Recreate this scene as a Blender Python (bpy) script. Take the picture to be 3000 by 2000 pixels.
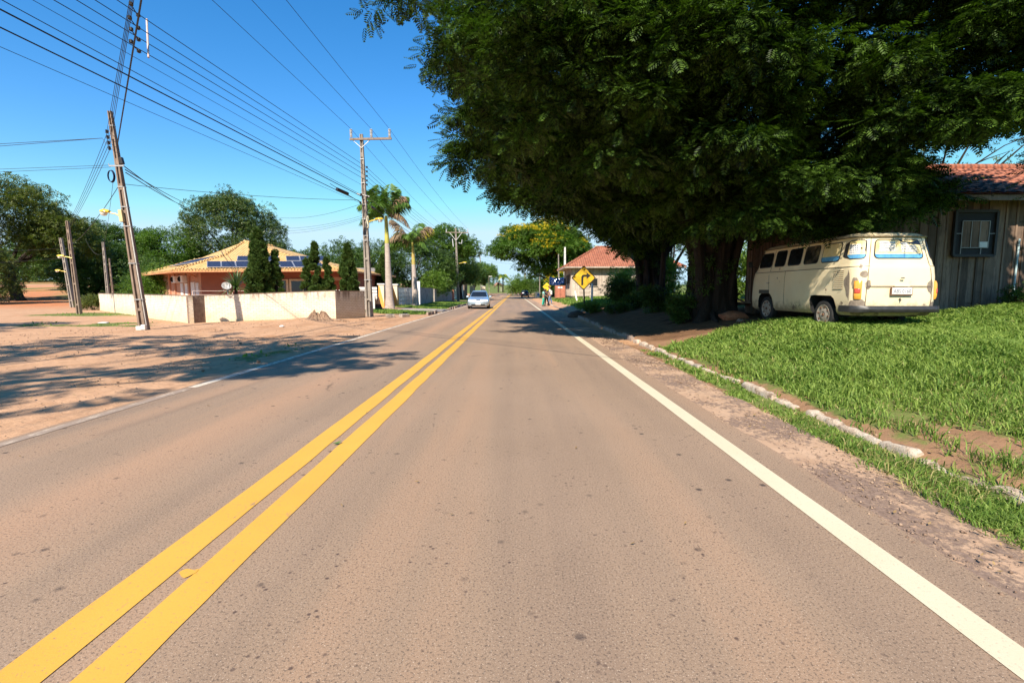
import bpy, bmesh, math, random
import numpy as np
from mathutils import Vector, Matrix
R = math.radians
for o in list(bpy.data.objects): bpy.data.objects.remove(o)
SC = bpy.context.scene
COL = SC.collection
rng = np.random.default_rng(7)
random.seed(7)

# ------------------------------------------------------------------ camera
EYE = 1.4; FPX = 1430.0
PITCH = math.atan(147 / FPX); YAW = 0.00492
cam_d = bpy.data.cameras.new('camera'); cam = bpy.data.objects.new('camera', cam_d); COL.objects.link(cam)
cam.location = (0, 0, EYE)
cam.rotation_euler = (math.pi / 2 - PITCH, 0, YAW)
cam_d.sensor_width = 36; cam_d.sensor_fit = 'HORIZONTAL'; cam_d.lens = 36 * FPX / 3000
cam_d.clip_end = 20000; cam_d.clip_start = 0.05
SC.camera = cam

# ------------------------------------------------------------------ sun and sky
SUN_EL = R(42); SUN_AZ = R(18)          # light travels towards +y, 18 degrees towards +x
KX = math.sin(SUN_AZ) / math.tan(SUN_EL); KY = math.cos(SUN_AZ) / math.tan(SUN_EL)   # ground shift of a shadow per metre of height
LD = Vector((math.sin(SUN_AZ) * math.cos(SUN_EL), math.cos(SUN_AZ) * math.cos(SUN_EL), -math.sin(SUN_EL)))
sd = bpy.data.lights.new('sun', 'SUN'); sun = bpy.data.objects.new('sun', sd); COL.objects.link(sun)
sd.energy = 4.9; sd.angle = R(0.5); sd.color = (1.0, 0.90, 0.76)
sun.rotation_euler = LD.to_track_quat('-Z', 'Y').to_euler()
sun.location = (-20, -30, 40)
w = bpy.data.worlds.new('World'); SC.world = w; w.use_nodes = True
wn = w.node_tree; wn.nodes.clear()
sky = wn.nodes.new('ShaderNodeTexSky'); sky.sky_type = 'NISHITA'; sky.sun_disc = False
sky.sun_elevation = SUN_EL; sky.sun_rotation = R(198); sky.altitude = 400; sky.air_density = 1.0
sky.dust_density = 0.0; sky.ozone_density = 2.5
hs = wn.nodes.new('ShaderNodeHueSaturation'); hs.inputs['Saturation'].default_value = 1.36
bg = wn.nodes.new('ShaderNodeBackground'); bg.inputs['Strength'].default_value = 0.128
wo = wn.nodes.new('ShaderNodeOutputWorld')
wn.links.new(sky.outputs[0], hs.inputs['Color']); cap = wn.nodes.new('ShaderNodeMix'); cap.data_type = 'RGBA'; cap.blend_type = 'DARKEN'; cap.inputs[0].default_value = 1.0; cap.inputs[7].default_value = (2.9, 4.1, 4.9, 1)
wn.links.new(hs.outputs[0], cap.inputs[6]); wn.links.new(cap.outputs[2], bg.inputs[0]); wn.links.new(bg.outputs[0], wo.inputs[0])
SC.view_settings.view_transform = 'Standard'; SC.view_settings.look = 'None'
SC.view_settings.exposure = 0.8; SC.view_settings.gamma = 1
SC.cycles.max_bounces = 6; SC.cycles.transparent_max_bounces = 8
SC.cycles.caustics_reflective = False; SC.cycles.caustics_refractive = False

# ------------------------------------------------------------------ helpers
def ray(u, v):
    a = (u - 1500) / FPX; b = (1000 - v) / FPX
    y = math.cos(PITCH) + b * math.sin(PITCH); z = b * math.cos(PITCH) - math.sin(PITCH)
    c, s = math.cos(YAW), math.sin(YAW)
    return (a * c - y * s, a * s + y * c, z)
def at(u, v, Y):
    r = ray(u, v); t = Y / r[1]
    return Vector((r[0] * t, Y, EYE + r[2] * t))
def proj(p):
    p = np.asarray(p, float).reshape(-1, 3)
    c, s = math.cos(YAW), math.sin(YAW)
    X = p[:, 0] * c + p[:, 1] * s; Y = -p[:, 0] * s + p[:, 1] * c; z = p[:, 2] - EYE
    d = Y * math.cos(PITCH) - z * math.sin(PITCH); up = Y * math.sin(PITCH) + z * math.cos(PITCH)
    dd = np.where(d > 0.05, d, 1e-3)
    return 1500 + FPX * X / dd, 1000 - FPX * up / dd, d

ORG = {}
def tag(o, label=None, cat=None, group=None, kind=None):
    if label: o['label'] = label
    if cat: o['category'] = cat
    if group: o['group'] = group
    if kind: o['kind'] = kind
    return o
def thing(name, label, cat, loc=(0, 0, 0), rz=0, group=None, world=True):
    o = bpy.data.objects.new(name, None); COL.objects.link(o)
    o.empty_display_size = 0.2
    o.location = loc; o.rotation_euler = (0, 0, rz)
    ORG[o.name] = Vector(loc) if world else Vector((0, 0, 0))
    return tag(o, label, cat, group)

def autouv(me):
    n = len(me.polygons)
    if n == 0: return
    uv = me.uv_layers.new(name='UVMap')
    co = np.zeros(len(me.vertices) * 3); me.vertices.foreach_get('co', co); co = co.reshape(-1, 3)
    li = np.zeros(len(me.loops), int); me.loops.foreach_get('vertex_index', li)
    nm = np.zeros(n * 3); me.polygons.foreach_get('normal', nm); nm = nm.reshape(-1, 3)
    lt = np.zeros(n, int); me.polygons.foreach_get('loop_total', lt)
    N = np.repeat(nm, lt, axis=0)
    up = np.array([[0, 0, 1.0]]) - N * N[:, 2:3]
    bad = np.linalg.norm(up, axis=1) < 0.05
    up[bad] = [0, 1, 0]
    up /= np.linalg.norm(up, axis=1)[:, None]
    ux = np.cross(up, N)
    P = co[li]
    out = np.stack([(P * ux).sum(1), (P * up).sum(1)], 1)
    uv.data.foreach_set('uv', out.ravel())

class MB:
    def __init__(s): s.v = []; s.f = []; s.mi = []; s.cur = 0
    def add(s, vs, fs):
        b = len(s.v); s.v += [tuple(p) for p in vs]
        for f in fs: s.f.append([b + i for i in f]); s.mi.append(s.cur)
        return s
    def box(s, c, d, rz=0, rot=None):
        x, y, z = d[0] / 2, d[1] / 2, d[2] / 2
        M = rot if rot is not None else Matrix.Rotation(rz, 3, 'Z')
        vs = [M @ Vector((i * x, j * y, k * z)) + Vector(c) for k in (-1, 1) for j in (-1, 1) for i in (-1, 1)]
        return s.add(vs, [(0, 2, 3, 1), (4, 5, 7, 6), (0, 1, 5, 4), (2, 6, 7, 3), (0, 4, 6, 2), (1, 3, 7, 5)])
    def beam(s, a, b, w, h=None, tw=None, th=None):
        """rectangular bar from a to b, tapering to tw x th"""
        a, b = Vector(a), Vector(b); h = h or w; tw = tw or w; th = th or h
        d = (b - a).normalized()
        up = Vector((0, 0, 1)) if abs(d.z) < 0.9 else Vector((0, 1, 0))
        x = d.cross(up).normalized(); y = x.cross(d).normalized()
        vs = []
        for p, ww, hh in ((a, w, h), (b, tw, th)):
            for i, j in ((-1, -1), (1, -1), (1, 1), (-1, 1)): vs.append(p + x * i * ww / 2 + y * j * hh / 2)
        return s.add(vs, [(0, 1, 2, 3)[::-1], (4, 5, 6, 7), (0, 1, 5, 4), (1, 2, 6, 5), (2, 3, 7, 6), (3, 0, 4, 7)])
    def tube(s, pts, r, n=8, cap=True):
        pts = [Vector(p) for p in pts]
        if not hasattr(r, '__len__'): r = [r] * len(pts)
        vs = []; fs = []; prev = None
        for i, p in enumerate(pts):
            d = (pts[min(i + 1, len(pts) - 1)] - pts[max(i - 1, 0)]).normalized()
            if prev is None:
                up = Vector((0, 0, 1)) if abs(d.z) < 0.9 else Vector((1, 0, 0))
                x = d.cross(up).normalized()
            else:
                x = (prev - d * prev.dot(d)).normalized()
            prev = x; y = d.cross(x)
            for k in range(n):
                a = 2 * math.pi * k / n
                vs.append(p + (x * math.cos(a) + y * math.sin(a)) * r[i])
        for i in range(len(pts) - 1):
            for k in range(n):
                k2 = (k + 1) % n
                fs.append((i * n + k, i * n + k2, (i + 1) * n + k2, (i + 1) * n + k))
        if cap: fs.append(tuple(range(n))[::-1]); fs.append(tuple(range((len(pts) - 1) * n, len(pts) * n)))
        return s.add(vs, fs)
    def disc(s, c, axis, r, t, n=20):
        c = Vector(c); a = Vector(axis).normalized()
        return s.tube([c - a * t / 2, c + a * t / 2], r, n)
    def lathe(s, prof, c=(0, 0, 0), axis='Z', n=20):
        vs = []; fs = []; m = len(prof)
        for k in range(n):
            a = 2 * math.pi * k / n
            for r, h in prof:
                q = (r * math.cos(a), r * math.sin(a), h)
                if axis == 'X': q = (q[2], q[0], q[1])
                if axis == 'Y': q = (q[0], q[2], q[1])
                vs.append(Vector(q) + Vector(c))
        for k in range(n):
            k2 = (k + 1) % n
            for i in range(m - 1): fs.append((k * m + i, k2 * m + i, k2 * m + i + 1, k * m + i + 1))
        return s.add(vs, fs)
    def prism(s, poly, fr, t):
        """poly: 2d pts; fr: (origin, ex, ey); extruded by t along ex x ey, both ways"""
        o, ex, ey = (Vector(q) for q in fr); n = ex.cross(ey).normalized()
        k = len(poly)
        vs = [o + ex * p[0] + ey * p[1] - n * t / 2 for p in poly] + [o + ex * p[0] + ey * p[1] + n * t / 2 for p in poly]
        fs = [tuple(range(k))[::-1], tuple(range(k, 2 * k))] + [(i, (i + 1) % k, k + (i + 1) % k, k + i) for i in range(k)]
        return s.add(vs, fs)
    def grid(s, fn, nu, nv, closed_u=False):
        vs = [fn(i / (nu if closed_u else nu - 1), j / (nv - 1)) for j in range(nv) for i in range(nu)]
        fs = []
        for j in range(nv - 1):
            for i in range(nu if closed_u else nu - 1):
                i2 = (i + 1) % nu
                fs.append((j * nu + i, j * nu + i2, (j + 1) * nu + i2, (j + 1) * nu + i))
        return s.add(vs, fs)
    def slab(s, pts, t):
        """polygon (3d, planar) thickened downward along its normal by t"""
        pts = [Vector(p) for p in pts]; n = (pts[1] - pts[0]).cross(pts[2] - pts[0]).normalized(); k = len(pts)
        lo = [p - n * t for p in pts]
        return s.add(pts + lo, [tuple(range(k)), tuple(range(k, 2 * k))[::-1]] + [((i + 1) % k, i, k + i, k + (i + 1) % k) for i in range(k)])
    def build(s, name, mat, parent=None, smooth=False, bevel=0, org=None):
        me = bpy.data.meshes.new(name)
        o = Vector((0, 0, 0))
        if parent is not None: o = ORG.get(parent.name, o)
        if org is not None: o = Vector(org)
        me.from_pydata([tuple(Vector(p) - o) for p in s.v], [], s.f)
        mats = mat if isinstance(mat, (list, tuple)) else [mat]
        for m in mats: me.materials.append(m)
        me.polygons.foreach_set('material_index', s.mi)
        bm = bmesh.new(); bm.from_mesh(me); bmesh.ops.recalc_face_normals(bm, faces=bm.faces); bm.to_mesh(me); bm.free()
        if smooth: me.polygons.foreach_set('use_smooth', [True] * len(me.polygons))
        autouv(me); me.update()
        ob = bpy.data.objects.new(name, me); COL.objects.link(ob)
        if parent is not None: ob.parent = parent; ORG[ob.name] = o
        elif org is not None: ob.location = org
        if bevel:
            b = ob.modifiers.new('b', 'BEVEL'); b.width = bevel; b.segments = 2; b.limit_method = 'ANGLE'
        if smooth:
            try: me.set_sharp_from_angle(angle=R(40))
            except Exception: pass
        return ob

def carve(ob, cutter, slot_mat=None):
    me = bpy.data.meshes.new('cut'); me.from_pydata([tuple(p) for p in cutter.v], [], cutter.f)
    bm = bmesh.new(); bm.from_mesh(me); bmesh.ops.recalc_face_normals(bm, faces=bm.faces); bm.to_mesh(me); bm.free()
    if slot_mat: me.materials.append(slot_mat)
    c = bpy.data.objects.new('cut', me); COL.objects.link(c)
    c.matrix_world = Matrix.Identity(4)
    keep = ob.parent; ob.parent = None
    m = ob.modifiers.new('bool', 'BOOLEAN'); m.operation = 'DIFFERENCE'; m.object = c; m.solver = 'EXACT'
    try: m.material_mode = 'TRANSFER'
    except Exception: pass
    bpy.context.view_layer.update()
    dg = bpy.context.evaluated_depsgraph_get()
    nm = bpy.data.meshes.new_from_object(ob.evaluated_get(dg))
    ob.modifiers.remove(m); ob.data = nm; ob.parent = keep
    bpy.data.objects.remove(c)
    try: nm.set_sharp_from_angle(angle=R(40))
    except Exception: pass

def copy_tree(o, parent=None):
    c = o.copy(); COL.objects.link(c)
    if parent is not None: c.parent = parent
    for ch in o.children: copy_tree(ch, c)
    return c

def text_mesh(s, name, mat, size, M, parent, ext=0.002, org=None):
    cu = bpy.data.curves.new(name, 'FONT'); cu.body = s; cu.size = size; cu.align_x = 'CENTER'; cu.align_y = 'CENTER'; cu.extrude = ext
    t = bpy.data.objects.new(name, cu); COL.objects.link(t)
    bpy.context.view_layer.update()
    me = bpy.data.meshes.new_from_object(t.evaluated_get(bpy.context.evaluated_depsgraph_get()))
    bpy.data.objects.remove(t); me.transform(M)
    me.materials.clear(); me.materials.append(mat)
    if org is not None: me.transform(Matrix.Translation(-Vector(org)))
    o = bpy.data.objects.new(name, me); COL.objects.link(o); o.parent = parent
    return o

def bulk(name, V, Fidx, k, mat, parent=None, attr=None, smooth=False):
    """V (n,3), Fidx (m,k) -> one mesh quickly"""
    me = bpy.data.meshes.new(name)
    V = np.asarray(V, np.float32)
    if parent is not None and parent.name in ORG:
        V = V - np.array(ORG[parent.name], np.float32)
    me.vertices.add(len(V)); me.vertices.foreach_set('co', V.ravel())
    m = len(Fidx); me.loops.add(m * k); me.loops.foreach_set('vertex_index', Fidx.astype(np.int32).ravel())
    me.polygons.add(m); me.polygons.foreach_set('loop_start', np.arange(0, m * k, k, dtype=np.int32))
    try: me.polygons.foreach_set('loop_total', np.full(m, k, np.int32))
    except Exception: pass
    if smooth: me.polygons.foreach_set('use_smooth', np.ones(m, bool))
    me.materials.append(mat); me.update(calc_edges=True)
    o = bpy.data.objects.new(name, me); COL.objects.link(o)
    if parent is not None: o.parent = parent
    return o

# ------------------------------------------------------------------ terrain shape
def interp(x, xs, ys): return np.interp(x, xs, ys)
def hz(x, y):
    x = np.asarray(x, float); y = np.asarray(y, float)
    far = interp(y, [0, 95, 110, 130, 150, 200, 300, 600, 1500, 4000, 9000], [0, 0, .15, .6, 1.0, 2.0, 4.2, 8, 18, 42, 60])
    rt = interp(x, [3.3, 3.5, 4.2, 5.4, 6.4, 8, 11, 13, 18, 60], [-.02, .1, .2, .45, .63, .66, .9, 1.08, 1.1, 1.1])
    rt = rt * interp(y, [-20, 60, 80, 110, 130], [1, 1, .6, .3, 0])
    k = np.clip((-x - 15) / 15, 0, 1) * np.clip((y - 30) / 20, 0, 1)
    lf = k * interp(y, [40, 60, 110, 200, 400], [0, .35, 2.3, 4, 3])
    lb = interp(-x, [4.7, 5.2, 8, 9.5, 14, 20, 40], [-.02, .01, .1, .2, .03, 0, 0]) * interp(y, [15, 22, 60, 110], [0, 1, 1, 0])
    h = far + rt + np.maximum(lf, 0) + np.where(x < -4.7, lb, 0)
    return h
def gz(x, y): return float(hz(x, y))

# value noise for numpy use
_tab = np.random.default_rng(3).random((64, 64))
def vnoise(x, y, s=1.0):
    x = np.asarray(x) * s; y = np.asarray(y) * s
    xi = np.floor(x).astype(int); yi = np.floor(y).astype(int); fx = x - xi; fy = y - yi
    fx = fx * fx * (3 - 2 * fx); fy = fy * fy * (3 - 2 * fy)
    a = _tab[xi % 64, yi % 64]; b = _tab[(xi + 1) % 64, yi % 64]; c = _tab[xi % 64, (yi + 1) % 64]; d = _tab[(xi + 1) % 64, (yi + 1) % 64]
    return (a * (1 - fx) + b * fx) * (1 - fy) + (c * (1 - fx) + d * fx) * fy
def fnoise(x, y, s=1.0): return (vnoise(x, y, s) + .5 * vnoise(x + 9.1, y + 3.7, 2.1 * s) + .25 * vnoise(x + 1.7, y + 8.3, 4.3 * s)) / 1.75

# ------------------------------------------------------------------ materials
class NT:
    def __init__(s, name):
        s.m = bpy.data.materials.new(name); s.m.use_nodes = True; s.t = s.m.node_tree
        s.b = s.t.nodes['Principled BSDF']; s.out = s.t.nodes['Material Output']
    def n(s, ty, **kw):
        nd = s.t.nodes.new('ShaderNode' + ty)
        for k, v in kw.items():
            if hasattr(nd, k) and not k[0].isupper(): setattr(nd, k, v)
            else: nd.inputs[k.replace('_', ' ')].default_value = v
        return nd
    def l(s, a, b): s.t.links.new(a, b); return b.node
    def noise(s, scale, detail=4, rough=.6, vec=None, dist=0):
        nd = s.n('TexNoise'); nd.inputs['Scale'].default_value = scale; nd.inputs['Detail'].default_value = detail
        nd.inputs['Roughness'].default_value = rough; nd.inputs['Distortion'].default_value = dist
        if vec is not None: s.l(vec, nd.inputs['Vector'])
        return nd.outputs['Fac']
    def ramp(s, fac, stops):
        nd = s.n('ValToRGB'); s.l(fac, nd.inputs[0]); e = nd.color_ramp.elements
        while len(e) > 1: e.remove(e[-1])
        e[0].position = stops[0][0]; e[0].color = (*stops[0][1], 1) if len(stops[0][1]) == 3 else stops[0][1]
        for p, c in stops[1:]:
            q = e.new(p); q.color = (*c, 1)
        return nd.outputs[0]
    def mix(s, fac, a, b, mode='MIX'):
        nd = s.n('Mix'); nd.data_type = 'RGBA'; nd.blend_type = mode
        for i, x in ((0, fac), (6, a), (7, b)):
            if isinstance(x, (int, float)): nd.inputs[i].default_value = x
            elif isinstance(x, (tuple, list)): nd.inputs[i].default_value = (*x[:3], 1)
            else: s.l(x, nd.inputs[i])
        return nd.outputs[2]
    def math(s, op, a, b=0.0, c=0.0, clamp=False):
        nd = s.n('Math'); nd.operation = op; nd.use_clamp = clamp
        for i, x in enumerate((a, b, c)):
            if isinstance(x, (int, float)): nd.inputs[i].default_value = x
            else: s.l(x, nd.inputs[i])
        return nd.outputs[0]
    def coord(s, which='Object', scale=None):
        if which == 'Position': o = s.n('NewGeometry').outputs['Position']
        else: o = s.n('TexCoord').outputs[which]
        if scale:
            mp = s.n('Mapping'); mp.inputs['Scale'].default_value = scale; s.l(o, mp.inputs[0]); o = mp.outputs[0]
        return o
    def sep(s, v):
        nd = s.n('SeparateXYZ'); s.l(v, nd.inputs[0]); return nd.outputs
    def base(s, c):
        if isinstance(c, (tuple, list)): s.b.inputs['Base Color'].default_value = (*c[:3], 1)
        else: s.l(c, s.b.inputs['Base Color'])
    def bump(s, h, strength=.3, dist=.02):
        nd = s.n('Bump'); nd.inputs['Strength'].default_value = strength; nd.inputs['Distance'].default_value = dist
        s.l(h, nd.inputs['Height']); s.l(nd.outputs[0], s.b.inputs['Normal'])
    def set(s, **kw):
        for k, v in kw.items():
            k = k.replace('_', ' ')
            s.b.inputs[k].default_value = v
        return s

_M = {}
def M(name, col, rough=.7, metal=0., var=.18, scale=6., bump=0., bscale=60., col2=None, coat=0., c2amt=.5):
    if name in _M: return _M[name]
    t = NT(name); v = t.coord('Object')
    f = t.noise(scale, 5, .6, v)
    c2 = col2 or tuple(x * (1 - var) for x in col); c1 = col if col2 else tuple(min(1, x * (1 + var * .6)) for x in col)
    lo = .5 - .5 * c2amt * .6
    t.base(t.ramp(f, [(max(0, lo - .08), c1), (min(1, lo + .28), c2)]) if col2 else t.ramp(f, [(.3, c1), (.7, c2)]))
    t.set(Roughness=rough, Metallic=metal)
    if coat: t.b.inputs['Coat Weight'].default_value = coat; t.b.inputs['Coat Roughness'].default_value = .08
    if bump: t.bump(t.noise(bscale, 3, .6, v), bump, .01)
    _M[name] = t.m; return t.m

def leafmat(name, c1, c2, trans=.35, rough=.5, nscale=.7, spec=.35, lo=.25, hi=.85):
    t = NT(name)
    g = t.n('NewGeometry'); rnd = g.outputs['Random Per Island']
    f = t.math('ADD', t.math('MULTIPLY', rnd, .55), t.math('MULTIPLY', t.noise(nscale, 2, .5, g.outputs['Position']), .6))
    col = t.ramp(f, [(lo, c1), (hi, c2)])
    t.base(col); t.set(Roughness=rough); t.b.inputs['Specular IOR Level'].default_value = spec
    tr = t.n('BsdfTranslucent'); bright = t.mix(1.0, col, (1.2, 1.5, .55), 'MULTIPLY'); t.l(bright, tr.inputs[0])
    mx = t.n('MixShader'); mx.inputs[0].default_value = trans
    t.l(t.b.outputs[0], mx.inputs[1]); t.l(tr.outputs[0], mx.inputs[2]); t.l(mx.outputs[0], t.out.inputs[0])
    return t.m
# ================================================================== SETTING
def ground_masks(x, y):
    x = np.asarray(x, float); y = np.asarray(y, float)
    n = fnoise(x, y, .9)
    n2 = fnoise(x + 31, y - 12, .25)
    g = np.zeros_like(x)
    def box(x0, x1, y0, y1, s=.6):
        return np.clip((x - x0) / s, 0, 1) * np.clip((x1 - x) / s, 0, 1) * np.clip((y - y0) / s, 0, 1) * np.clip((y1 - y) / s, 0, 1)
    lawn = np.clip((x - 3.38 - .25 * (n - .45)) / .22, 0, 1)
    edge = 13.2 - .32 * np.clip(x - 6.5, 0, 9) + .0 * x
    near = lawn * np.clip((np.where(x < 8.6, 12.9 - .38 * np.clip(6.0 - x, 0, 3) , 12.6) - y) / .8, 0, 1)
    # bare patches beside the kerb close to the camera
    bare = np.clip(1 - np.abs(x - 3.9) / .55, 0, 1) * np.clip((5.6 - y) / 1.5, 0, 1)
    near = near * (1 - .9 * bare * (n > .5)) * np.where(x < 4.3, .72 + .5 * n, 1)
    g = np.maximum(g, near)
    verge = np.clip((x - (2.60 + .045 * np.clip(y - 2, 0, 6) + .10 * (n - .5))) / .22, 0, 1) * np.clip((3.5 - x) / .2, 0, 1) * np.clip((12.0 - y) / 1.5, 0, 1)
    g = np.maximum(g, verge * (.30 + .8 * n))
    g = np.maximum(g, np.clip((x - 4.1) / .8, 0, 1) * np.clip((y - 28.5) / 2, 0, 1) * (.55 + .6 * n2) * (y < 140))
    g = np.maximum(g, box(8.5, 200, 13.5, 60) * .55)
    # left: verge by the palms, grass at the wall foot
    g = np.maximum(g, box(-9.6, -5.2, 29.3, 33.6, .5) * .95); g = np.maximum(g, box(-9.8, -5.2, 38.2, 66, .7) * .95)
    g = np.maximum(g, box(-22, -14.6, 19.2, 22.8, .9) * (n > .5) * .9)
    g = np.maximum(g, box(-30, -18, 27.5, 33.5, 1.2) * (.2 + .9 * n2))
    g = np.maximum(g, box(-6.6, -4.8, 9.5, 13.5, .6) * .55 * (n > .45))
    # behind the walls and far land
    g = np.maximum(g, np.clip((y - 42) / 4, 0, 1) * np.clip((-x - 10) / 2, 0, 1) * .9)
    g = np.maximum(g, np.clip((y - 118) / 15, 0, 1))
    # dirt street going away to the left
    cx = np.interp(y, [10, 30, 45, 60, 80, 110, 150, 190], [-33, -38, -45, -59, -78, -108, -146, -186])
    wd = np.interp(y, [10, 30, 50, 90, 150], [12, 9, 5.5, 5, 5])
    st = np.clip((wd - np.abs(x - cx)) / 1.2, 0, 1) * (y < 190)
    g = g * (1 - st)
    g = np.maximum(g, np.clip((cx - wd - x) / 2, 0, 1) * np.clip((y - 36) / 5, 0, 1))
    # dirt junction beyond the cars
    j = np.clip(1 - np.abs(y - 131 - .12 * (x + 5)) / 13, 0, 1) * np.clip((8 - x) / 5, 0, 1)
    g = g * (1 - np.clip(j * 2.5, 0, 1))
    g = np.maximum(g, box(-12, -5, 70, 112, 1) * .7)
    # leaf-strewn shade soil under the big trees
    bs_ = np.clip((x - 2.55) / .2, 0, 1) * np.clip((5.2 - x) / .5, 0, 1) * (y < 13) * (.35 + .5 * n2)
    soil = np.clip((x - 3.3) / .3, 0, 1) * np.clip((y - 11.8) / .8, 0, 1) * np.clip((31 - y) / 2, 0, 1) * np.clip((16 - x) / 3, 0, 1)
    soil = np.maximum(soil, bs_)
    red = st * np.clip((y - 38) / 10, 0, 1)
    return np.clip(g, 0, 1), soil, red

def axis(fine0, fine1, step, lim, grow=1.12):
    a = list(np.arange(fine0, fine1, step)); d = step; hi = [fine1]
    while hi[-1] < lim: d *= grow; hi.append(hi[-1] + d)
    d = step; lo = [fine0]
    while lo[-1] > -lim: d *= grow; lo.append(lo[-1] - d)
    return np.array(lo[::-1] + a[1:] + hi)
xs = axis(-18, 20, .22, 9000); ys = axis(-2, 46, .25, 9000)
xs = np.unique(np.round(np.concatenate([xs, [-4.86, -4.8, 2.2, 3.32, 3.42]]), 4))
GX, GY = np.meshgrid(xs, ys)
GZ = hz(GX, GY)
rx = (np.where((GY > 90), np.where(GY < 130, .0005 * (GY - 90) ** 2, .8 + .02 * (GY - 130) ** 2 + .04 * (GY - 130)), 0))
on_road = (GX - rx > -4.82) & (GX - rx < 2.2) & (GY < 185)
GZ = np.where(on_road, GZ - .05, GZ)
near_d = (~on_road) & (np.abs(GY) < 60)
bump = (fnoise(GX, GY, 1.3) - .5) * .05 * near_d
bump = np.where((GX > 2.2) & (GX < 3.4), bump * .35, bump)
bump = np.where((GX < -4.8), bump * .9 - .02 + .012 * np.sin(GX * 1.1 + GY * .45 + 2 * fnoise(GX, GY, .3)), bump)
GZ = GZ + bump
m1, m2, m3 = ground_masks(GX, GY)
GZ = GZ + (fnoise(GX, GY, .6) - .4) * .06 * (m1 > .5) * near_d
nx, ny = len(xs), len(ys)
idx = np.arange(nx * ny).reshape(ny, nx)
F = np.stack([idx[:-1, :-1], idx[:-1, 1:], idx[1:, 1:], idx[1:, :-1]], -1).reshape(-1, 4)
t = NT('earth')
pos = t.coord('Position')
att = t.n('Attribute'); att.attribute_name = 'gm'
r_, g_, b_ = t.sep(att.outputs['Color'])[:3]
sand = t.ramp(t.noise(.55, 6, .65, pos), [(.3, (.44, .25, .135)), (.5, (.54, .325, .195)), (.72, (.40, .21, .105))])
st = t.noise(5, 5, .7, pos)
sand = t.mix(t.math('MULTIPLY', t.ramp(st, [(.5, (0, 0, 0)), (.68, (1, 1, 1))]), .35), sand, (.30, .16, .09))
mpr = t.n('Mapping'); mpr.inputs['Scale'].default_value = (1.6, .22, 1); mpr.inputs['Rotation'].default_value = (0, 0, .55); t.l(pos, mpr.inputs[0])
rut = t.noise(1.1, 5, .65, mpr.outputs[0])
sand = t.mix(t.math('MULTIPLY', t.ramp(rut, [(.50, (0, 0, 0)), (.66, (1, 1, 1))]), .5), sand, (.36, .20, .115))
peb = t.n('TexVoronoi'); peb.inputs['Scale'].default_value = 17; t.l(pos, peb.inputs['Vector'])
sand = t.mix(t.math('MULTIPLY', t.ramp(peb.outputs['Distance'], [(.05, (1, 1, 1)), (.11, (0, 0, 0))]), t.ramp(t.noise(1.3, 3, .5, pos), [(.5, (0, 0, 0)), (.6, (.9, .9, .9))])), sand, (.12, .07, .05))
red = t.ramp(t.noise(.4, 5, .6, pos), [(.3, (.45, .15, .06)), (.7, (.56, .24, .11))])
c = t.mix(b_, sand, red)
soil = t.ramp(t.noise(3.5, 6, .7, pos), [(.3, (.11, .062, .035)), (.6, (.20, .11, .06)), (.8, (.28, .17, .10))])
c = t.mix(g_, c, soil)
grs = t.ramp(t.noise(1.2, 6, .7, pos), [(.3, (.09, .13, .03)), (.55, (.15, .18, .05)), (.8, (.24, .20, .09))])
gf = t.math('SMOOTHSTEP' if False else 'ADD', r_, t.math('MULTIPLY', t.math('SUBTRACT', t.noise(3.2, 5, .7, pos), .5), .9))
gf = t.ramp(gf, [(.42, (0, 0, 0)), (.58, (1, 1, 1))])
c = t.mix(gf, c, grs)
t.base(c); t.set(Roughness=.95); t.b.inputs['Specular IOR Level'].default_value = .1
t.bump(t.math('ADD', t.noise(9, 6, .7, pos), t.math('MULTIPLY', t.noise(1.6, 4, .6, pos), 2.0)), .55, .05)
EARTH = t.m
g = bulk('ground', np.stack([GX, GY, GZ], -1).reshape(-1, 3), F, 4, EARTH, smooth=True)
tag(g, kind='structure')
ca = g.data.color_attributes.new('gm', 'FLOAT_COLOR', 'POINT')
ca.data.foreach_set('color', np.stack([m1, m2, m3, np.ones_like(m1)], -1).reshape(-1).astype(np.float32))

# --- road sheet
def road_x(y): return 0. if y < 90 else (.0005 * (y - 90) ** 2 if y < 130 else .8 + .02 * (y - 130) ** 2 + .04 * (y - 130))
YS = list(np.arange(-12, 20, .5)) + list(np.arange(20, 90, 2)) + list(np.arange(90, 183, 3))
t = NT('asphalt'); pos = t.coord('Position'); sx, sy, sz = t.sep(pos)[:3]
# dusty red wheel tracks and lane centres, along the road
mp = t.n('Mapping'); mp.inputs['Scale'].default_value = (1.0, .045, 1); t.l(pos, mp.inputs[0])
trk = t.noise(1.5, 3, .55, mp.outputs[0])
c = t.ramp(trk, [(.30, (.240, .167, .117)), (.5, (.300, .206, .138)), (.70, (.375, .236, .148))])
big = t.noise(.25, 4, .6, pos)
c = t.mix(t.ramp(big, [(.45, (0, 0, 0)), (.75, (.55, .55, .55))]), c, (.38, .265, .185))
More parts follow.
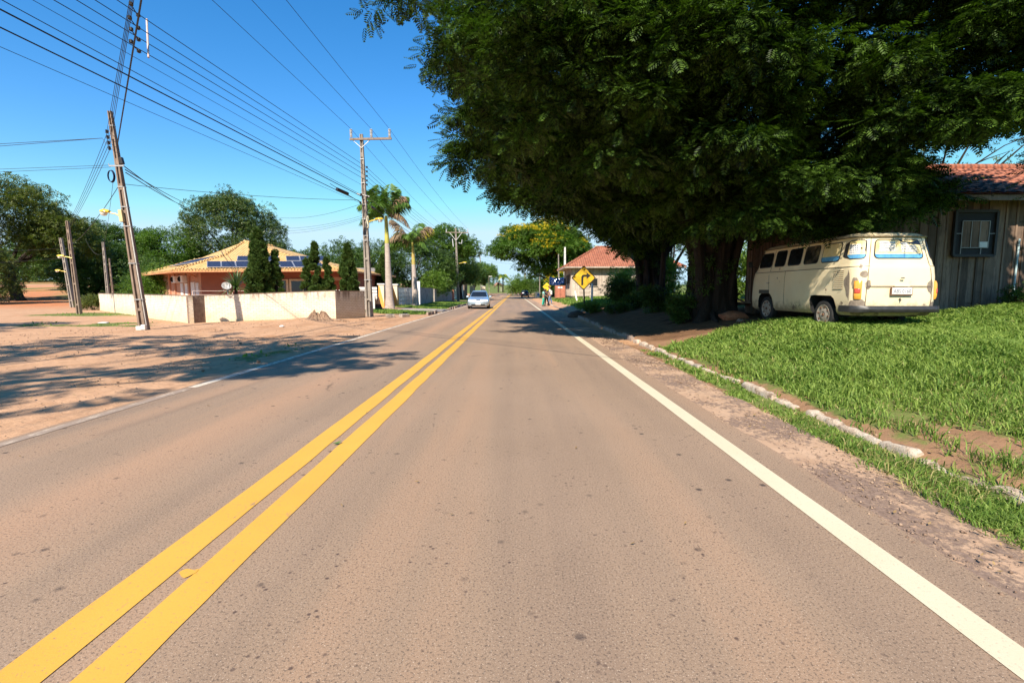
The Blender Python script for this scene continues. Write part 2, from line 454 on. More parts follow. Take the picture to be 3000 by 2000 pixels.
# red dust band along the middle of the left lane
bd = t.math('SUBTRACT', 1.0, t.math('MULTIPLY', t.math('ABSOLUTE', t.math('ADD', sx, 2.95)), 1.9), clamp=True)
bd = t.math('MULTIPLY', bd, t.ramp(t.noise(.5, 3, .5, mp.outputs[0]), [(.3, (.4, .4, .4)), (.7, (1, 1, 1))]))
c = t.mix(t.math('MULTIPLY', bd, .75), c, (.47, .27, .16))
fine = t.noise(85, 3, .7, pos)
c = t.mix(t.ramp(fine, [(.37, (.8, .8, .8)), (.47, (0, 0, 0))]), c, (.09, .065, .05))
c = t.mix(t.ramp(t.noise(140, 2, .6, pos), [(.60, (0, 0, 0)), (.70, (.8, .8, .8))]), c, (.56, .44, .33))
vo = t.n('TexVoronoi'); vo.inputs['Scale'].default_value = 5.0; vo.inputs['Randomness'].default_value = 1; t.l(pos, vo.inputs['Vector'])
spots = t.ramp(vo.outputs['Distance'], [(.06, (.9, .9, .9)), (.15, (0, 0, 0))])
msk = t.ramp(t.noise(.9, 4, .6, pos), [(.46, (0, 0, 0)), (.56, (1, 1, 1))])
c = t.mix(t.math('MULTIPLY', spots, msk), c, (.05, .038, .036))
vo2 = t.n('TexVoronoi'); vo2.inputs['Scale'].default_value = 16; t.l(pos, vo2.inputs['Vector'])
c = t.mix(t.math('MULTIPLY', t.ramp(vo2.outputs['Distance'], [(.09, (.85, .85, .85)), (.19, (0, 0, 0))]), t.ramp(t.noise(1.6, 4, .6, pos), [(.47, (0, 0, 0)), (.58, (1, 1, 1))])), c, (.07, .045, .04))
vc = t.n('TexVoronoi'); vc.feature = 'DISTANCE_TO_EDGE'; vc.inputs['Scale'].default_value = .42
dv = t.n('Mix'); dv.data_type = 'VECTOR'; dv.inputs[0].default_value = .35; t.l(pos, dv.inputs[4]); nz = t.n('TexNoise'); nz.inputs['Scale'].default_value = 1.6; nz.inputs['Detail'].default_value = 5; t.l(pos, nz.inputs['Vector']); t.l(nz.outputs['Color'], dv.inputs[5]); t.l(dv.outputs[1], vc.inputs['Vector'])
ck = t.math('MULTIPLY', t.ramp(vc.outputs['Distance'], [(.0, (1, 1, 1)), (.004, (.5, .5, .5)), (.009, (0, 0, 0))]), t.ramp(t.noise(.35, 3, .6, pos), [(.54, (0, 0, 0)), (.62, (.7, .7, .7))]))
c = t.mix(ck, c, (.07, .05, .04))
t.base(c); t.set(Roughness=.85); t.b.inputs['Specular IOR Level'].default_value = .25
t.bump(t.math('ADD', fine, t.noise(200, 2, .5, pos)), .35, .004)
ASPH = t.m
def strip(name, x0, x1, mat, z=0., y0=-12, y1=182, wav=0, seed=0, dy=None, kind=True):
    ys_ = [y for y in (YS if dy is None else list(np.arange(y0, min(y1, 40), dy)) + [y for y in YS if y > 40]) if y0 <= y <= y1]
    V = []; 
    for i, y in enumerate(ys_):
        r = road_x(y); 
        a = wav * (fnoise(seed + 3., y, 1.1) - .5) * 2 if wav else 0; b = wav * (fnoise(seed + 13., y, 1.3) - .5) * 2 if wav else 0
        h = float(np.interp(y, [95, 110, 130, 150, 200], [0, .15, .6, 1.0, 2.0])) if y > 95 else 0
        V += [(r + x0 + float(a), y, h + z), (r + x1 + float(b), y, h + z)]
    n = len(ys_)
    F = np.array([(2 * i, 2 * i + 1, 2 * i + 3, 2 * i + 2) for i in range(n - 1)])
    o = bulk(name, V, F, 4, mat)
    if kind: tag(o, kind='structure')
    return o
strip('road', -4.84, 2.28, ASPH, 0, wav=.035, dy=.15)
# worn mix of old asphalt and sand beside the right lane
t = NT('shoulder'); pos = t.coord('Position'); mp = t.n('Mapping'); mp.inputs['Scale'].default_value = (1.2, .8, 1); t.l(pos, mp.inputs[0])
nn = t.noise(13, 7, .8, mp.outputs[0]); n3 = t.noise(1.1, 4, .6, pos)
f = t.ramp(t.math('ADD', nn, t.math('MULTIPLY', t.math('SUBTRACT', n3, .5), .9)), [(.43, (0, 0, 0)), (.53, (1, 1, 1))])
c = t.mix(f, t.ramp(t.noise(30, 4, .7, pos), [(.35, (.17, .11, .08)), (.7, (.30, .205, .15))]), t.ramp(t.noise(3, 5, .6, pos), [(.3, (.40, .25, .155)), (.7, (.52, .345, .225))]))
t.base(c); t.set(Roughness=.95); t.bump(t.math('ADD', f, t.noise(40, 4, .7, pos)), .5, .012)
strip('shoulder', 2.18, 2.95, t.m, -.006, y1=95, wav=.06, seed=5, dy=.15)

def paint(name, col, worn, wc):
    t = NT(name); pos = t.coord('Position')
    mp = t.n('Mapping'); mp.inputs['Scale'].default_value = (1.0, .35, 1); t.l(pos, mp.inputs[0])
    a = t.noise(9, 6, .75, mp.outputs[0]); b = t.noise(70, 3, .7, pos)
    c = t.mix(t.ramp(t.noise(1.1, 4, .6, pos), [(.35, (0, 0, 0)), (.75, (.5, .5, .5))]), col, tuple(x * y for x, y in zip(col, (.86, .80, .72))))
    c = t.mix(t.ramp(b, [(.30, (.7, .7, .7)), (.40, (0, 0, 0))]), c, wc)
    c = t.mix(t.ramp(a, [(worn - .04, (.85, .85, .85)), (worn + .03, (0, 0, 0))]), c, wc)
    t.base(c); t.set(Roughness=.75); t.bump(b, .25, .003); return t.m
YEL = paint('yellow_paint', (.66, .36, .05), .34, (.26, .17, .12)); WHI = paint('white_paint', (.64, .56, .40), .34, (.4, .3, .22))
WHW = paint('worn_white_paint', (.66, .56, .44), .47, (.28, .2, .15))
WHF = paint('faded_white_paint', (.50, .40, .30), .56, (.28, .2, .15))
strip('yellow_line', -1.90, -1.70, YEL, .004, wav=.010, seed=1, dy=.08, y1=150)
strip('yellow_line', -1.60, -1.40, YEL, .004, wav=.013, seed=2, dy=.06, y1=150)
strip('white_line', 1.84, 2.01, WHI, .004, wav=.004, seed=4, dy=.1, y1=103)
strip('white_line', -4.77, -4.64, WHF, .004, y1=7.0, wav=.014, seed=6, dy=.1); strip('white_line', -4.77, -4.64, WHW, .004, y0=7.0, y1=37, wav=.012, seed=6, dy=.1)
strip('white_line', -4.75, -4.64, WHW, .004, y0=38, y1=110)
mb = MB(); bp = []
for k in range(16):
    a = 2 * math.pi * k / 16; bp.append((-1.615 + .052 * math.cos(a) * (1.15 if math.cos(a) < 0 else .5), 2.30 + .035 * math.sin(a) * (1 + .4 * math.sin(3 * a)), .0055))
mb.add(bp, [tuple(range(16))]); tag(mb.build('yellow_line_smudge', YEL), kind='structure')

# --- kerb: rough whitewashed stones, half buried
def rough(name, c1, c2, dark, sc=4):
    t = NT(name); v = t.coord('Position')
    c = t.ramp(t.noise(sc, 6, .75, v), [(.36, dark), (.46, c2), (.7, c1)])
    t.base(c); t.set(Roughness=.95); t.bump(t.noise(sc * 6, 5, .7, v), .8, .02); return t.m
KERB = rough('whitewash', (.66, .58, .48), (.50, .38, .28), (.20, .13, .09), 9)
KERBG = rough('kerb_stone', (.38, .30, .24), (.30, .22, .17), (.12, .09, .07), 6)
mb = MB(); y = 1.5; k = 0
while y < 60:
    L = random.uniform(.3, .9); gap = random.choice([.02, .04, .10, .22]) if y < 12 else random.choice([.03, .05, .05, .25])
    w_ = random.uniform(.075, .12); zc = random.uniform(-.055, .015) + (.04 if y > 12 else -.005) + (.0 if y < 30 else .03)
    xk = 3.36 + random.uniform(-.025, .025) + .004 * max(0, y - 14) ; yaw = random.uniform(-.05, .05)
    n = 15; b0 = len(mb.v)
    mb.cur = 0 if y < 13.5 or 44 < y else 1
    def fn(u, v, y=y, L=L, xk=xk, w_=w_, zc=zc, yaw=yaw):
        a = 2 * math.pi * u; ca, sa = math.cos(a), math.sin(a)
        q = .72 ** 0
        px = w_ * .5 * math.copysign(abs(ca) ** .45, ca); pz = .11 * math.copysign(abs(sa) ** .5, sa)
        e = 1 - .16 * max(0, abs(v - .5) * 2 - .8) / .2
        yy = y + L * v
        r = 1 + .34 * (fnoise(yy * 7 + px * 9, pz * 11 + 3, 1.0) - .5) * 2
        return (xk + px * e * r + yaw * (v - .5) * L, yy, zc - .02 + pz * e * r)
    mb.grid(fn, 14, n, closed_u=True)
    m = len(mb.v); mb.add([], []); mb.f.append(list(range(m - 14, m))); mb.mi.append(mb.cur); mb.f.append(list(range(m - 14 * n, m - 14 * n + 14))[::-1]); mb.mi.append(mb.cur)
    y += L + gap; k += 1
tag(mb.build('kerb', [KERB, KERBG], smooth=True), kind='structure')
# left kerb fragments near the driveway and pavement slab
CONC = rough('concrete', (.42, .36, .30), (.34, .28, .23), (.2, .15, .12), 5)
mb = MB()
mb.slab([(-9.4, 33.8, .115), (-4.95, 33.4, .03), (-4.95, 37.6, .03), (-9.4, 38.0, .115)][::1], .05); tag(mb.build('driveway', CONC), kind='structure')
mb = MB()
for a, b in (((-5.15, 28.9), (-5.05, 33.2)), ((-5.05, 38.2), (-5.0, 52)), ((-5.0, 52.3), (-5.0, 66)), ((-5.0, 67), (-5.0, 88))):
    L = b[1] - a[1]; n = int(L / 1.0)
    for i in range(n):
        y0 = a[1] + L * i / n; x0 = a[0] + (b[0] - a[0]) * i / n + random.uniform(-.03, .03)
        if random.random() < .22: continue
        mb.box((x0, y0 + .45, .05 + random.uniform(-.03, .015)), (.13, .9, .2), rz=random.uniform(-.04, .04))
tag(mb.build('kerb_old', KERBG, bevel=.02), kind='structure')
for i, (x, y, rz, L, lab) in enumerate(((-6.0, 26.6, .9, .55, 'loose pale kerb block lying on the dirt beside the road'), (-6.6, 25.9, .4, .45, 'small half buried kerb block left of the loose pale block'))):
    o = MB().box((0, 0, .06), (L, .28, .18), rot=Matrix.Rotation(.1, 3, 'X')).build('kerb_block', CONC, bevel=.025)
    o.location = (x, y, gz(x, y)); o.rotation_euler = (0, 0, rz); tag(o, lab, 'stone')

# far hills
t = NT('far_hill'); v = t.coord('Position')
t.base(t.ramp(t.noise(.004, 5, .6, v), [(.35, (.045, .075, .05)), (.65, (.09, .12, .06))])); t.set(Roughness=1)
def ridge(y0, h0, amp, seed, x0=-5200, x1=5200, name='hills'):
    mb = MB(); n = 160
    def fn(u, v_):
        x = x0 + (x1 - x0) * u; prof = h0 + amp * (float(fnoise(x * .0012 + seed, seed * 3., 1.)) - .5) * 2
        return (x, y0 + v_ * 900, gz(x, y0) - 15 + (prof + 15) * math.sin(math.pi * min(1, v_ * .5 + .0) * 1.0) if v_ < 1 else gz(x, y0) + prof * 1.0)
    mb.grid(fn, n, 4); return tag(mb.build(name, t.m, smooth=True), kind='structure')
ridge(5200, 34, 34, 2.3)

# ------------------------------------------------------------------ grass
def blades(name, N, region, dens_fn, hmin, hmax, wid, mat, lean=.5, seed=1):
    r = np.random.default_rng(seed)
    x = r.uniform(region[0], region[1], N); y = region[2] + (region[3] - region[2]) * r.random(N) ** 1.55
    keep = r.random(N) < dens_fn(x, y); x = x[keep]; y = y[keep]; n = len(x)
    d = np.maximum(y, 2.2)
    tall = fnoise(x + 5, y, .9) * .9 + .45 * fnoise(x, y + 7, 3.)
    h = (hmin + (hmax - hmin) * r.random(n) ** 1.4) * (.35 + 1.1 * tall)
    ww = wid * (.7 + .6 * r.random(n)) * np.clip(d / 4.5, .8, 2.4)
    a = r.uniform(0, 2 * np.pi, n); la = r.uniform(0, 2 * np.pi, n); le = lean * (.2 + r.random(n)) * h
    z = hz(x, y) + (fnoise(x, y, 1.3) - .5) * .03
    z0 = z - .015
    dx = np.cos(a) * ww / 2; dy = np.sin(a) * ww / 2; lx = np.cos(la) * le; ly = np.sin(la) * le
    P = np.zeros((n, 5, 3))
    P[:, 0] = np.stack([x - dx, y - dy, z0], 1); P[:, 1] = np.stack([x + dx, y + dy, z0], 1)
    P[:, 2] = np.stack([x + dx * .8 + lx * .4, y + dy * .8 + ly * .4, z0 + h * .62], 1)
    P[:, 3] = np.stack([x + lx * 1.5, y + ly * 1.5, z0 + h * (1 - .25 * lean)], 1)
    P[:, 4] = np.stack([x - dx * .8 + lx * .4, y - dy * .8 + ly * .4, z0 + h * .62], 1)
    I = np.arange(n)[:, None] * 5
    Fq = np.concatenate([I + np.array([0, 1, 2, 4]), I + np.array([4, 2, 3, 3])], 0)
    # second face as triangle: store quads with tip split
    V = P.reshape(-1, 3)
    Q = I + np.array([0, 1, 2, 4]); T = I + np.array([4, 2, 3])
    me = bpy.data.meshes.new(name); me.vertices.add(len(V)); me.vertices.foreach_set('co', V.astype(np.float32).ravel())
    me.loops.add(n * 7); me.loops.foreach_set('vertex_index', np.concatenate([Q.ravel(), T.ravel()]).astype(np.int32))
    ls = np.concatenate([np.arange(n) * 4, n * 4 + np.arange(n) * 3]).astype(np.int32)
    me.polygons.add(2 * n); me.polygons.foreach_set('loop_start', ls)
    try: me.polygons.foreach_set('loop_total', np.concatenate([np.full(n, 4), np.full(n, 3)]).astype(np.int32))
    except Exception: pass
    me.materials.append(mat); me.update(calc_edges=True)
    o = bpy.data.objects.new(name, me); COL.objects.link(o); return tag(o, kind='stuff')
GRASS = leafmat('grass_blade', (.07, .15, .018), (.27, .36, .075), .3, .55, .8, .25)
STRAW = leafmat('dry_grass_blade', (.30, .24, .09), (.50, .42, .20), .2, .7, .8, .2)
def dl(x, y):
    g, s, r_ = ground_masks(x, y); n = fnoise(x, y, 2.1)
    return np.clip((g - .35 + (n - .5) * .9) * 2.2, 0, 1)
blades('grass', 430000, (3.37, 21, 2.4, 13.4), dl, .05, .17, .011, GRASS, .75, 1)
blades('dry_grass', 110000, (2.5, 21, 2.2, 13.4), lambda x, y: dl(x, y) * (.15 + .85 * (fnoise(x, y, .8) > .5)) * ((x > 3.45) | (x < 3.28)), .04, .12, .008, STRAW, .9, 9)
blades('verge_grass', 75000, (2.4, 3.5, 2.0, 12), lambda x, y: np.clip((ground_masks(x, y)[0] - .4 + (fnoise(x, y, 2.6) - .5) * 1.1) * 2.0, 0, 1), .03, .10, .010, GRASS, .8, 2)
blades('left_verge_grass', 45000, (-10, -5, 29, 60), lambda x, y: dl(x, y) * .9, .05, .15, .02, GRASS, .6, 3)
blades('dirt_lot_grass', 12000, (-30, -4.9, 9, 34), lambda x, y: dl(x, y) * .5 * (ground_masks(x, y)[0] > .3), .04, .11, .018, GRASS, .7, 4)
blades('far_right_grass', 50000, (3.6, 14, 28, 60), lambda x, y: dl(x, y), .07, .25, .03, GRASS, .6, 5)
# broken leaves and twigs lying about on road edge and dirt
def litter_bits(name, N, reg, seed, mat, size=.03):
    r = np.random.default_rng(seed); V = []; Fc = []
    for i in range(N):
        x = r.uniform(reg[0], reg[1]); y = reg[2] + (reg[3] - reg[2]) * r.random() ** 1.3; s = size * (.5 + r.random()); a = r.uniform(0, 6.28)
        z = (gz(x, y) if x < -4.9 or x > 2.95 else 0) + .010
        q = [(-1, 0), (0, -.4), (1, 0), (0, .4)]; zz = [0, .004, .01, .004]
        b = len(V)
        for (u, v), h in zip(q, zz): V.append((x + s * (u * math.cos(a) - v * math.sin(a)), y + s * (u * math.sin(a) + v * math.cos(a)), z + h + .3 * s * r.random()))
        Fc.append((b, b + 1, b + 2, b + 3))
    o = bulk(name, V, np.array(Fc), 4, mat); return tag(o, kind='stuff')
DRY = leafmat('dry_leaf', (.10, .05, .025), (.42, .28, .12), .1, .7, .8)
litter_bits('leaf_litter', 700, (2.4, 4.6, 2.2, 14), 5, DRY, .022)
litter_bits('road_litter', 60, (-4.5, 2.2, 2.2, 16), 6, DRY, .014)
litter_bits('dirt_litter', 900, (-14, -5, 6, 26), 8, DRY, .03)

# loose gravel and crumbs on the dirt and along the asphalt edge
def gravel(name, N, reg, seed, mat, s0, s1, zf):
    r = np.random.default_rng(seed); x = r.uniform(reg[0], reg[1], N); y = reg[2] + (reg[3] - reg[2]) * r.random(N) ** 1.6
    k = r.random(N) < (.15 + 1.2 * (fnoise(x, y, .8) > .5) * fnoise(x + 3, y, 2.)); x = x[k]; y = y[k]; n = len(x)
    s = (s0 + (s1 - s0) * r.random(n) ** 3) * np.clip(y / 6, .8, 2.0); z = zf(x, y)
    B = np.array([[1, 0, 0], [0, 1, 0], [-1, 0, 0], [0, -1, 0], [0, 0, .7], [0, 0, -.3]], float)
    V = B[None] * s[:, None, None] * (.6 + .8 * r.random((n, 6, 1))); a = r.uniform(0, 6.28, n); ca, sa = np.cos(a), np.sin(a)
    V = np.stack([V[:, :, 0] * ca[:, None] - V[:, :, 1] * sa[:, None] + x[:, None], V[:, :, 0] * sa[:, None] + V[:, :, 1] * ca[:, None] + y[:, None], V[:, :, 2] + z[:, None]], 2).reshape(-1, 3)
    T = np.array([[0, 1, 4], [1, 2, 4], [2, 3, 4], [3, 0, 4], [1, 0, 5], [2, 1, 5], [3, 2, 5], [0, 3, 5]]); Fc = (np.arange(n)[:, None, None] * 6 + T).reshape(-1, 3)
    return tag(bulk(name, V, Fc, 3, mat), kind='stuff')
STN = leafmat('gravel_stone', (.16, .10, .07), (.46, .32, .22), 0.0, .9, .5, .2)
gravel('dirt_gravel', 9000, (-17, -4.85, 4.5, 24), 21, STN, .005, .016, lambda x, y: hz(x, y) - .012)
gravel('shoulder_gravel', 7000, (2.22, 2.95, 2.0, 16), 22, STN, .004, .017, lambda x, y: x * 0 + .0)
gravel('kerb_gravel', 1500, (3.4, 4.4, 2.2, 7), 23, STN, .005, .02, lambda x, y: hz(x, y))
# ================================================================== VEHICLES
BLACKR = M('black_rubber', (.022, .021, .02), .7, var=.3, bump=.2)
DARK = M('dark_void', (.008, .008, .008), .9)
CHROME = M('dull_chrome', (.55, .53, .5), .35, .8)
DGLASS = M('dark_glass', (.012, .014, .016), .08, var=.2, coat=.3)

class Loft:
    """rounded-rectangle plan slices stacked over z; local car frame, +y forward"""
    def __init__(s, rows): s.r = rows   # z, halfwidth, rear y, front y, corner radius rear, corner radius front
        # rows sorted by z
    def row(s, z):
        R_ = s.r; zs = [q[0] for q in R_]
        return [float(np.interp(z, zs, [q[i] for q in R_])) for i in range(1, 6)]
    def pt(s, q, z, off=0.):
        """q: 0..1 rear centre->left rear corner (x straight), 1..2 corner arc, 2..3 left side, 3..4 front arc, 4..5 front centre; negative mirrors"""
        w_, yr, yf, rr, rf = s.row(z); m = -1 if q >= 0 else 1; q = abs(q)
        if q <= 1: x, y, nx, ny = (w_ - rr) * q, yr - 0.0, 0, -1; bow = .05 * (1 - (x / max(w_, .01)) ** 2); y -= bow
        elif q <= 2: a = (q - 1) * math.pi / 2; bow = .05 * (1 - ((w_ - rr) / w_) ** 2) * (2 - q); x = w_ - rr + rr * math.sin(a); y = yr - bow + rr * (1 - math.cos(a)); nx, ny = math.sin(a), -math.cos(a)
        elif q <= 3: x, y, nx, ny = w_, yr + rr + (yf - rf - yr - rr) * (q - 2), 1, 0
        elif q <= 4: a = (q - 3) * math.pi / 2; bow = .05 * (1 - ((w_ - rf) / w_) ** 2) * (q - 3); x = w_ - rf + rf * math.cos(a); y = yf - rf + rf * math.sin(a) + bow; nx, ny = math.cos(a), math.sin(a)
        else: k = 5 - q; x = (w_ - rf) * k; y = yf + .05 * (1 - (x / max(w_, .01)) ** 2); nx, ny = 0, 1
        return Vector((m * (x + nx * off), y + ny * off, z))
    def qy(s, y, z):
        """q on the left side for a given y"""
        w_, yr, yf, rr, rf = s.row(z)
        if y < yr + rr: return 1 + math.acos(max(-1, min(1, 1 - (y - yr) / rr))) / (math.pi / 2)
        if y > yf - rf: return 3 + math.asin(max(-1, min(1, (y - yf + rf) / rf))) / (math.pi / 2)
        return 2 + (y - yr - rr) / (yf - rf - yr - rr)
    def qx(s, x, z):
        w_, yr, yf, rr, rf = s.row(z); return x / (w_ - rr)
    def body(s, mb, zs, dens=8):
        qs = list(np.linspace(0, 1, 7)) + list(np.linspace(1, 2, dens + 1))[1:] + list(np.linspace(2, 3, 25))[1:] + list(np.linspace(3, 4, dens + 1))[1:] + list(np.linspace(4, 5, 7))[1:]
        full = qs + [-q for q in qs[1:-1]][::-1]
        # order: left side rear->front then right side front->rear
        n = len(full); vs = []
        for z in zs:
            for q in full: vs.append(s.pt(q, z) if q != 0 else s.pt(0, z))
        fs = [(j * n + i, j * n + (i + 1) % n, (j + 1) * n + (i + 1) % n, (j + 1) * n + i) for j in range(len(zs) - 1) for i in range(n)]
        fs.append(tuple(range(n))[::-1]); fs.append(tuple(range((len(zs) - 1) * n, len(zs) * n)))
        mb.add(vs, fs)
    def patch(s, mb, fa, z0, z1, off=.006, rad=.05, nu=9, nv=9, sh=None):
        """fa(t,z)->q with t in 0..1 ; rounded corners of radius rad (in metres, approx)"""
        L = (s.pt(fa(1, (z0 + z1) / 2), (z0 + z1) / 2) - s.pt(fa(0, (z0 + z1) / 2), (z0 + z1) / 2)).length
        def fn(u, v):
            v2 = (1 - math.cos(math.pi * v)) / 2; z = z0 + (z1 - z0) * v2
            dz = min(z - z0, z1 - z); e = 0
            if dz < rad: e = (rad - math.sqrt(max(0, rad * rad - (rad - dz) ** 2))) / L
            t = e + (1 - 2 * e) * u
            if sh: t, z = sh(t, z)
            return s.pt(fa(t, z), z, off)
        mb.grid(fn, nu, nv)
    def line(s, mb, pts, r=.006, off=.002):
        P = []
        for (q0, z0), (q1, z1) in zip(pts[:-1], pts[1:]):
            for k in range(7): P.append(s.pt(q0 + (q1 - q0) * k / 6, z0 + (z1 - z0) * k / 6, off))
        mb.tube(P, r, 5)

# ---- old cream van
root = thing('van', 'old cream minibus with rusty patches and dirty dark roof, on grass beside the wooden shed', 'van', (7.72, 12.22, .64), R(1.0), world=False)
t = NT('cream_van_paint'); v = t.coord('Object'); x_, y_, z_ = t.sep(v)[:3]
nA = t.noise(2.6, 6, .7, v); nB = t.noise(9, 5, .7, v)
cream = t.ramp(t.noise(1.2, 4, .6, v), [(.3, (.77, .63, .40)), (.7, (.82, .70, .47))])
low = t.math('MULTIPLY', t.math('SUBTRACT', .62, z_), 1.5, clamp=True)
c = t.mix(t.math('MULTIPLY', t.ramp(t.math('ADD', nB, low), [(.62, (0, 0, 0)), (.95, (1, 1, 1))]), .75), cream, (.33, .24, .13))
rust = t.ramp(t.math('ADD', nA, t.math('MULTIPLY', low, .22)), [(.64, (0, 0, 0)), (.67, (1, 1, 1))])
c = t.mix(t.math('MULTIPLY', rust, .9), c, t.ramp(nB, [(.35, (.11, .075, .055)), (.6, (.22, .16, .12))]))
rf = t.ramp(t.math('ADD', t.math('MULTIPLY', t.math('SUBTRACT', z_, 1.90), 7.0), t.math('MULTIPLY', t.math('SUBTRACT', nA, .52), 3.2)), [(.35, (0, 0, 0)), (.5, (1, 1, 1))])
c = t.mix(rf, c, t.ramp(nB, [(.35, (.05, .045, .038)), (.7, (.16, .14, .115))]))
t.base(c); t.set(Roughness=.42); t.b.inputs['Coat Weight'].default_value = .15; t.bump(t.noise(14, 4, .6, v), .05, .01)
CREAM = t.m
GREYP = M('grey_primer', (.17, .13, .10), .8, var=.5, scale=14, col2=(.30, .24, .18))
RUSTM = M('rust', (.18, .09, .05), .9, var=.5, scale=20, bump=.4)
V = Loft([(.26, .78, -2.17, 2.10, .16, .30), (.33, .835, -2.235, 2.16, .20, .34), (.6, .86, -2.26, 2.18, .22, .36), (1.05, .86, -2.25, 2.15, .24, .38), (1.26, .853, -2.225, 2.09, .25, .38),
          (1.30, .835, -2.205, 2.05, .25, .38), (1.33, .832, -2.20, 2.02, .25, .38), (1.80, .745, -2.09, 1.80, .25, .34), (1.845, .735, -2.07, 1.76, .25, .34), (1.855, .76, -2.10, 1.80, .26, .34), (1.875, .76, -2.10, 1.80, .26, .34),
          (1.885, .735, -2.07, 1.76, .26, .34), (1.93, .69, -2.00, 1.66, .28, .34), (1.965, .61, -1.88, 1.5, .30, .34), (1.99, .46, -1.66, 1.25, .30, .3), (2.0, .25, -1.35, .9, .2, .2)])
mb = MB(); V.body(mb, [.26, .29, .33, .45, .6, .8, 1.05, 1.2, 1.26, 1.30, 1.33, 1.45, 1.6, 1.8, 1.845, 1.855, 1.875, 1.885, 1.91, 1.93, 1.965, 1.99, 2.0])
body = mb.build('body', [CREAM, DARK], root, smooth=True)
cut = MB()
def arch(y, pts, x0, x1):
    k = len(pts); vs = [(x0, y + a, b) for a, b in pts] + [(x1, y + a, b) for a, b in pts]
    cut.add(vs, [tuple(range(k)), tuple(range(k, 2 * k))[::-1]] + [((i + 1) % k, i, k + i, k + (i + 1) % k) for i in range(k)])
cir = [(.40 * math.cos(a), .36 + .40 * math.sin(a)) for a in np.linspace(0, math.pi, 14)]
fr = [(-.42, .1)] + [(-.40, .36), (-.33, .60), (-.22, .70), (0, .735), (.18, .72), (.30, .64), (.37, .50), (.39, .3), (.39, .1)]
rr = [(-.45, .1), (-.47, .42), (-.40, .60), (-.30, .665), (.28, .675), (.40, .66), (.45, .55), (.42, .35), (.41, .1)]
for sx in (-1, 1):
    for yy, sh in ((1.2, fr), (-1.2, rr)): arch(yy, sh, sx * .58, sx * 1.0)
carve(body, cut, DARK)
RIM = M('old_wheel_cover', (.42, .36, .29), .5, .3, var=.4, scale=25)
def wheel(parent, x, y, z, r, wd, side, rim=RIM, flat=0., holes=8, rr=.62):
    mb = MB(); pr = [(r * .66, -wd / 2 * .9), (r * .9, -wd / 2), (r * .98, -wd / 2 * .8), (r, -wd / 4), (r, wd / 4), (r * .98, wd / 2 * .8), (r * .9, wd / 2), (r * .66, wd / 2 * .9)]
    mb.lathe(pr, (0, 0, 0), 'X', 32)
    if flat: mb.v = [(a, b * (1 + .06 * (c < 0)), max(c, -r + flat)) for a, b, c in mb.v]
    mb.v = [(a + x, b + y, c + z) for a, b, c in mb.v]
    ty = mb.build('tyre', BLACKR, None, smooth=True)
    mb = MB(); s = side
    mb.lathe([(r * .70, s * wd * .42), (r * .67, s * wd * .48), (r * .55, s * wd * .40), (r * .45, s * wd * .38), (r * .38, s * wd * .44), (r * .22, s * wd * .46), (r * .18, s * wd * .40), (.001, s * wd * .42)], (x, y, z), 'X', 32)
    mb.cur = 1
    for k in range(holes):
        a = 2 * math.pi * k / holes + .2; c_ = Vector((x + s * wd * .43, y + r * .53 * math.cos(a), z + r * .53 * math.sin(a)))
        mb.disc(c_, (1, 0, 0), r * .075, .012, 8)
    mb.disc((x + s * wd * .43, y, z), (1, 0, 0), r * .10, .03, 12)
    ri = mb.build('rim', [rim, RUSTM if holes > 6 else DARK], None, smooth=True)
    e = bpy.data.objects.new('wheel', None); COL.objects.link(e); e.parent = parent; e.empty_display_size = .1
    ty.parent = e; ri.parent = e
    return e
for yy in (1.2, -1.2):
    for sx in (-1, 1):
        fl = .075 if yy < 0 and sx < 0 else .02
        wheel(root, sx * .735, yy, .315 - fl, .325, .17, sx, flat=fl)
# underbody
MB().box((0, 0, .33), (1.2, 4.1, .2)).build('underbody', DARK, root)
# windows: gasket + glass as sub-part
t = NT('poster'); v = t.coord('Object'); x_, y_, z_ = t.sep(v)[:3]
yb = t.ramp(t.noise(5, 4, .6, v), [(.35, (.72, .52, .20)), (.6, (.80, .66, .36)), (.75, (.75, .48, .16))])
blue = t.ramp(t.noise(9, 4, .6, v), [(.3, (.05, .22, .46)), (.7, (.14, .42, .66))])
c = t.mix(t.math('LESS_THAN', z_, 1.51), yb, blue)
t.base(c); t.set(Roughness=.6); t.b.inputs['Coat Weight'].default_value = .5; t.b.inputs['Coat Roughness'].default_value = .05
POST = t.m; PAPER = M('paper', (.78, .76, .72), .7, var=.1); INK = M('ink', (.16, .17, .22), .8)
def win(fa, z0, z1, rad=.06, mat=DGLASS, g=.022, sh=None, name='window'):
    mb = MB(); V.patch(mb, fa, z0 - g, z1 + g, .004, rad + g, nu=15, nv=15, sh=sh)
    L = .1
    ob = mb.build(name, BLACKR, root, smooth=True)
    mb = MB()
    Lm = (V.pt(fa(1, (z0 + z1) / 2), (z0 + z1) / 2) - V.pt(fa(0, (z0 + z1) / 2), (z0 + z1) / 2)).length; e = g / Lm
    V.patch(mb, lambda t, z: fa(e + (1 - 2 * e) * t, z), z0, z1, .009, rad, nu=15, nv=15, sh=sh)
    gl = mb.build('pane', mat, ob, smooth=True); return ob
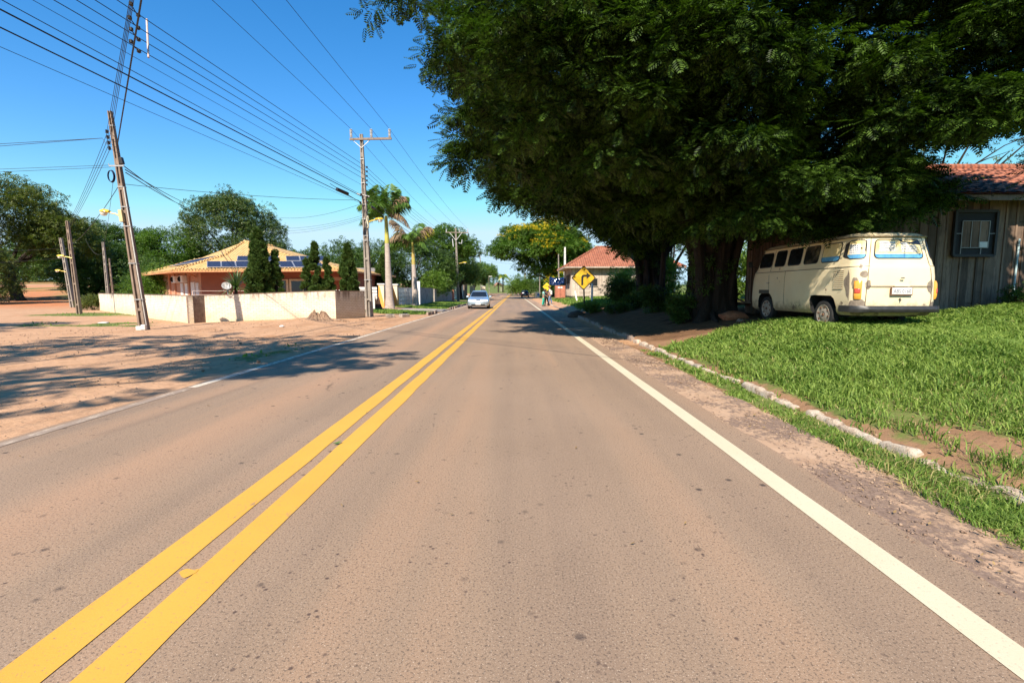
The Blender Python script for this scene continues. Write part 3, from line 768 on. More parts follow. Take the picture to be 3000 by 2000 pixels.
# rear window with posters
rearf = lambda t, z: V.qx(-.53 + 1.06 * t, z) * -1
rw = win(lambda t, z: -(-.56 + 1.12 * t) / .60 * .98, 1.43, 1.79, .07, POST)
def onrear(x, z, off): return V.pt(-x / .60 * .98, z, off)
def quad_patch(x0, x1, za, zb, mat, name, par, off, poly=None):
    mb = MB(); mb.grid(lambda u, v_: onrear(x0 + (x1 - x0) * u, za + (zb - za) * v_, off), 7, 4); return mb.build(name, mat, par, smooth=True)
mb = MB(); ik = MB()
for cx, rows in ((-.26, 5), (.24, 4)):
    for i in range(4):
        z = 1.735 - .052 * i - (.018 if cx > 0 else 0)
        a0, a1 = cx - .185, cx + .185
        if i == 0 and cx > 0: a1 = cx - .02
        mb.grid(lambda u, v_: onrear(a0 + (a1 - a0) * u, z - .02 + .04 * v_, .012), 5, 2)
        q = a0 + .012
        while q < a1 - .03:
            l = random.uniform(.012, .03); ik.grid(lambda u, v_: onrear(q + l * u, z - .012 + random.uniform(.018, .024) * v_, .0135), 2, 2); q += l + random.uniform(.006, .012)
mb.build('notice_sheet', PAPER, rw, smooth=True); ik.build('lettering', INK, rw)
mb = MB(); k = [onrear(x, z, .011) for x, z in ((.02, 1.785), (.535, 1.785), (.545, 1.69), (.30, 1.715), (.12, 1.74), (.03, 1.765))]
mb.add(k, [tuple(range(6))]); mb.build('uncovered_glass', DGLASS, rw)
# rear corner windows
for sgn in (1, -1):
    c_ = win(lambda t, z, s_=sgn: s_ * (1.22 + (V.qy(-1.73, z) - 1.22) * t), 1.43, 1.79, .06, POST if sgn > 0 else DGLASS, g=.02)
    if sgn > 0:
        mb = MB(); ik = MB()
        mb.grid(lambda u, v_: V.pt(1.48 + .50 * u, 1.52 + .2 * v_, .0115), 8, 3)
        for i in range(4):
            q = 1.58
            while q < 1.92: l = .05; ik.grid(lambda u, v_: V.pt(q + l * u, 1.54 + .045 * i + .024 * v_, .013), 2, 2); q += l + .03
        mb.build('notice_sheet', PAPER, c_, smooth=True); ik.build('lettering', INK, c_)
        mb = MB(); mb.add([V.pt(a, b, .0115) for a, b in ((1.24, 1.56), (1.23, 1.785), (1.75, 1.785), (1.60, 1.68), (1.45, 1.62))], [(0, 1, 2, 3, 4)]); mb.build('uncovered_glass', DGLASS, c_)
# side windows
t = NT('curtained_glass'); v = t.coord('Object')
t.base(t.ramp(t.noise(3.0, 5, .6, v), [(.40, (.02, .02, .02)), (.55, (.10, .085, .06)), (.68, (.36, .27, .13))])); t.set(Roughness=.12); t.b.inputs['Coat Weight'].default_value = .4
CURT = t.m
ed = [(-1.64, -1.02), (-.92, -.36), (-.26, .30), (.40, .90), (1.02, 1.66)]
for sgn in (1, -1):
    for i, (a, b) in enumerate(ed):
        win(lambda t, z, a=a, b=b, s_=sgn: s_ * V.qy(a + (b - a) * t, z), 1.41, 1.785 if i < 4 else 1.76, .055, [POST, CURT, DGLASS, DGLASS, DGLASS][i] if sgn > 0 else DGLASS)
win(lambda t, z: 4.15 + 1.0 * t, 1.40, 1.74, .05); win(lambda t, z: -4.15 - 1.0 * t, 1.40, 1.74, .05)
# louvres both sides
for sgn in (1, -1):
    mb = MB(); d = MB()
    for i in range(10):
        z = .80 + i * .042
        d.grid(lambda u, v_: V.pt(sgn * V.qy(-1.86 + .30 * u, z), z + .014 * v_, .004), 3, 2)
        mb.grid(lambda u, v_: V.pt(sgn * V.qy(-1.86 + .30 * u, z), z + .014 + .014 * v_, .004 + .012 * (1 - v_)), 3, 3)
    o = mb.build('louvre', CREAM, root, smooth=True); d.build('vent_slot', DARK, o)
# seams
mb = MB()
V.line(mb, [(-1.08, .34), (-1.08, .84), (1.08, .84), (1.08, .34), (-1.08, .34)], .007)
V.line(mb, [(-1.06, .86), (-1.06, 1.84), (1.06, 1.84), (1.06, .86), (-1.06, .86)], .006)
for s_ in (1, -1):
    V.line(mb, [(s_ * V.qy(y, 1.26), 1.262) for y in (-1.7, -.5, .8, 1.75)], .007)
    V.line(mb, [(s_ * V.qy(.98, .5), .5), (s_ * V.qy(.98, 1.8), 1.82)], .005); V.line(mb, [(s_ * V.qy(.30, .3), .3), (s_ * V.qy(.30, 1.26), 1.26)], .004)
V.line(mb, [(1.02, 1.262), (1.6, 1.262), (2.2, 1.262)], .006); V.line(mb, [(-1.02, 1.262), (-1.6, 1.262), (-2.2, 1.262)], .006)
mb.build('seam', M('seam_dark', (.06, .04, .025), .9), root)  # dark lines of the panel joints
# gutter
mb = MB(); V.line(mb, [(q, 1.865) for q in (0, 1, 1.5, 2, 3, 3.5, 4, 5)], .012, .004); V.line(mb, [(-q, 1.865) for q in (0, 1, 1.5, 2, 3, 3.5, 4, 5)], .012, .004)
mb.build('rain_gutter', M('dirty_gutter', (.32, .24, .15), .8, var=.5, scale=15, col2=(.08, .05, .03)), root)
# bumper
BUMP = M('dark_bumper', (.035, .034, .034), .45, var=.4, scale=10)
def bfn(u, v_):
    q = -2.05 + 4.1 * u; a = 2 * math.pi * v_
    p = V.pt(q if abs(q) > 1e-6 else 1e-6, .40, .10 if abs(q) < 1.7 else .10 - .12 * (abs(q) - 1.7)); return p + Vector((0, -.045 * math.cos(a) * (1 if abs(q) < 1.2 else .6), .07 * math.sin(a)))
mb = MB(); mb.grid(bfn, 41, 11); mb.build('bumper', BUMP, root, smooth=True)
mb = MB(); mb.grid(lambda u, v_: V.pt(4.0 + 2.0 * u if u <= .5 else -(6.0 - 2.0 * u), .42, .09) + Vector((0, .04 * math.cos(6.283 * v_), .07 * math.sin(6.283 * v_))), 21, 11); mb.build('bumper', BUMP, root, smooth=True)
# tail lamps
AMB = M('amber_lens', (.80, .36, .05), .25, coat=.5, var=.1); REDL = M('red_lens', (.55, .07, .04), .25, coat=.5, var=.1)
for s_ in (1, -1):
    mb = MB()
    def lamp(z0, z1, q0, q1, off, mb):
        mb.grid(lambda u, v_: V.pt(s_ * (q0 + (q1 - q0) * u), z0 + (z1 - z0) * v_, off * (1 - (2 * u - 1) ** 4 * .9) * (1 - (2 * v_ - 1) ** 6 * .5)), 9, 9)
    lamp(.60, .97, 1.30, 1.68, .045, mb); o = mb.build('tail_lamp', AMB, root, smooth=True)
    mb = MB(); lamp(.70, .83, 1.32, 1.66, .052, mb); mb.build('red_lens', REDL, o, smooth=True)
# number plate
PL = M('plate_white', (.72, .70, .66), .5, var=.08)
mb = MB(); mb.box((0, -2.345, .76), (.44, .02, .17)); pl = mb.build('plate_holder', RUSTM, root)
n_ = MB().box((0, -2.360, .765), (.405, .012, .132)).build('number_plate', PL, root, bevel=.004)
text_mesh('ABS·0160', 'lettering', INK, .105, Matrix.Translation((0, -2.3672, .758)) @ Matrix.Rotation(math.pi / 2, 4, 'X') @ Matrix.Scale(.86, 4, (1, 0, 0)), n_)
MB().box((0, -2.335, .865), (.30, .05, .03)).build('plate_lamp_housing', CREAM, root, bevel=.008)
MB().tube([(-.035, -2.35, 1.02), (.02, -2.36, 1.025), (.04, -2.34, 1.02)], [.012, .014, .008], 8).build('tailgate_handle', M('handle_metal', (.18, .15, .12), .5, .4), root, smooth=True)
MB().tube([(-.015, -2.33, .62), (.0, -2.345, .59), (.0, -2.34, .56)], [.016, .013, .006], 8).build('engine_lid_catch', M('handle_metal', (.18, .15, .12)), root, smooth=True)
for s_ in (1, -1):
    p = V.pt(s_ * V.qy(1.06, .98), .98, .03)
    MB().tube([p + Vector((0, -.06, 0)), p + Vector((0, .05, .0))], [.011, .009], 8).build('door_handle', CHROME, root, smooth=True)
    p = V.pt(s_ * V.qy(1.72, 1.4), 1.40, .02)
    mb = MB(); mb.tube([p, p + Vector((-s_ * .14, .03, .06))], .008, 6); mb.box(p + Vector((-s_ * .20, .03, .10)), (.11, .03, .16)); mb.build('wing_mirror', BLACKR, root, bevel=.012)
# primer and bare patches
def blot(q0, q1, z0, z1, off=.003, seed=0):
    def fn(u, v_):
        a = 2 * math.pi * u; r = v_ * (.75 + .5 * float(fnoise(math.cos(a) * 2 + seed, math.sin(a) * 2, 1.2)))
        q = (q0 + q1) / 2 + (q1 - q0) / 2 * r * math.cos(a); z = (z0 + z1) / 2 + (z1 - z0) / 2 * r * math.sin(a); return V.pt(q, z, off)
    m_ = MB(); m_.grid(fn, 24, 4, closed_u=True); return m_
for k, a in enumerate(((1.04, 1.42, 1.04, 1.17), (1.45, 1.80, .80, 1.04), (.92, 1.16, .80, .98), (-.90, -1.18, .72, 1.0), (1.05, 1.95, .36, .60), (-1.05, -1.5, .40, .55), (1.9, 2.03, .6, 1.2))):
    blot(*a, seed=k * 3.1).build('bare_patch', GREYP, root, smooth=True)
mb = MB(); V.patch(mb, lambda t, z: V.qy(1.02 + .52 * t, z), .70, .80, .004, .01); mb.build('primer_strip', M('dark_primer', (.10, .09, .07), .8, var=.3), root, smooth=True)

# ---- modern cars
def car(name, label, paint, L, W, H, prof, loc, rz, hatch=False, glassz=None, front=True):
    root = thing(name, label, 'car', loc, rz, world=False)
    B = Loft(prof['body']); mb = MB(); B.body(mb, prof['bz'], 6); body = mb.build('body', [paint, DARK], root, smooth=True)
    cut.v.clear(); cut.f.clear(); cut.mi.clear()
    wr = .315
    for sx in (-1, 1):
        for yy in prof['wy']: arch(yy, [(-.36, -.1), (-.36, .33)] + [(-.36 * math.cos(a), .33 + .36 * math.sin(a)) for a in np.linspace(.2, math.pi - .2, 10)] + [(.36, .33), (.36, -.1)], sx * .52, sx * 1.1)
    carve(body, cut, DARK)
    for sx in (-1, 1):
        for yy in prof['wy']: wheel(root, sx * (W / 2 - .10), yy, .31, .31, .2, sx, rim=M('alloy', (.45, .45, .46), .35, .7), holes=5)
    C = Loft(prof['cab']); mb = MB(); C.body(mb, prof['cz'], 6); mb.build('roof', paint, root, smooth=True)
    z0, z1 = prof['gz']
    for nm, fa in (('windscreen', lambda t, z: (3.42 + 1.58 * t * 2) if t <= .5 else -(5 - 1.58 * (t - .5) * 2)), ('rear_window', lambda t, z: (-1.42 + 2.84 * t))):
        mb = MB(); C.patch(mb, fa, z0, z1, .006, .05, nu=17); mb.build(nm, DGLASS, root, smooth=True)
    for s_ in (1, -1):
        for a, b in prof['sw']:
            mb = MB(); C.patch(mb, lambda t, z: s_ * C.qy(a + (b - a) * t, z), z0, z1 - .01, .006, .04); mb.build('side_window', DGLASS, root, smooth=True)
        mb = MB(); mb.box((s_ * (W / 2 + .07), prof['my'], .95), (.20, .09, .13)); mb.build('wing_mirror', paint, root, bevel=.03)
    return root, B
SILV = M('silver_blue_paint', (.42, .52, .60), .25, .55, var=.04, coat=.8)
HL = M('headlamp', (.85, .87, .9), .08, var=.05, coat=1.0)
TYP = dict(body=[(.20, .78, -2.05, 2.08, .3, .45), (.30, .85, -2.12, 2.20, .3, .5), (.55, .865, -2.14, 2.22, .3, .5), (.68, .865, -2.13, 2.16, .3, .5), (.76, .85, -2.10, 2.02, .3, .55), (.84, .83, -2.04, 1.60, .3, .5), (.92, .79, -1.98, 1.18, .3, .4), (.95, .74, -1.9, 1.0, .3, .4)],
           bz=[.20, .25, .30, .42, .55, .62, .68, .72, .76, .80, .84, .88, .92, .95], wy=(1.35, -1.30),
           cab=[(.90, .775, -1.95, 1.16, .35, .45), (.96, .765, -1.90, 1.02, .35, .42), (1.36, .60, -1.45, .32, .3, .3), (1.42, .55, -1.30, .16, .3, .3), (1.455, .42, -1.0, -.05, .25, .2), (1.465, .2, -.7, -.3, .1, .1)],
           cz=[.90, .96, 1.05, 1.15, 1.25, 1.36, 1.39, 1.42, 1.44, 1.455, 1.465], gz=(.965, 1.36), sw=((-1.25, -.42), (-.36, .40)), my=.75)
car1, B = car('silver_car', 'silver blue saloon car driving towards the camera in the oncoming lane', SILV, 4.5, 1.73, 1.46, TYP, (-2.93, 40.9, 0), math.pi + R(1.5))
for s_ in (1, -1):
    mb = MB(); B.patch(mb, lambda t, z: s_ * (3.40 + 1.12 * t), .58, .745, .008, .05); mb.build('headlamp', HL, car1, smooth=True)
    mb = MB(); B.patch(mb, lambda t, z: s_ * (3.75 + .75 * t), .28, .37, .008, .03); mb.build('fog_lamp_recess', DARK, car1, smooth=True)
mb = MB(); B.patch(mb, lambda t, z: 4.55 + .9 * t if t <= .5 else -(5.45 - .9 * t), .64, .72, .010, .03, nu=15); g = mb.build('grille', DARK, car1, smooth=True)
mb = MB(); B.patch(mb, lambda t, z: 4.55 + .9 * t if t <= .5 else -(5.45 - .9 * t), .672, .69, .018, .005, nu=15); mb.build('grille_bar', CHROME, g, smooth=True)
mb = MB(); B.patch(mb, lambda t, z: 4.45 + 1.1 * t if t <= .5 else -(5.55 - 1.1 * t), .27, .37, .010, .03, nu=15); mb.build('air_intake', DARK, car1, smooth=True)
MB().box((0, 2.29, .40), (.40, .02, .13)).build('number_plate', PL, car1)
BLKP = M('black_paint', (.012, .014, .02), .2, .2, var=.2, coat=.9)
car2, B = car('black_car', 'small black hatchback seen from behind, far along the right lane', BLKP, 4.0, 1.66, 1.45, dict(TYP, cab=[(.90, .775, -2.02, 1.16, .3, .45), (.96, .765, -2.0, 1.02, .3, .42), (1.36, .62, -1.82, .32, .3, .3), (1.42, .55, -1.7, .16, .3, .3), (1.455, .42, -1.3, -.05, .25, .2), (1.465, .2, -.8, -.3, .1, .1)]), (2.35, 107, .12), R(-4))
for s_ in (1, -1):
    mb = MB(); B.patch(mb, lambda t, z: s_ * (.85 + .9 * t), .62, .86, .01, .04); mb.build('tail_lamp', REDL, car2, smooth=True)
MB().box((0, -2.21, .62), (.40, .02, .13)).build('number_plate', PL, car2)

# ================================================================== PEOPLE
def skin(name, chains, mat, parent, radii=None, sub=1):
    """chains: list of (list of (pos, r)); first chain first vertex is the root; vertices shared by key"""
    me = bpy.data.meshes.new(name); vs = []; es = []; rs = []; key = {}
    for ch in chains:
        prev = None
        for p, r in ch:
            k = tuple(round(x, 4) for x in p)
            if k not in key: key[k] = len(vs); vs.append(p); rs.append(r)
            i = key[k]
            if prev is not None and prev != i: es.append((prev, i))
            prev = i
    me.from_pydata(vs, es, []); o = bpy.data.objects.new(name, me); COL.objects.link(o)
    m = o.modifiers.new('s', 'SKIN'); sv = me.skin_vertices[0].data
    for i, r in enumerate(rs):
        rr_ = r if hasattr(r, '__len__') else (r, r); sv[i].radius = rr_; sv[i].use_root = (i == 0)
    s = o.modifiers.new('d', 'SUBSURF'); s.levels = s.render_levels = sub
    bpy.context.view_layer.update()
    nm = bpy.data.meshes.new_from_object(o.evaluated_get(bpy.context.evaluated_depsgraph_get()))
    bpy.data.objects.remove(o)
    nm.materials.clear(); nm.materials.append(mat); nm.polygons.foreach_set('use_smooth', [True] * len(nm.polygons))
    ob = bpy.data.objects.new(name, nm); COL.objects.link(ob); ob.parent = parent; return ob
SKIN = M('skin', (.42, .22, .13), .55, var=.08)
HAIR = M('dark_hair', (.02, .013, .01), .6, var=.3, scale=30)
SHOE = M('shoe', (.06, .05, .045), .6)
def person(label, loc, rz, H, top, trous, pose, hair_len=.0, sleeves=.35):
    """pose: dict with lean, legs [(fwd of foot, out)], arms [(elbow), (hand)] ; local +y is the facing direction"""
    root = thing('person', label, 'person', loc, rz, world=False); h = H / 1.75
    P = lambda x, y, z: (x * h, y * h, z * h)
    ln = pose.get('lean', 0.)
    L = lambda x, y, z: P(x, y + ln * (z - .95), z)          # leaning upper body
    hip = P(0, 0, .97); ch = []
    ch.append([(hip, (.125 * h, .10 * h)), (L(0, 0, 1.10), (.12 * h, .095 * h)), (L(0, 0, 1.28), (.145 * h, .10 * h)), (L(0, 0, 1.40), (.13 * h, .085 * h)), (L(0, .0, 1.47), .058 * h), (L(0, .015, 1.53), .05 * h)])
    for s_, (fx, fy) in zip((-1, 1), pose['feet']):
        kn = P(s_ * .09 + (fx - s_ * .09) * .45, fy * .5 + .03, .52); an = P(fx, fy, .09)
        ch.append([(hip, .1), (P(s_ * .085, 0, .90), .088 * h), (kn, .058 * h), (P(fx, fy * .85, .33), .054 * h), (an, .036 * h), (P(fx, fy + .05, .05), .04 * h), (P(fx, fy + .15, .035), .034 * h), (P(fx, fy + .20, .03), .022 * h)])
    hands = []
    for s_, (el, ha) in zip((-1, 1), pose['arms']):
        sh = L(s_ * .17, 0, 1.42); e = L(*el); w_ = L(*ha); d = (Vector(w_) - Vector(e)).normalized()
        ch.append([(L(0, 0, 1.40), .1), (sh, .055 * h), (e, .04 * h), (tuple(Vector(e).lerp(Vector(w_), .5)), .036 * h), (w_, .024 * h)])
        pm = Vector(w_) + d * .05 * h; ch.append([(w_, .024 * h), (tuple(pm), (.030 * h, .018 * h))])
        side = d.cross(Vector((0, 0, 1) if abs(d.z) < .8 else (0, 1, 0))).normalized(); nrm = d.cross(side)
        for k, (o_, l_) in enumerate(((-.027, .062), (-.009, .072), (.009, .068), (.027, .055))):
            b = pm + side * o_ * h + d * .03 * h; m_ = b + d * l_ * .55 * h + nrm * .006 * h; t_ = m_ + d * l_ * .35 * h + nrm * .02 * h
            ch.append([(tuple(pm), .02 * h), (tuple(b), .0095 * h), (tuple(m_), .0085 * h), (tuple(t_), .007 * h)])
        b = Vector(w_) + d * .03 * h + side * .035 * h; t_ = b + d * .04 * h + side * .018 * h
        ch.append([(w_, .02 * h), (tuple(b), .011 * h), (tuple(t_), .009 * h)])
    # head grown from the neck
    hd = pose.get('head', (0, .02)); hx, hy = hd
    ch.append([(L(0, .015, 1.53), .05 * h), (L(hx * .5, .02 + hy * .5, 1.585), (.062 * h, .07 * h)), (L(hx, .02 + hy, 1.65), (.073 * h, .088 * h)), (L(hx, .01 + hy, 1.71), (.066 * h, .08 * h))])
    body = skin('body', ch, SKIN, root)
    c = Vector(L(hx, .02 + hy, 1.645))
    # face: nose, mouth, eyes, ears
    mb = MB(); f = Vector((0, 1, 0))
    mb.tube([c + Vector((0, .085 * h, .02 * h)), c + Vector((0, .108 * h, -.012 * h)), c + Vector((0, .088 * h, -.02 * h))], [.006 * h, .012 * h, .008 * h], 6); mb.build('nose', SKIN, root, smooth=True)
    mb = MB(); mb.box(c + Vector((0, .086 * h, -.048 * h)), (.04 * h, .01 * h, .009 * h)); mb.build('mouth', M('lips', (.30, .10, .08), .5), root)
    for s_ in (-1, 1):
        MB().lathe([(.001, -.01 * h), (.010 * h, 0), (.001, .01 * h)], c + Vector((s_ * .028 * h, .080 * h, .018 * h)), 'Y', 8).build('eye', M('eye', (.03, .02, .02), .2), root)
        MB().lathe([(.001, -.008 * h), (.022 * h, 0), (.001, .008 * h)], c + Vector((s_ * .074 * h, 0, 0)), 'X', 8).build('ear', SKIN, root, smooth=True)
    # hair cap
    def hf(u, v_):
        a = 2 * math.pi * u; b = v_ * math.pi * .62
        dr = Vector((math.sin(b) * math.cos(a) * .082, math.sin(b) * math.sin(a) * .100 - .012, math.cos(b) * .098 + .022)) * h
        if math.sin(a) > .2 and v_ > .55: dr *= .93
        p = c + dr
        if hair_len and v_ > .8 and math.sin(a) < .35: p.z -= hair_len * h * (v_ - .8) / .2; p.y -= .02 * h
        return p
    MB().grid(hf, 18, 9, closed_u=True).build('hair', HAIR, root, smooth=True)
    # clothes: shirt and trousers as their own skins, a little larger
    g = .014
    sc = [[(L(0, 0, .93), (.135 * h + g, .11 * h + g)), (L(0, 0, 1.10), (.128 * h + g, .10 * h + g)), (L(0, 0, 1.28), (.15 * h + g, .105 * h + g)), (L(0, 0, 1.40), (.135 * h + g, .09 * h + g)), (L(0, 0, 1.47), .066 * h)]]
    for s_, (el, ha) in zip((-1, 1), pose['arms']):
        sh = Vector(L(s_ * .17, 0, 1.42)); e = Vector(L(*el))
        sc.append([(L(0, 0, 1.40), .1), (tuple(sh), .06 * h + g), (tuple(sh.lerp(e, min(1, sleeves * 2))), .047 * h + g)])
    skin('shirt', sc, top, root)
    tc = [[(P(0, 0, 1.02), (.13 * h + g, .105 * h + g)), (P(0, 0, .94), (.128 * h + g, .105 * h + g))]]
    for s_, (fx, fy) in zip((-1, 1), pose['feet']):
        kn = P(s_ * .09 + (fx - s_ * .09) * .45, fy * .5 + .03, .52)
        tc.append([(P(0, 0, .94), .1), (P(s_ * .088, 0, .88), .095 * h + g), (kn, .068 * h + g), (P(fx, fy * .85, .33), .064 * h + g), (P(fx, fy, .10), .058 * h + g)])
    skin('trousers', tc, trous, root)
    for fx, fy in pose['feet']:
        MB().tube([P(fx, fy - .06, .045), P(fx, fy + .04, .05), P(fx, fy + .15, .04), P(fx, fy + .22, .03)], [.042 * h, .05 * h, .046 * h, .025 * h], 10).build('shoe', SHOE, root, smooth=True)
    return root
TEAL = M('teal_cloth', (.02, .42, .30), .8, var=.15); AQUA = M('aqua_top', (.30, .62, .52), .8); BLK = M('black_cloth', (.015, .015, .018), .85, var=.3)
WHT = M('white_cloth', (.80, .77, .72), .8, var=.08); JEAN = M('denim', (.14, .20, .32), .85, var=.3, scale=20); NAVY = M('dark_cloth', (.03, .025, .03), .85)
person('woman in aqua top and bright green trousers standing on the road shoulder', (2.72, 45.9, 0.02), R(-110), 1.60, AQUA, TEAL, dict(lean=.05, feet=[(-.10, .0), (.12, -.06)], arms=[((-.27, .05, 1.14), (-.22, .26, 1.02)), ((.26, .02, 1.14), (.24, .12, .92))], head=(0, .05)), hair_len=.16)
o = person('person in dark sleeveless clothes leaning forward between the other two walkers', (3.08, 46.9, .06), R(150), 1.56, NAVY, BLK, dict(lean=.16, feet=[(-.12, -.18), (.10, .14)], arms=[((-.26, .05, 1.12), (-.20, .28, 1.0)), ((.26, .10, 1.12), (.18, .33, 1.02))], head=(0, .08)), hair_len=.1, sleeves=.15)
person('man in white shirt and blue jeans with a light backpack, rightmost of the walkers', (3.52, 48.4, .10), R(75), 1.74, WHT, JEAN, dict(lean=.04, feet=[(-.11, .10), (.12, -.14)], arms=[((-.28, .0, 1.15), (-.24, .22, 1.0)), ((.27, -.02, 1.14), (.26, .12, .90))], head=(0, .03)))
bg_ = thing('shoulder_bag', 'black bag hanging between the walkers', 'bag', (2.92, 46.3, .82), 0, world=False)
MB().lathe([(.02, 0), (.17, .02), (.21, .14), (.19, .30), (.10, .38), (.02, .39)], (0, 0, 0), 'Z', 14).build('pouch', BLK, bg_, smooth=True)
MB().tube([(-.12, 0, .34), (-.05, 0, .58), (.05, 0, .62), (.12, 0, .34)], .012, 6).build('strap', BLK, bg_)
bk = thing('backpack', 'pale backpack worn by the man in the white shirt', 'backpack', (3.66, 48.36, 1.06), R(75), world=False)
MB().box((0, 0, .20), (.28, .15, .40)).build('pack', M('pack_cloth', (.62, .60, .56), .8), bk, bevel=.05)
for s_ in (-1, 1): MB().tube([(s_ * .09, .06, .38), (s_ * .10, .14, .42), (s_ * .10, .22, .30), (s_ * .09, .20, .1)], .014, 6).build('strap', BLK, bk)
# ================================================================== POLES, LAMPS, WIRES
POLEC = M('pole_concrete', (.28, .24, .20), .9, var=.3, scale=4, bump=.4, bscale=25)
POLEB = M('weathered_pole', (.17, .115, .08), .95, var=.45, scale=3, bump=.5, bscale=25, col2=(.27, .20, .15))
YLAMP = M('yellow_enamel', (.80, .55, .03), .35, coat=.4, var=.08)
LENS = M('lamp_glass', (.75, .74, .68), .2, coat=.6, var=.05)
PORC = M('porcelain', (.62, .60, .56), .3, coat=.5, var=.1); BLKI = M('black_insulator', (.03, .025, .022), .4, var=.2)
STEEL = M('galvanised', (.42, .41, .40), .5, .5, var=.2); WOODX = M('crossarm_wood', (.26, .20, .15), .9, var=.3, scale=12, bump=.3)
CAB = M('black_cable', (.012, .012, .014), .6)
def pole(label, base, top, w0, w1, mat, holes=True, group='utility poles', facing=0.):
    base = Vector(base); top = Vector(top)
    r = thing('utility_pole', label, 'utility pole', base, 0, group)
    mb = MB(); d = top - base; n = 9
    # double-T section: two flanges and a recessed web with rungs
    for k in range(n):
        a = base + d * k / n; b = base + d * (k + 1) / n; f0 = w0 + (w1 - w0) * k / n; f1 = w0 + (w1 - w0) * (k + 1) / n
        for s in (-1, 1):
            mb.beam(a + Vector((s * f0 * .36, 0, 0)), b + Vector((s * f1 * .36, 0, 0)), f0 * .28, f0 * .9, f1 * .28, f1 * .9)
        mb.beam(a + Vector((0, .01, 0)), b + Vector((0, .01, 0)), f0 * .46, f0 * .34, f1 * .46, f1 * .34)
        if k % 2 == 1 or k > 5:
            c = a; mb.box(c + Vector((0, 0, .02)), (f0 * .46, f0 * .8, .10 + .12 * (k > 5)))
    mb.build('shaft', mat, r); return r
def insul(mb, p, h=.26, r=.075, n=5):
    prof = [(.02, 0)]
    for i in range(n): z = h * (i + .2) / n; prof += [(.035, z), (r, z + .008), (r * .8, z + h / n * .45), (.03, z + h / n * .6)]
    prof += [(.02, h)]; mb.lathe(prof, p, 'Z', 12)
def lamp_arm(r, p, dirx, L=.75, lab=None):
    p = Vector(p); e = p + Vector((dirx * L * .45, -.05, .10))
    MB().tube([p, p + Vector((dirx * L * .2, -.02, .07)), e], .028, 8).build('lamp_bracket', YLAMP, r, smooth=True)
    def fn(u, v):
        a = 2 * math.pi * u; t_ = v; wd = .13 * math.sin(math.pi * min(1, .12 + t_ * .86)) ** .6
        return e + Vector((dirx * L * .55 * t_, wd * math.cos(a), .02 + .03 * t_ + (wd * .75 if math.sin(a) > 0 else wd * .25) * math.sin(a)))
    o = MB().grid(fn, 14, 9, closed_u=True).build('lamp_head', YLAMP, r, smooth=True)
    MB().lathe([(.001, -.10), (.07, -.085), (.105, -.04), (.115, .01), (.001, .02)], e + Vector((dirx * L * .34, 0, -.01)), 'Z', 14).build('lamp_glass', LENS, o, smooth=True)
def wire(label, pts, r=.009, group=None, sag=0., mat=None, name='power_line', cat='wire'):
    P = [Vector(p) for p in pts]
    if len(P) == 2:
        n = 14; a, b = P; P = [a.lerp(b, k / n) - Vector((0, 0, sag * 4 * (k / n) * (1 - k / n))) for k in range(n + 1)]
    o = MB().tube(P, r, 5, cap=False).build(name, mat or CAB, None, smooth=True, org=P[0])
    return tag(o, label, cat, group)

# pole one: leaning, weathered, at the street corner
b1 = Vector((-13.62, 17.85, 0)); t1 = Vector((-14.24, 17.85, 7.70)); D1 = t1 - b1
p1 = pole('leaning brown weathered pole with yellow lamp and cable coil, at the white wall corner', b1 - D1 * .02, t1, .27, .12, POLEB)
def on1(z, dx=0, dy=-.0): return b1 + D1 * (z / 7.7) + Vector((dx, dy, 0))
MB().tube([on1(0, .14, -.06), on1(2.5, .125, -.06), on1(5.1, .10, -.05)], .022, 7).build('conduit', M('pale_conduit', (.62, .58, .52), .6), p1, smooth=True)
mb = MB(); mb.box(on1(.06, -.06, -.15), (.20, .12, .16)); MB().box(on1(.09, .10, -.15), (.15, .12, .19), rz=.2).build('white_stone', PORC, p1, bevel=.02); mb.build('white_stone', PORC, p1, bevel=.02)
for i in range(4):
    z = 7.0 - .19 * i; c = on1(z, -.20, -.03)
    MB().lathe([(.02, -.06), (.055, -.05), (.03, -.02), (.06, .0), (.03, .02), (.055, .05), (.02, .06)], c, 'Z', 10).build('insulator', BLKI, p1, smooth=True)
    MB().tube([c, on1(z, -.06, 0)], .012, 5).build('insulator_pin', STEEL, p1)
MB().box(on1(6.0, .15, -.02), (.11, .12, .24), rot=Matrix.Rotation(-.2, 3, 'Y')).build('junction_box', BLKI, p1, bevel=.015)
mb = MB(); mb.beam(on1(5.82, -.28, -.06), on1(5.82, .24, -.06), .035, .05); mb.tube([on1(5.82, -.28, -.06), on1(5.9, -.30, -.06)], .015, 5); mb.build('cable_bracket', STEEL, p1)
mb = MB(); c = on1(5.46, -.26, -.08)
for q in range(4): mb.tube([c + Vector((.105 * math.cos(a) * (1 + .04 * q), .02 * q - .03, (.19 + .008 * q) * math.sin(a))) for a in np.linspace(0, 2 * math.pi, 22)], .010, 5, cap=False)
mb.build('cable_coil', M('blue_cable', (.02, .03, .09), .5), p1, smooth=True)
for z in (5.1, 4.4, 3.72, 2.4, 1.1, 7.2): 
    f = .27 - .15 * z / 7.7; MB().box(on1(z), (f * 1.1, f * 1.05, .035)).build('strap', STEEL, p1)
MB().box(on1(4.08, -.10, -.10), (.13, .12, .42), rot=Matrix.Rotation(-.08, 3, 'Y')).build('ballast_box', M('ochre_box', (.62, .50, .25), .6), p1, bevel=.01)
lamp_arm(p1, on1(4.08, -.17, -.10), -1, .66)

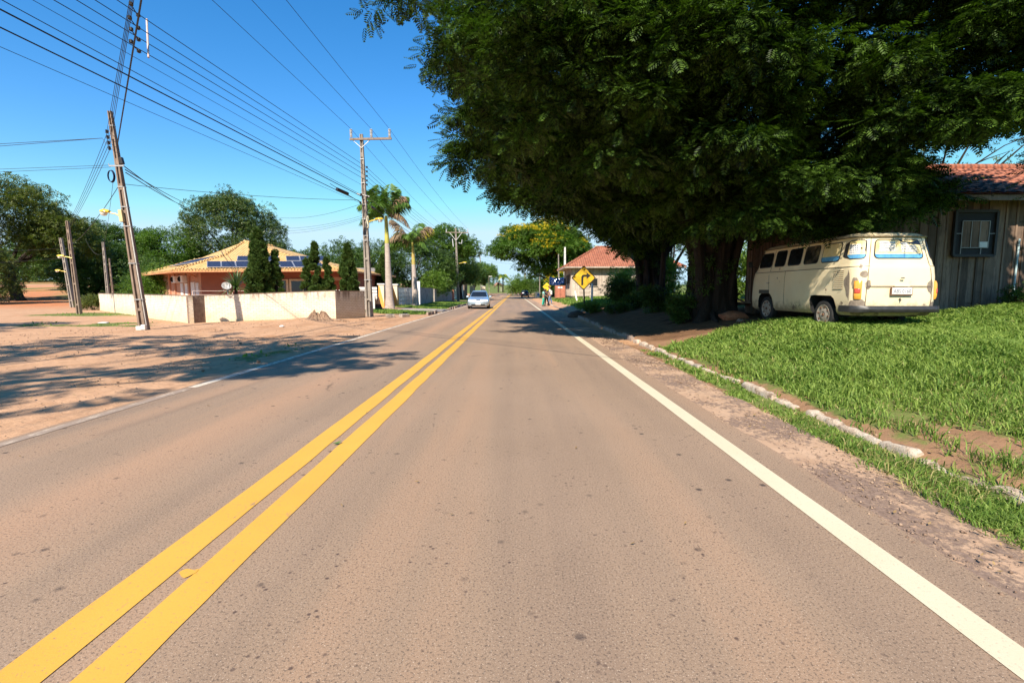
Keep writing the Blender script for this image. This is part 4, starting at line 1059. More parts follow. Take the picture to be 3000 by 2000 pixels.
# pole two: tall pole with three-phase crossarm
b2 = Vector((-7.75, 26.1, .08)); t2 = Vector((-7.90, 26.1, 9.45)); D2 = t2 - b2
p2 = pole('tall concrete pole with a three-insulator crossarm and yellow lamp, beside the first palm', b2 - D2 * .02, t2, .34, .15, POLEC)
def on2(z, dx=0, dy=0): return b2 + D2 * ((z - .08) / 9.37) + Vector((dx, dy, 0))
ca_ = [Vector((-8.47, 26.0, 9.17)), Vector((-6.32, 26.0, 9.20))]
xa = MB().beam(ca_[0], ca_[1], .09, .10).build('crossarm', WOODX, p2)
for k, x in enumerate((-8.40, -7.36, -6.42)):
    mb = MB(); insul(mb, (x, 26.0, 9.26), .42, .08, 6); mb.build('insulator', PORC, p2, smooth=True)
for s in (-1, 1): MB().beam(on2(8.75, 0, -.08), on2(9.17, s * .48, -.08), .03).build('crossarm_brace', M('pale_brace', (.65, .63, .6), .5), p2)
for i, v in enumerate((490, 502.5, 516, 529, 541)):
    q = at(1075, v, 26.0); MB().lathe([(.02, -.05), (.05, -.03), (.03, 0), (.05, .03), (.02, .05)], q, 'Z', 10).build('insulator', BLKI, p2, smooth=True)
    MB().tube([q, on2(q.z, .05)], .012, 5).build('insulator_pin', STEEL, p2)
mb = MB(); mb.beam(on2(6.45, -.35, -.1), on2(6.3, .30, -.1), .05); mb.build('cable_bracket', STEEL, p2)
for q in (at(1058, 570, 25.9), at(1076, 577, 25.9), at(1056, 594, 25.9), at(1076, 592, 25.9)):
    MB().lathe([(.02, -.06), (.06, -.03), (.04, 0), (.06, .03), (.02, .06)], q, 'Z', 10).build('insulator', BLKI, p2, smooth=True)
for z in (8.2, 7.0, 5.9, 5.15, 4.3, 4.05, 2.0):
    f = .34 - .19 * z / 9.4; MB().box(on2(z), (f * 1.06, f * 1.0, .04)).build('strap', STEEL, p2)
MB().box(on2(5.0, .15, -.08), (.10, .14, .62)).build('ballast_box', M('cream_box', (.68, .62, .42), .6), p2, bevel=.01)
lamp_arm(p2, on2(5.0, .20, -.08), 1, .78)
for q, nm in ((at(1093, 609, 27.2), 0),):
    MB().box(q, (.15, .42, .13), rot=Matrix.Rotation(.7, 3, 'Y')).build('cable_closure', BLKI, p2, bevel=.03)

# pole three and the poles further along the left side
b3 = Vector((-7.45, 65, .1)); t3 = Vector((-7.7, 65, 9.6))
p3 = pole('concrete pole with a wide crossarm and yellow lamp, behind the silver car', b3, t3, .34, .18, POLEC)
MB().beam((-9.0, 64.9, 9.05), (-6.0, 64.9, 9.0), .10).build('crossarm', WOODX, p3)
for x in (-8.9, -7.2, -6.1):
    mb = MB(); insul(mb, (x, 64.9, 9.05), .45, .08, 5); mb.build('insulator', PORC, p3, smooth=True)
for s in (-1, 1): MB().beam((-7.65, 64.8, 8.0), (-7.65 + s * .8, 64.8, 9.0), .05).build('crossarm_brace', M('pale_brace', (.65, .63, .6), .5), p3)
MB().tube([(-7.3, 64.8, 7.7), (-6.9, 64.8, 7.6), (-6.85, 64.8, 8.1)], .05, 6).build('fuse_cutout', PORC, p3)
MB().tube([(-6.05, 64.8, 8.3), (-6.0, 64.8, 8.9)], .05, 6).build('surge_arrester', BLKI, p3)
MB().tube([(-8.0, 64.8, 7.2), (-8.1, 64.8, 8.2)], .06, 6).build('fuse_cutout', PORC, p3)
lamp_arm(p3, (-7.35, 64.8, 5.0), 1, 1.1)
def simple_pole(label, u, vb, vt, Y, w, mat=POLEC, arm=0, du=0, group='utility poles', lampdir=0, vl=0, name='utility_pole', cat='utility pole', col=False):
    x = at(u, vb, Y).x; z0 = gz(x, Y); zt = at(u, vt, Y).z; xt = at(u + du, vt, Y).x
    r = pole(label, (x, Y, z0 - .1), (xt, Y, zt), w, w * .6, mat, group=group)
    if arm:
        MB().beam((xt - arm / 2, Y - .1, zt - .3), (xt + arm / 2, Y - .1, zt - .3), .09).build('crossarm', WOODX, r)
        for k in (-.5, .05, .5):
            mb = MB(); insul(mb, (xt + arm * k * .94, Y - .1, zt - .25), .3, .06, 4); mb.build('insulator', PORC, r, smooth=True)
    if lampdir:
        p = at(u + du * .5, vl, Y); p.y -= .1; lamp_arm(r, p, lampdir, .9)
    return r
simple_pole('slim brown leaning pole with yellow lamp beside the dirt street, right of a paler pole', 233, 918, 647, 30.9, .24, POLEB, du=-36, lampdir=-1, vl=757)
simple_pole('pale leaning pole with a small yellow lamp, left of the slim brown pole', 215, 901, 697, 42.5, .33, POLEC, du=-37, lampdir=-1, vl=797)
simple_pole('bare grey pole standing behind the left end of the whitewashed wall', 318, 865, 709, 41, .24, POLEC, du=-16)
simple_pole('short dark post beside the bare grey pole behind the wall', 333, 865, 757, 41.6, .16, POLEB, du=-13)
simple_pole('thin grey pole rising above the trees far down the left side of the road', 1410, 856, 738, 132, .34, arm=4.4, du=-4)
simple_pole('bare concrete post in the trees left of the lamp pole behind the silver car', 1326, 855, 768, 78, .22, du=-3)
simple_pole('plain concrete pole standing past the black car at the bend', 1538, 850, 798, 142, .55)
simple_pole('thin concrete pole right of the pole at the bend', 1581, 852, 796, 108, .26, POLEC)
simple_pole('grey pole behind the rusty brown gate', 1638, 838, 745, 70, .22, du=-2)
simple_pole('thick white concrete pole behind the hipped roof of the plank house', 1655, 790, 724, 78, .42, PORC)
# lamp post at the left of the bend
r = thing('street_lamp', 'slim pale lamp post with a white lamp at the dirt junction', 'street lamp', (-5.7, 112, gz(-5.7, 112)))
MB().tube([(-5.7, 112, .1), (-5.85, 112, 4.6), (-5.8, 112, 4.75)], [.10, .07, .06], 8).build('post', POLEC, r)
MB().box((-5.5, 112, 4.75), (.8, .3, .14)).build('lamp_head', LENS, r, bevel=.04)
# off-frame pole that carries the roadside wires
bL = Vector((-9.3, -7, 0)); pL = pole('concrete pole carrying the roadside wires behind the viewer', bL, (-9.3, -7, 9.6), .34, .16, POLEC)
MB().beam((-10.0, -7.1, 9.3), (-8.0, -7.1, 9.3), .1).build('crossarm', WOODX, pL)
bR = Vector((5.2, -7.6, 0)); pR = pole('concrete pole right of the road behind the viewer', bR, (5.2, -7.6, 8.4), .3, .16, POLEC)

def through(A, u, v, Ymid, Yend=-7.0):
    """a straight wire from A through the sight line (u,v) at depth Ymid, on to depth Yend"""
    B = at(u, v, Ymid); t_ = (Yend - A.y) / (B.y - A.y); return A + (B - A) * t_
ov = 'high voltage wires on the crossarm'
hv = []
for k, (x, u, nm) in enumerate(((-8.40, 621, 'left'), (-7.36, 737, 'middle'), (-6.42, 838, 'right'))):
    A = Vector((x, 26.0, 9.68)); B = through(A, u, 0, 15.6); hv.append(A)
    wire(f'{nm} thin high wire from the crossarm towards the viewer', (A, B), .0085, ov)
    C = Vector(((-8.9, -7.2, -6.1)[k], 64.9, 9.5)); wire(f'{nm} thin high wire from the crossarm to the pole behind the silver car', (A, C), .0085, ov, sag=.35)
lv = 'low wires along the left side of the road'
T = [(342, 0, 490, 'topmost'), (277.5, 0, 502.5, 'second'), (223, 0, 516, 'third'), (200, 25, 529, 'fourth')]
for k, (u, v, vp, nm) in enumerate(T):
    A = at(1074, vp, 26.0); B = through(A, u, v, 11.6 - .3 * k)
    wire(f'{nm} of the four wires tied by the hanging spacer rod', (A, B), .0095, lv)
    C = Vector((-7.5, 65, 7.9 - .28 * k)); wire(f'{nm} low wire running on past the palms', (A, C), .009, lv, sag=.35)
low = [(200, 59, 541, .006, 'thin single wire just below the spacer rod wires'), (200, 106, 571, .009, 'black wire above the thick cable'), (200, 131, 575, .017, 'thick black cable carrying a black closure box'), (200, 177, 592, .015, 'second thick black cable below the one with the closure box'), (200, 224, 596, .006, 'lowest thin wire above the house')]
for u, v, vp, rad, nm in low:
    A = at(1058, vp, 25.9); B = through(A, u, v, 11.0); wire(nm, (A, B), rad, lv)
    wire(nm + ', its stretch past the palms', (at(1072, vp, 26), Vector((-7.5, 65, 5.6 + (600 - vp) * .01))), rad * .8, lv, sag=.3)
q = at(1003, 561, 24.3)
cl = thing('cable_closure', 'black closure box hanging on the thick cable left of the crossarm pole', 'junction box', q)
MB().tube([q + Vector((-.22, -1.0, .16)), q, q + Vector((.35, 1.5, -.22))], .012, 5).build('lead', CAB, cl)
MB().tube([q + Vector((-.16, -.3, .05)), q + Vector((.16, .3, -.06))], [.085, .085], 10).build('closure', BLKI, cl, smooth=True)
# spacer rod on the four wires
a = at(430, 57, 13.0); b = at(435, 169, 12.4)
sp = MB().tube([a, b], .022, 8).build('spacer_rod', M('pale_rod', (.60, .45, .38), .6), None, smooth=True, org=a); tag(sp, 'pale vertical spacer rod tying four overhead wires together', 'spacer')
# wires from pole one overhead to the right
cr = 'wires crossing overhead from the leaning pole'
for k, (u0, v0, u1, nm) in enumerate(((318, 402, 380, 'first'), (320, 416, 384, 'second'), (322, 430, 388, 'third'), (324, 444, 392, 'fourth'))):
    A = on1(7.0 - .19 * k, -.20, -.03); mid = at(u1, 0, 10.6); t_ = (-7.0 - A.y) / (mid.y - A.y); B = A + (mid - A) * t_
    B = Vector((B.x * .95, -7.0, min(B.z, 8.3)))
    wire(f'{nm} thin wire rising steeply from the leaning pole insulators', (A, mid, A + (mid - A) * 2.4), .007, cr)
A = on1(6.5, .10, -.05); mid = at(414, 0, 10.0); wire('thick twisted cable rising steeply from the leaning pole', (A, mid, A + (mid - A) * 2.3), .018, cr)
# jumpers where the two sets of wires cross
for k, (u0, v0, u1, v1) in enumerate(((384, 12, 405, 45), (380, 52, 405, 82), (384, 86, 406, 116), (384, 122, 407, 150))):
    a = at(u0, v0, 12.0); b = at(u1, v1, 12.3); r = thing('wire_clamp', f'{("topmost","second","third","lowest")[k]} clamp pair where the overhead wires cross', 'clamp', a, group='clamps at the wire crossing')
    MB().tube([a, a.lerp(b, .5) + Vector((0, 0, -.03)), b], .012, 5).build('jumper', CAB, r)
    for p in (a, b): MB().lathe([(.01, -.05), (.045, -.03), (.045, .03), (.01, .05)], p, 'Z', 8).build('clamp', BLKI, r)
# wires from pole one to other places
sv = 'service wires at the leaning pole'
mk = lambda lab, A, B, r=.007, sag=0.: wire(lab, (A, B), r, sv, sag)
mk('upper wire leaving the leaning pole to the left edge', at(300, 405, 17.9), at(-600, 455, 17), .009); mk('wire just below the upper one leaving to the left edge', at(300, 405, 17.9), at(-600, 475, 17), .009)
mk('slack loop from the left wires down to the insulators', at(300, 405, 17.9), on1(6.5, -.2), .007, .05)
mk('upper wire of the lower pair leaving to the left edge', on1(5.86, -.3), at(-600, 518, 17)); mk('lower wire of the lower pair leaving to the left edge', on1(5.79, -.3), at(-600, 530, 17))
mk('long wire from the leaning pole to the crossarm pole above the house', on1(5.2, .1), at(1050, 586, 26), .009, .12)
for k, (u, v) in enumerate(((565, 614), (585, 606), (572, 612))): mk(f'{("lowest","highest","middle")[k]} thin service wire dropping towards the tree behind the house', on1(5.8 - .1 * k, .22), at(u, v, 70), .006 + .012, .3)
A1 = at(199, 655, 30.9); A2 = at(179, 712, 42.5); A3 = at(302, 722, 41)
for k in range(4): mk(f'{("first","second","third","fourth")[k]} thin wire from the leaning pole insulators down to the slim brown pole', on1(7.0 - .19 * k, -.2), A1 + Vector((0, 0, -.12 * k)), .008, .15)
mk('thick wire from the leaning pole to the slim brown pole', on1(5.15, -.1), at(207, 718, 30.9), .011, .25); mk('thin wire from the leaning pole to the bare grey pole', on1(5.6, -.2), A3, .007, .3)
for k in range(2): mk(f'{("upper","lower")[k]} wire between the two leaning lamp poles', A1 + Vector((0, 0, -.3 - .3 * k)), A2 + Vector((0, 0, -.2 * k)), .008, .05)
mk('wire from the slim brown pole to the left edge', at(205, 725, 30.9), at(-500, 735, 26), .008, .2)
mk('wire from the pale leaning pole to the left edge', at(190, 755, 42.5), at(-500, 775, 40), .01, .3)
mk('curled loose wire beside the bare grey pole', at(250, 700, 41), at(302, 740, 41), .012, .6)
sb = 'service wires at the crossarm pole'
for k, (u, v, vv) in enumerate(((780, 668, 640), (778, 676, 646), (782, 684, 650))): wire(f'{("upper","middle","lower")[k]} drooping service wire from the crossarm pole to the tallest cypress', (at(1066, vv - 10, 26), at(u, v, 30)), .006, sb, .25)
wire('slack service wire from the crossarm pole towards the house roof', (at(1062, 596, 26), at(765, 628, 40)), .008, sb, .5)
for k in range(4): wire(f'{("first","second","third","fourth")[k]} wire from the pole behind the silver car to the thin far pole', (Vector((-7.5, 65, 9.3 - .9 * k)), at(1406, 745 + 12 * k, 132)), .014, 'far wires', .8)
for k in range(3): wire(f'{("upper","middle","lower")[k]} wire from the thin far pole across to the flowering tree', (at(1406, 741 + 8 * k, 132), at(1640, 748 + 8 * k, 95)), .016, 'far wires', 1.0)

# ================================================================== SIGNS
SIGNY = NT('sign_yellow'); v = SIGNY.coord('Object'); SIGNY.base(SIGNY.ramp(SIGNY.noise(3.5, 5, .65, v), [(.35, (.34, .21, .02)), (.5, (.58, .36, .015)), (.68, (.74, .50, .04))])); SIGNY.set(Roughness=.45); SIGNY = SIGNY.m
SIGNY2 = M('sign_yellow_bright', (.80, .52, .02), .45, var=.12); SBLK = M('sign_black', (.015, .013, .012), .5); BACKS = M('sign_back', (.25, .25, .25), .5, .5)
def diamond(r, c, s, ym, arrow, n=(0, -1, 0), post_w=.07, lean=0.):
    ex = Vector((1, 0, 0)); ez = Vector((0, 0, 1)); c = Vector(c)
    def rd(h):  # rounded diamond
        P = []; rad = h * .10
        for k in range(4):
            a0 = math.pi / 2 * k; cx, cz = (h - rad * 1.414) * math.cos(a0), (h - rad * 1.414) * math.sin(a0)
            for j in range(5): a = a0 - math.pi / 4 + math.pi / 2 * j / 4; P.append((cx + rad * math.cos(a), cz + rad * math.sin(a)))
        return P
    MB().prism(rd(s), (c, ex, ez), .012).build('border', SBLK, r)
    MB().prism(rd(s * .90), (c + Vector((0, -.009, 0)), ex, ez), .008).build('face', ym, r)
    MB().prism(arrow, (c + Vector((0, -.016, 0)), ex, ez), .006).build('arrow', SBLK, r)
    g = r.location.z; bx = r.location.x
    MB().beam((bx, c.y + .045, g), (c.x, c.y + .045, c.z + .1), post_w).build('post', BACKS if ym is SIGNY2 else SBLK, r)
s1 = thing('road_sign', 'yellow diamond warning sign with a black right-turn arrow, on a dark post by the kerb', 'road sign', (3.86, 27, .55))
arw = [(-.13, -.40), (-.02, -.40), (-.02, .0), (.0, .045), (.05, .06), (.16, .06), (.16, -.06), (.38, .115), (.16, .29), (.16, .17), (.0, .17), (-.09, .14), (-.13, .06)]
diamond(s1, (3.79, 26.95, 2.13), .68, SIGNY, arw)
s2 = thing('road_sign', 'second yellow diamond warning sign, behind the group of walkers', 'road sign', (4.75, 72, gz(4.75, 72)))
arw2 = [(-.45, -.06), (-.30, .02), (.0, .05), (.18, .03), (.18, -.08), (.42, .02), (.22, .16), (.20, .10), (0, .13), (-.28, .10)]
diamond(s2, (4.75, 71.9, 2.05), .70, SIGNY2, arw2)
bs = thing('signboard', 'small white board with a blue emblem standing on the verge at the bend', 'sign board', (4.3, 92, gz(4.3, 92)))
MB().box((4.3, 92, gz(4.3, 92) + .6), (.85, .12, 1.1)).build('panel', WHT, bs, bevel=.02)
MB().disc((4.48, 91.93, gz(4.3, 92) + .66), (0, 1, 0), .24, .02, 16).build('emblem', M('blue_paint', (.06, .22, .60), .5), bs)
for x in (4.0, 4.6): MB().box((x, 92, gz(4.3, 92) + .1), (.08, .08, .5)).build('leg', WHT, bs)
# ================================================================== LEFT WALLS AND GATES
t = NT('whitewashed_brick'); uv = t.coord('UV'); pos = t.coord('Position')
bk_ = t.n('TexBrick'); t.l(uv, bk_.inputs['Vector']); bk_.inputs['Scale'].default_value = 1; bk_.inputs['Brick Width'].default_value = .24; bk_.inputs['Row Height'].default_value = .085; bk_.inputs['Mortar Size'].default_value = .008; bk_.inputs['Mortar Smooth'].default_value = .3
bk_.inputs['Color1'].default_value = (.80, .72, .60, 1); bk_.inputs['Color2'].default_value = (.72, .62, .49, 1); bk_.inputs['Mortar'].default_value = (.42, .32, .22, 1)
px, py, pz = t.sep(pos)[:3]; mp = t.n('Mapping'); mp.inputs['Scale'].default_value = (1, 1, .12); t.l(pos, mp.inputs[0])
drip = t.math('MULTIPLY', t.ramp(t.noise(4.0, 4, .7, mp.outputs[0]), [(.48, (0, 0, 0)), (.60, (1, 1, 1))]), t.math('MULTIPLY', t.math('SUBTRACT', pz, .88), 2.6, clamp=True))
c = t.mix(t.math('MULTIPLY', t.ramp(t.noise(1.6, 5, .7, pos), [(.5, (0, 0, 0)), (.68, (1, 1, 1))]), .55), bk_.outputs[0], (.62, .50, .28))
c = t.mix(t.math('MULTIPLY', t.math('MULTIPLY', t.math('SUBTRACT', .55, pz), 2.0, clamp=True), .45), c, (.66, .48, .22))
c = t.mix(t.math('MULTIPLY', drip, .8), c, (.20, .13, .09))
c = t.mix(t.math('MULTIPLY', t.ramp(t.noise(2.3, 5, .7, pos), [(.66, (0, 0, 0)), (.70, (1, 1, 1))]), .5), c, (.38, .19, .10))
t.base(c); t.set(Roughness=.95); t.bump(t.math('ADD', bk_.outputs['Fac'], t.math('MULTIPLY', t.noise(18, 4, .7, pos), .6)), -.6, .02)
WALLM = t.m
TOPM = M('dark_wall_top', (.22, .16, .12), .95, var=.4, scale=5)
def wall(r, a, b, h, th, mat, name='panel', z0=-.15, cap=True, h2=None):
    a, b = Vector(a), Vector(b); d = (b - a); d.z = 0; n = Vector((d.y, -d.x, 0)).normalized()   # n points to the right of a->b
    h2 = h2 or h; p = [a, b, b + Vector((0, 0, 0)), a]; k = 0
    za, zb = a.z + h, b.z + h2
    vs = []
    for q, zt in ((a, za), (b, zb)):
        for off in (0, -th): vs += [(q.x + n.x * off, q.y + n.y * off, q.z + z0), (q.x + n.x * off, q.y + n.y * off, zt)]
    # vs: a front bottom, a front top, a back bottom, a back top, b...
    m_ = MB(); m_.add(vs, [(0, 4, 5, 1), (2, 3, 7, 6), (0, 1, 3, 2), (4, 6, 7, 5), (1, 5, 7, 3), (0, 2, 6, 4)])
    o = m_.build(name, mat, r)
    if cap:
        c0 = Vector((a.x - n.x * th / 2, a.y - n.y * th / 2, za + .012)); c1 = Vector((b.x - n.x * th / 2, b.y - n.y * th / 2, zb + .012))
        MB().beam(c0, c1, th + .02, .03).build('coping', TOPM, r)
    return o
W1 = thing('boundary_wall', 'long low whitewashed brick wall with dark drip stains in front of the orange house', 'wall', (-14.2, 21.3, 0))
pA = Vector((-31.6, 37.1, 0)); pB = Vector((-14.22, 21.3, 0)); pC = Vector((-13.93, 21.95, 0)); pD = Vector((-8.42, 23.0, .20)); pE = Vector((-7.75, 25.35, .21))
wall(W1, pA, pB, 1.22, .16, WALLM, h2=1.20)
wall(W1, pB + Vector((.0, .005, 0)), pC, 1.21, .16, rough('shaded_brick', (.30, .22, .16), (.22, .15, .11), (.12, .08, .06), 8), name='pillar', cap=False)  # face turned from the sun, its shade put into a darker brick colour
wall(W1, pC, pD, 1.20, .16, WALLM, h2=1.22); wall(W1, pD + Vector((0, .005, 0)), pE, 1.21, .16, WALLM, h2=1.19)
# pale buildings and gates beyond the crossarm pole
WPL = M('white_plaster', (.76, .74, .70), .8, var=.08, scale=2); ORP = M('orange_paint', (.75, .36, .07), .7, var=.12); CRP = M('cream_paint', (.74, .62, .45), .8, var=.1); GWL = rough('grey_wall', (.38, .33, .29), (.30, .26, .23), (.13, .11, .10), 1.6)
W2 = thing('gate_wall', 'white rendered wall with panelled white gate and orange pillars behind the first palm', 'wall', (-10.2, 38, .1))
wall(W2, (-14.5, 36.8, .1), (-12.3, 37.1, .1), 1.75, .15, WPL, name='panel', cap=False)
wall(W2, (-12.3, 37.2, .1), (-10.55, 37.6, .1), 1.62, .10, WPL, name='panel', cap=False)
gate = MB(); 
for i in range(6): gate.box((-11.4, 37.32 - .0, .35 + i * .25), (1.7, .02, .03), rz=.22)
gate.build('gate_rail', M('grey_line', (.42, .42, .42), .6), W2)
for i, (x, y) in enumerate(((-10.25, 37.9), (-9.80, 40.3))):
    MB().box((x, y, .95), (.42, .42, 1.9)).build('pillar', CRP, W2, bevel=.01)
    MB().box((x, y, 1.94), (.56, .56, .09)).build('pillar_cap', WPL, W2, bevel=.01)
    MB().prism([(-.21, -.86), (.21, -.86), (.21, -.55), (-.10, .75), (-.21, .9)], ((x, y - .215, .96), (1, 0, 0), (0, 0, 1)), .01).build('orange_panel', ORP, W2)
    MB().prism([(-.21, -.86), (.21, -.86), (.21, .6), (-.21, -.2)], ((x + .215, y, .96), (0, 1, 0), (0, 0, 1)), .01).build('orange_panel', ORP, W2)
wall(W2, (-10.05, 38.12, .1), (-9.98, 40.1, .1), 1.86, .12, WPL, name='panel', cap=False)
G2 = thing('double_gate', 'white metal double gate with square panels between the palms', 'gate', (-9.6, 42.5, .1))
for k, (ya, yb) in enumerate(((40.6, 42.5), (42.52, 44.4))):
    x = -10.15 + (ya - 40.6) * .36; x2 = -10.15 + (yb - 40.6) * .36
    wall(G2, (x, ya, .14), (x2, yb, .14), 1.55, .05, WPL, name='gate_leaf', z0=0, cap=False)
    mb = MB()
    for j in range(5):
        z = .30 + j * .33; mb.beam((x + .03, ya + .1, z), (x2 + .03, yb - .1, z), .02, .03)
    for j in range(4):
        f = .05 + .3 * j; mb.beam((x + (x2 - x) * f + .03, ya + (yb - ya) * f, .3), (x + (x2 - x) * f + .03, ya + (yb - ya) * f, 1.6), .02, .03)
    mb.build('gate_frame', M('grey_line', (.42, .42, .42), .6), G2)
MB().box((-8.70, 44.6, 1.15), (.26, .26, 2.3)).build('gate_post', WPL, G2, bevel=.01)
W3 = thing('grey_wall', 'weathered grey rendered wall beyond the white gates, partly under trees', 'wall', (-8.8, 48, .1))
wall(W3, (-8.75, 44.9, .1), (-8.9, 53.5, .1), 1.62, .15, GWL, cap=True); wall(W3, (-8.95, 55, .1), (-8.9, 70, .1), 1.55, .15, GWL, cap=True)
MB().box((-8.85, 70.6, .85), (.3, .8, 1.6)).build('end_pier', M('red_plaster', (.42, .17, .10), .9, var=.2), W3)
FN = thing('railing', 'short white picket railing on top of the wall behind the brick corner', 'railing', (-10.9, 33, 1.4))
mb = MB()
for i in range(8): mb.box((-12.0 + i * .22, 33, 1.33), (.07, .05, .34))
mb.box((-11.2, 33, 1.42), (1.8, .04, .05)); mb.build('pickets', WPL, FN); wall(FN, (-12.3, 33, .1), (-9.6, 33.6, .1), 1.12, .15, WPL, name='low_wall', cap=False)
# garage fronts further down the left side
for i, (y0, y1, lab, m_) in enumerate(((84, 91, 'pale grey house front under the street trees', WPL), (93, 99, 'brown slatted house front beyond the pale grey one', M('brown_wall', (.22, .17, .14), .9)))):
    o = thing('house', lab, 'house', (-9.5, y0, 0)); MB().box((-12.5, (y0 + y1) / 2, 1.5), (6, y1 - y0, 3.0)).build('wall', m_, o)
    MB().slab([(-16, y0 - .4, 3.1), (-9.0, y0 - .4, 3.1), (-9.0, y1 + .4, 3.1), (-16, y1 + .4, 3.1)], .12).build('roof', TOPM, o)
    MB().box((-9.48, (y0 + y1) / 2, 1.1), (.05, 1.4, 2.2)).build('door', DARK, o)
for x in (-9.0, -6.6): 
    o = thing('gate_post', ('left' if x < -8 else 'right') + ' cream gate pillar of the pair beyond the silver car', 'gate post', (x, 104, .2), group='cream gate pillars')
    MB().box((x, 104, 1.2), (.95, .6, 2.3)).build('pillar', CRP, o, bevel=.02); MB().box((x, 104, 2.42), (1.1, .75, .12)).build('cap', WPL, o)
# ================================================================== BUILDINGS
def tilemat(name, c1, c2, cd, w=.22, h=.38, bs=.9, moss=.3):
    t = NT(name); uv = t.coord('UV'); u, v, _ = t.sep(uv)[:3]; pos = t.coord('Position')
    wv = t.math('SINE', t.math('MULTIPLY', u, 2 * math.pi / w)); fr = t.math('FRACT', t.math('DIVIDE', v, h))
    cell = t.n('CombineXYZ'); t.l(t.math('FLOOR', t.math('DIVIDE', u, w)), cell.inputs[0]); t.l(t.math('FLOOR', t.math('DIVIDE', v, h)), cell.inputs[1])
    wn_ = t.n('TexWhiteNoise'); t.l(cell.outputs[0], wn_.inputs[0])
    c = t.ramp(t.math('ADD', t.math('MULTIPLY', wn_.outputs[0], .5), t.math('MULTIPLY', t.noise(.8, 4, .6, pos), .6)), [(.25, c1), (.8, c2)])
    c = t.mix(t.math('MULTIPLY', t.ramp(t.noise(2.2, 5, .7, pos), [(.5, (0, 0, 0)), (.7, (1, 1, 1))]), moss), c, cd)
    c = t.mix(t.math('MULTIPLY', t.ramp(fr, [(.0, (1, 1, 1)), (.09, (0, 0, 0))]), .55), c, cd)
    t.base(c); t.set(Roughness=.9); t.bump(t.math('ADD', wv, t.math('MULTIPLY', fr, -1.2)), bs, .05); return t.m
ORT = tilemat('orange_roof_tile', (.60, .36, .13), (.72, .46, .19), (.42, .22, .09), moss=.15); RDT = tilemat('weathered_red_tile', (.30, .095, .048), (.42, .155, .085), (.10, .05, .035), w=.24, h=.30, moss=.5)
ORW = M('terracotta_render', (.30, .105, .06), .85, var=.12, scale=1.5); PNKW = M('pink_render', (.52, .26, .16), .85, var=.12, scale=1.5); FASC = M('orange_fascia', (.52, .24, .11), .8)
H1 = thing('house', 'orange house with a two-pitch tiled hip roof carrying solar panels, behind the low white wall', 'house', (-23, 38, 0))
def poly(mb, *P): mb.add(P, [tuple(range(len(P)))])
fA, fB, fC, fD = Vector((-31.9, 43.9, 0)), Vector((-23.5, 36.75, 0)), Vector((-12.9, 36.75, 0)), Vector((-12.9, 50, 0))
fF = Vector((-27, 51.5, 0))
def wall2(a, b, h, m_, nm='wall'): wall(H1, a, b, h, .2, m_, name=nm, cap=False)
wall2(fA, fB, 2.95, PNKW); wall2(fB, fC, 2.95, ORW); wall2(fC, fD, 2.95, ORW); wall2(fD, fF, 2.95, ORW); wall2(fF, fA, 2.95, ORW)
E = [(-33.1, 43.6, 2.89), (-24.3, 35.0, 2.88), (-12.3, 35.0, 2.95), (-12.3, 51, 2.95), (-27.6, 52.8, 2.9)]
Bk = [(-28.9, 44.4, 4.15), (-22.7, 38.6, 4.18), (-17.6, 38.6, 4.12), (-17.6, 48, 4.12), (-26, 49, 4.12)]
Pk = [(-22.55, 41.3, 5.52), (-22.2, 45.6, 5.5)]
mb = MB()
for i in range(5): j = (i + 1) % 5; poly(mb, E[i], E[j], Bk[j], Bk[i])
poly(mb, Bk[0], Bk[1], Pk[0], Pk[1]); poly(mb, Bk[1], Bk[2], Pk[0]); poly(mb, Bk[2], Bk[3], Pk[1], Pk[0]); poly(mb, Bk[3], Bk[4], Pk[1]); poly(mb, Bk[4], Bk[0], Pk[1])
roof = mb.build('roof', ORT, H1)
mb = MB(); lowr = [(x, y, z - .07) for x, y, z in E]; poly(mb, *lowr[::-1])
for i in range(5): j = (i + 1) % 5; mb.beam(Vector(E[i]) - Vector((0, 0, .07)), Vector(E[j]) - Vector((0, 0, .07)), .05, .14)
mb.build('soffit', FASC, H1)
mb = MB()      # scalloped tile ends along the two visible eaves and caps on the hips
for a, b in ((E[1], E[2]), (E[0], E[1])):
    a, b = Vector(a), Vector(b); L = (b - a).length; n = int(L / .235); d = (b - a) / n; up = Vector((0, 1, .32)).normalized() if a.y == b.y else Vector((.55, .62, .3)).normalized()
    for k in range(n): p = a + d * (k + .5); mb.tube([p - up * .05, p + up * .32], [.085, .075], 7)
mb.build('tile_ends', ORT, roof, smooth=True)
mb = MB()
for a, b in ((E[1], Bk[1]), (Bk[1], Pk[0]), (Pk[0], Pk[1]), (Bk[2], Pk[0]), (E[2], Bk[2]), (E[0], Bk[0]), (Bk[0], Pk[1])):
    a, b = Vector(a), Vector(b); n = int((b - a).length / .4)
    for k in range(n): p, q = a + (b - a) * k / n, a + (b - a) * (k + 1.15) / n; mb.tube([p + Vector((0, 0, .03)), q + Vector((0, 0, .0))], [.12, .095], 8)
mb.build('ridge_cap', ORT, roof, smooth=True)
t = NT('solar_cell'); uv = t.coord('UV'); br = t.n('TexBrick'); t.l(uv, br.inputs['Vector']); br.offset = 0; br.inputs['Scale'].default_value = 1; br.inputs['Brick Width'].default_value = .16; br.inputs['Row Height'].default_value = .16; br.inputs['Mortar Size'].default_value = .006
br.inputs['Color1'].default_value = (.008, .012, .035, 1); br.inputs['Color2'].default_value = (.012, .018, .05, 1); br.inputs['Mortar'].default_value = (.12, .16, .24, 1)
t.base(br.outputs[0]); t.set(Roughness=.45); t.b.inputs['Specular IOR Level'].default_value = .08; SOL = t.m; ALU = M('aluminium', (.7, .7, .72), .35, .6, var=.05)
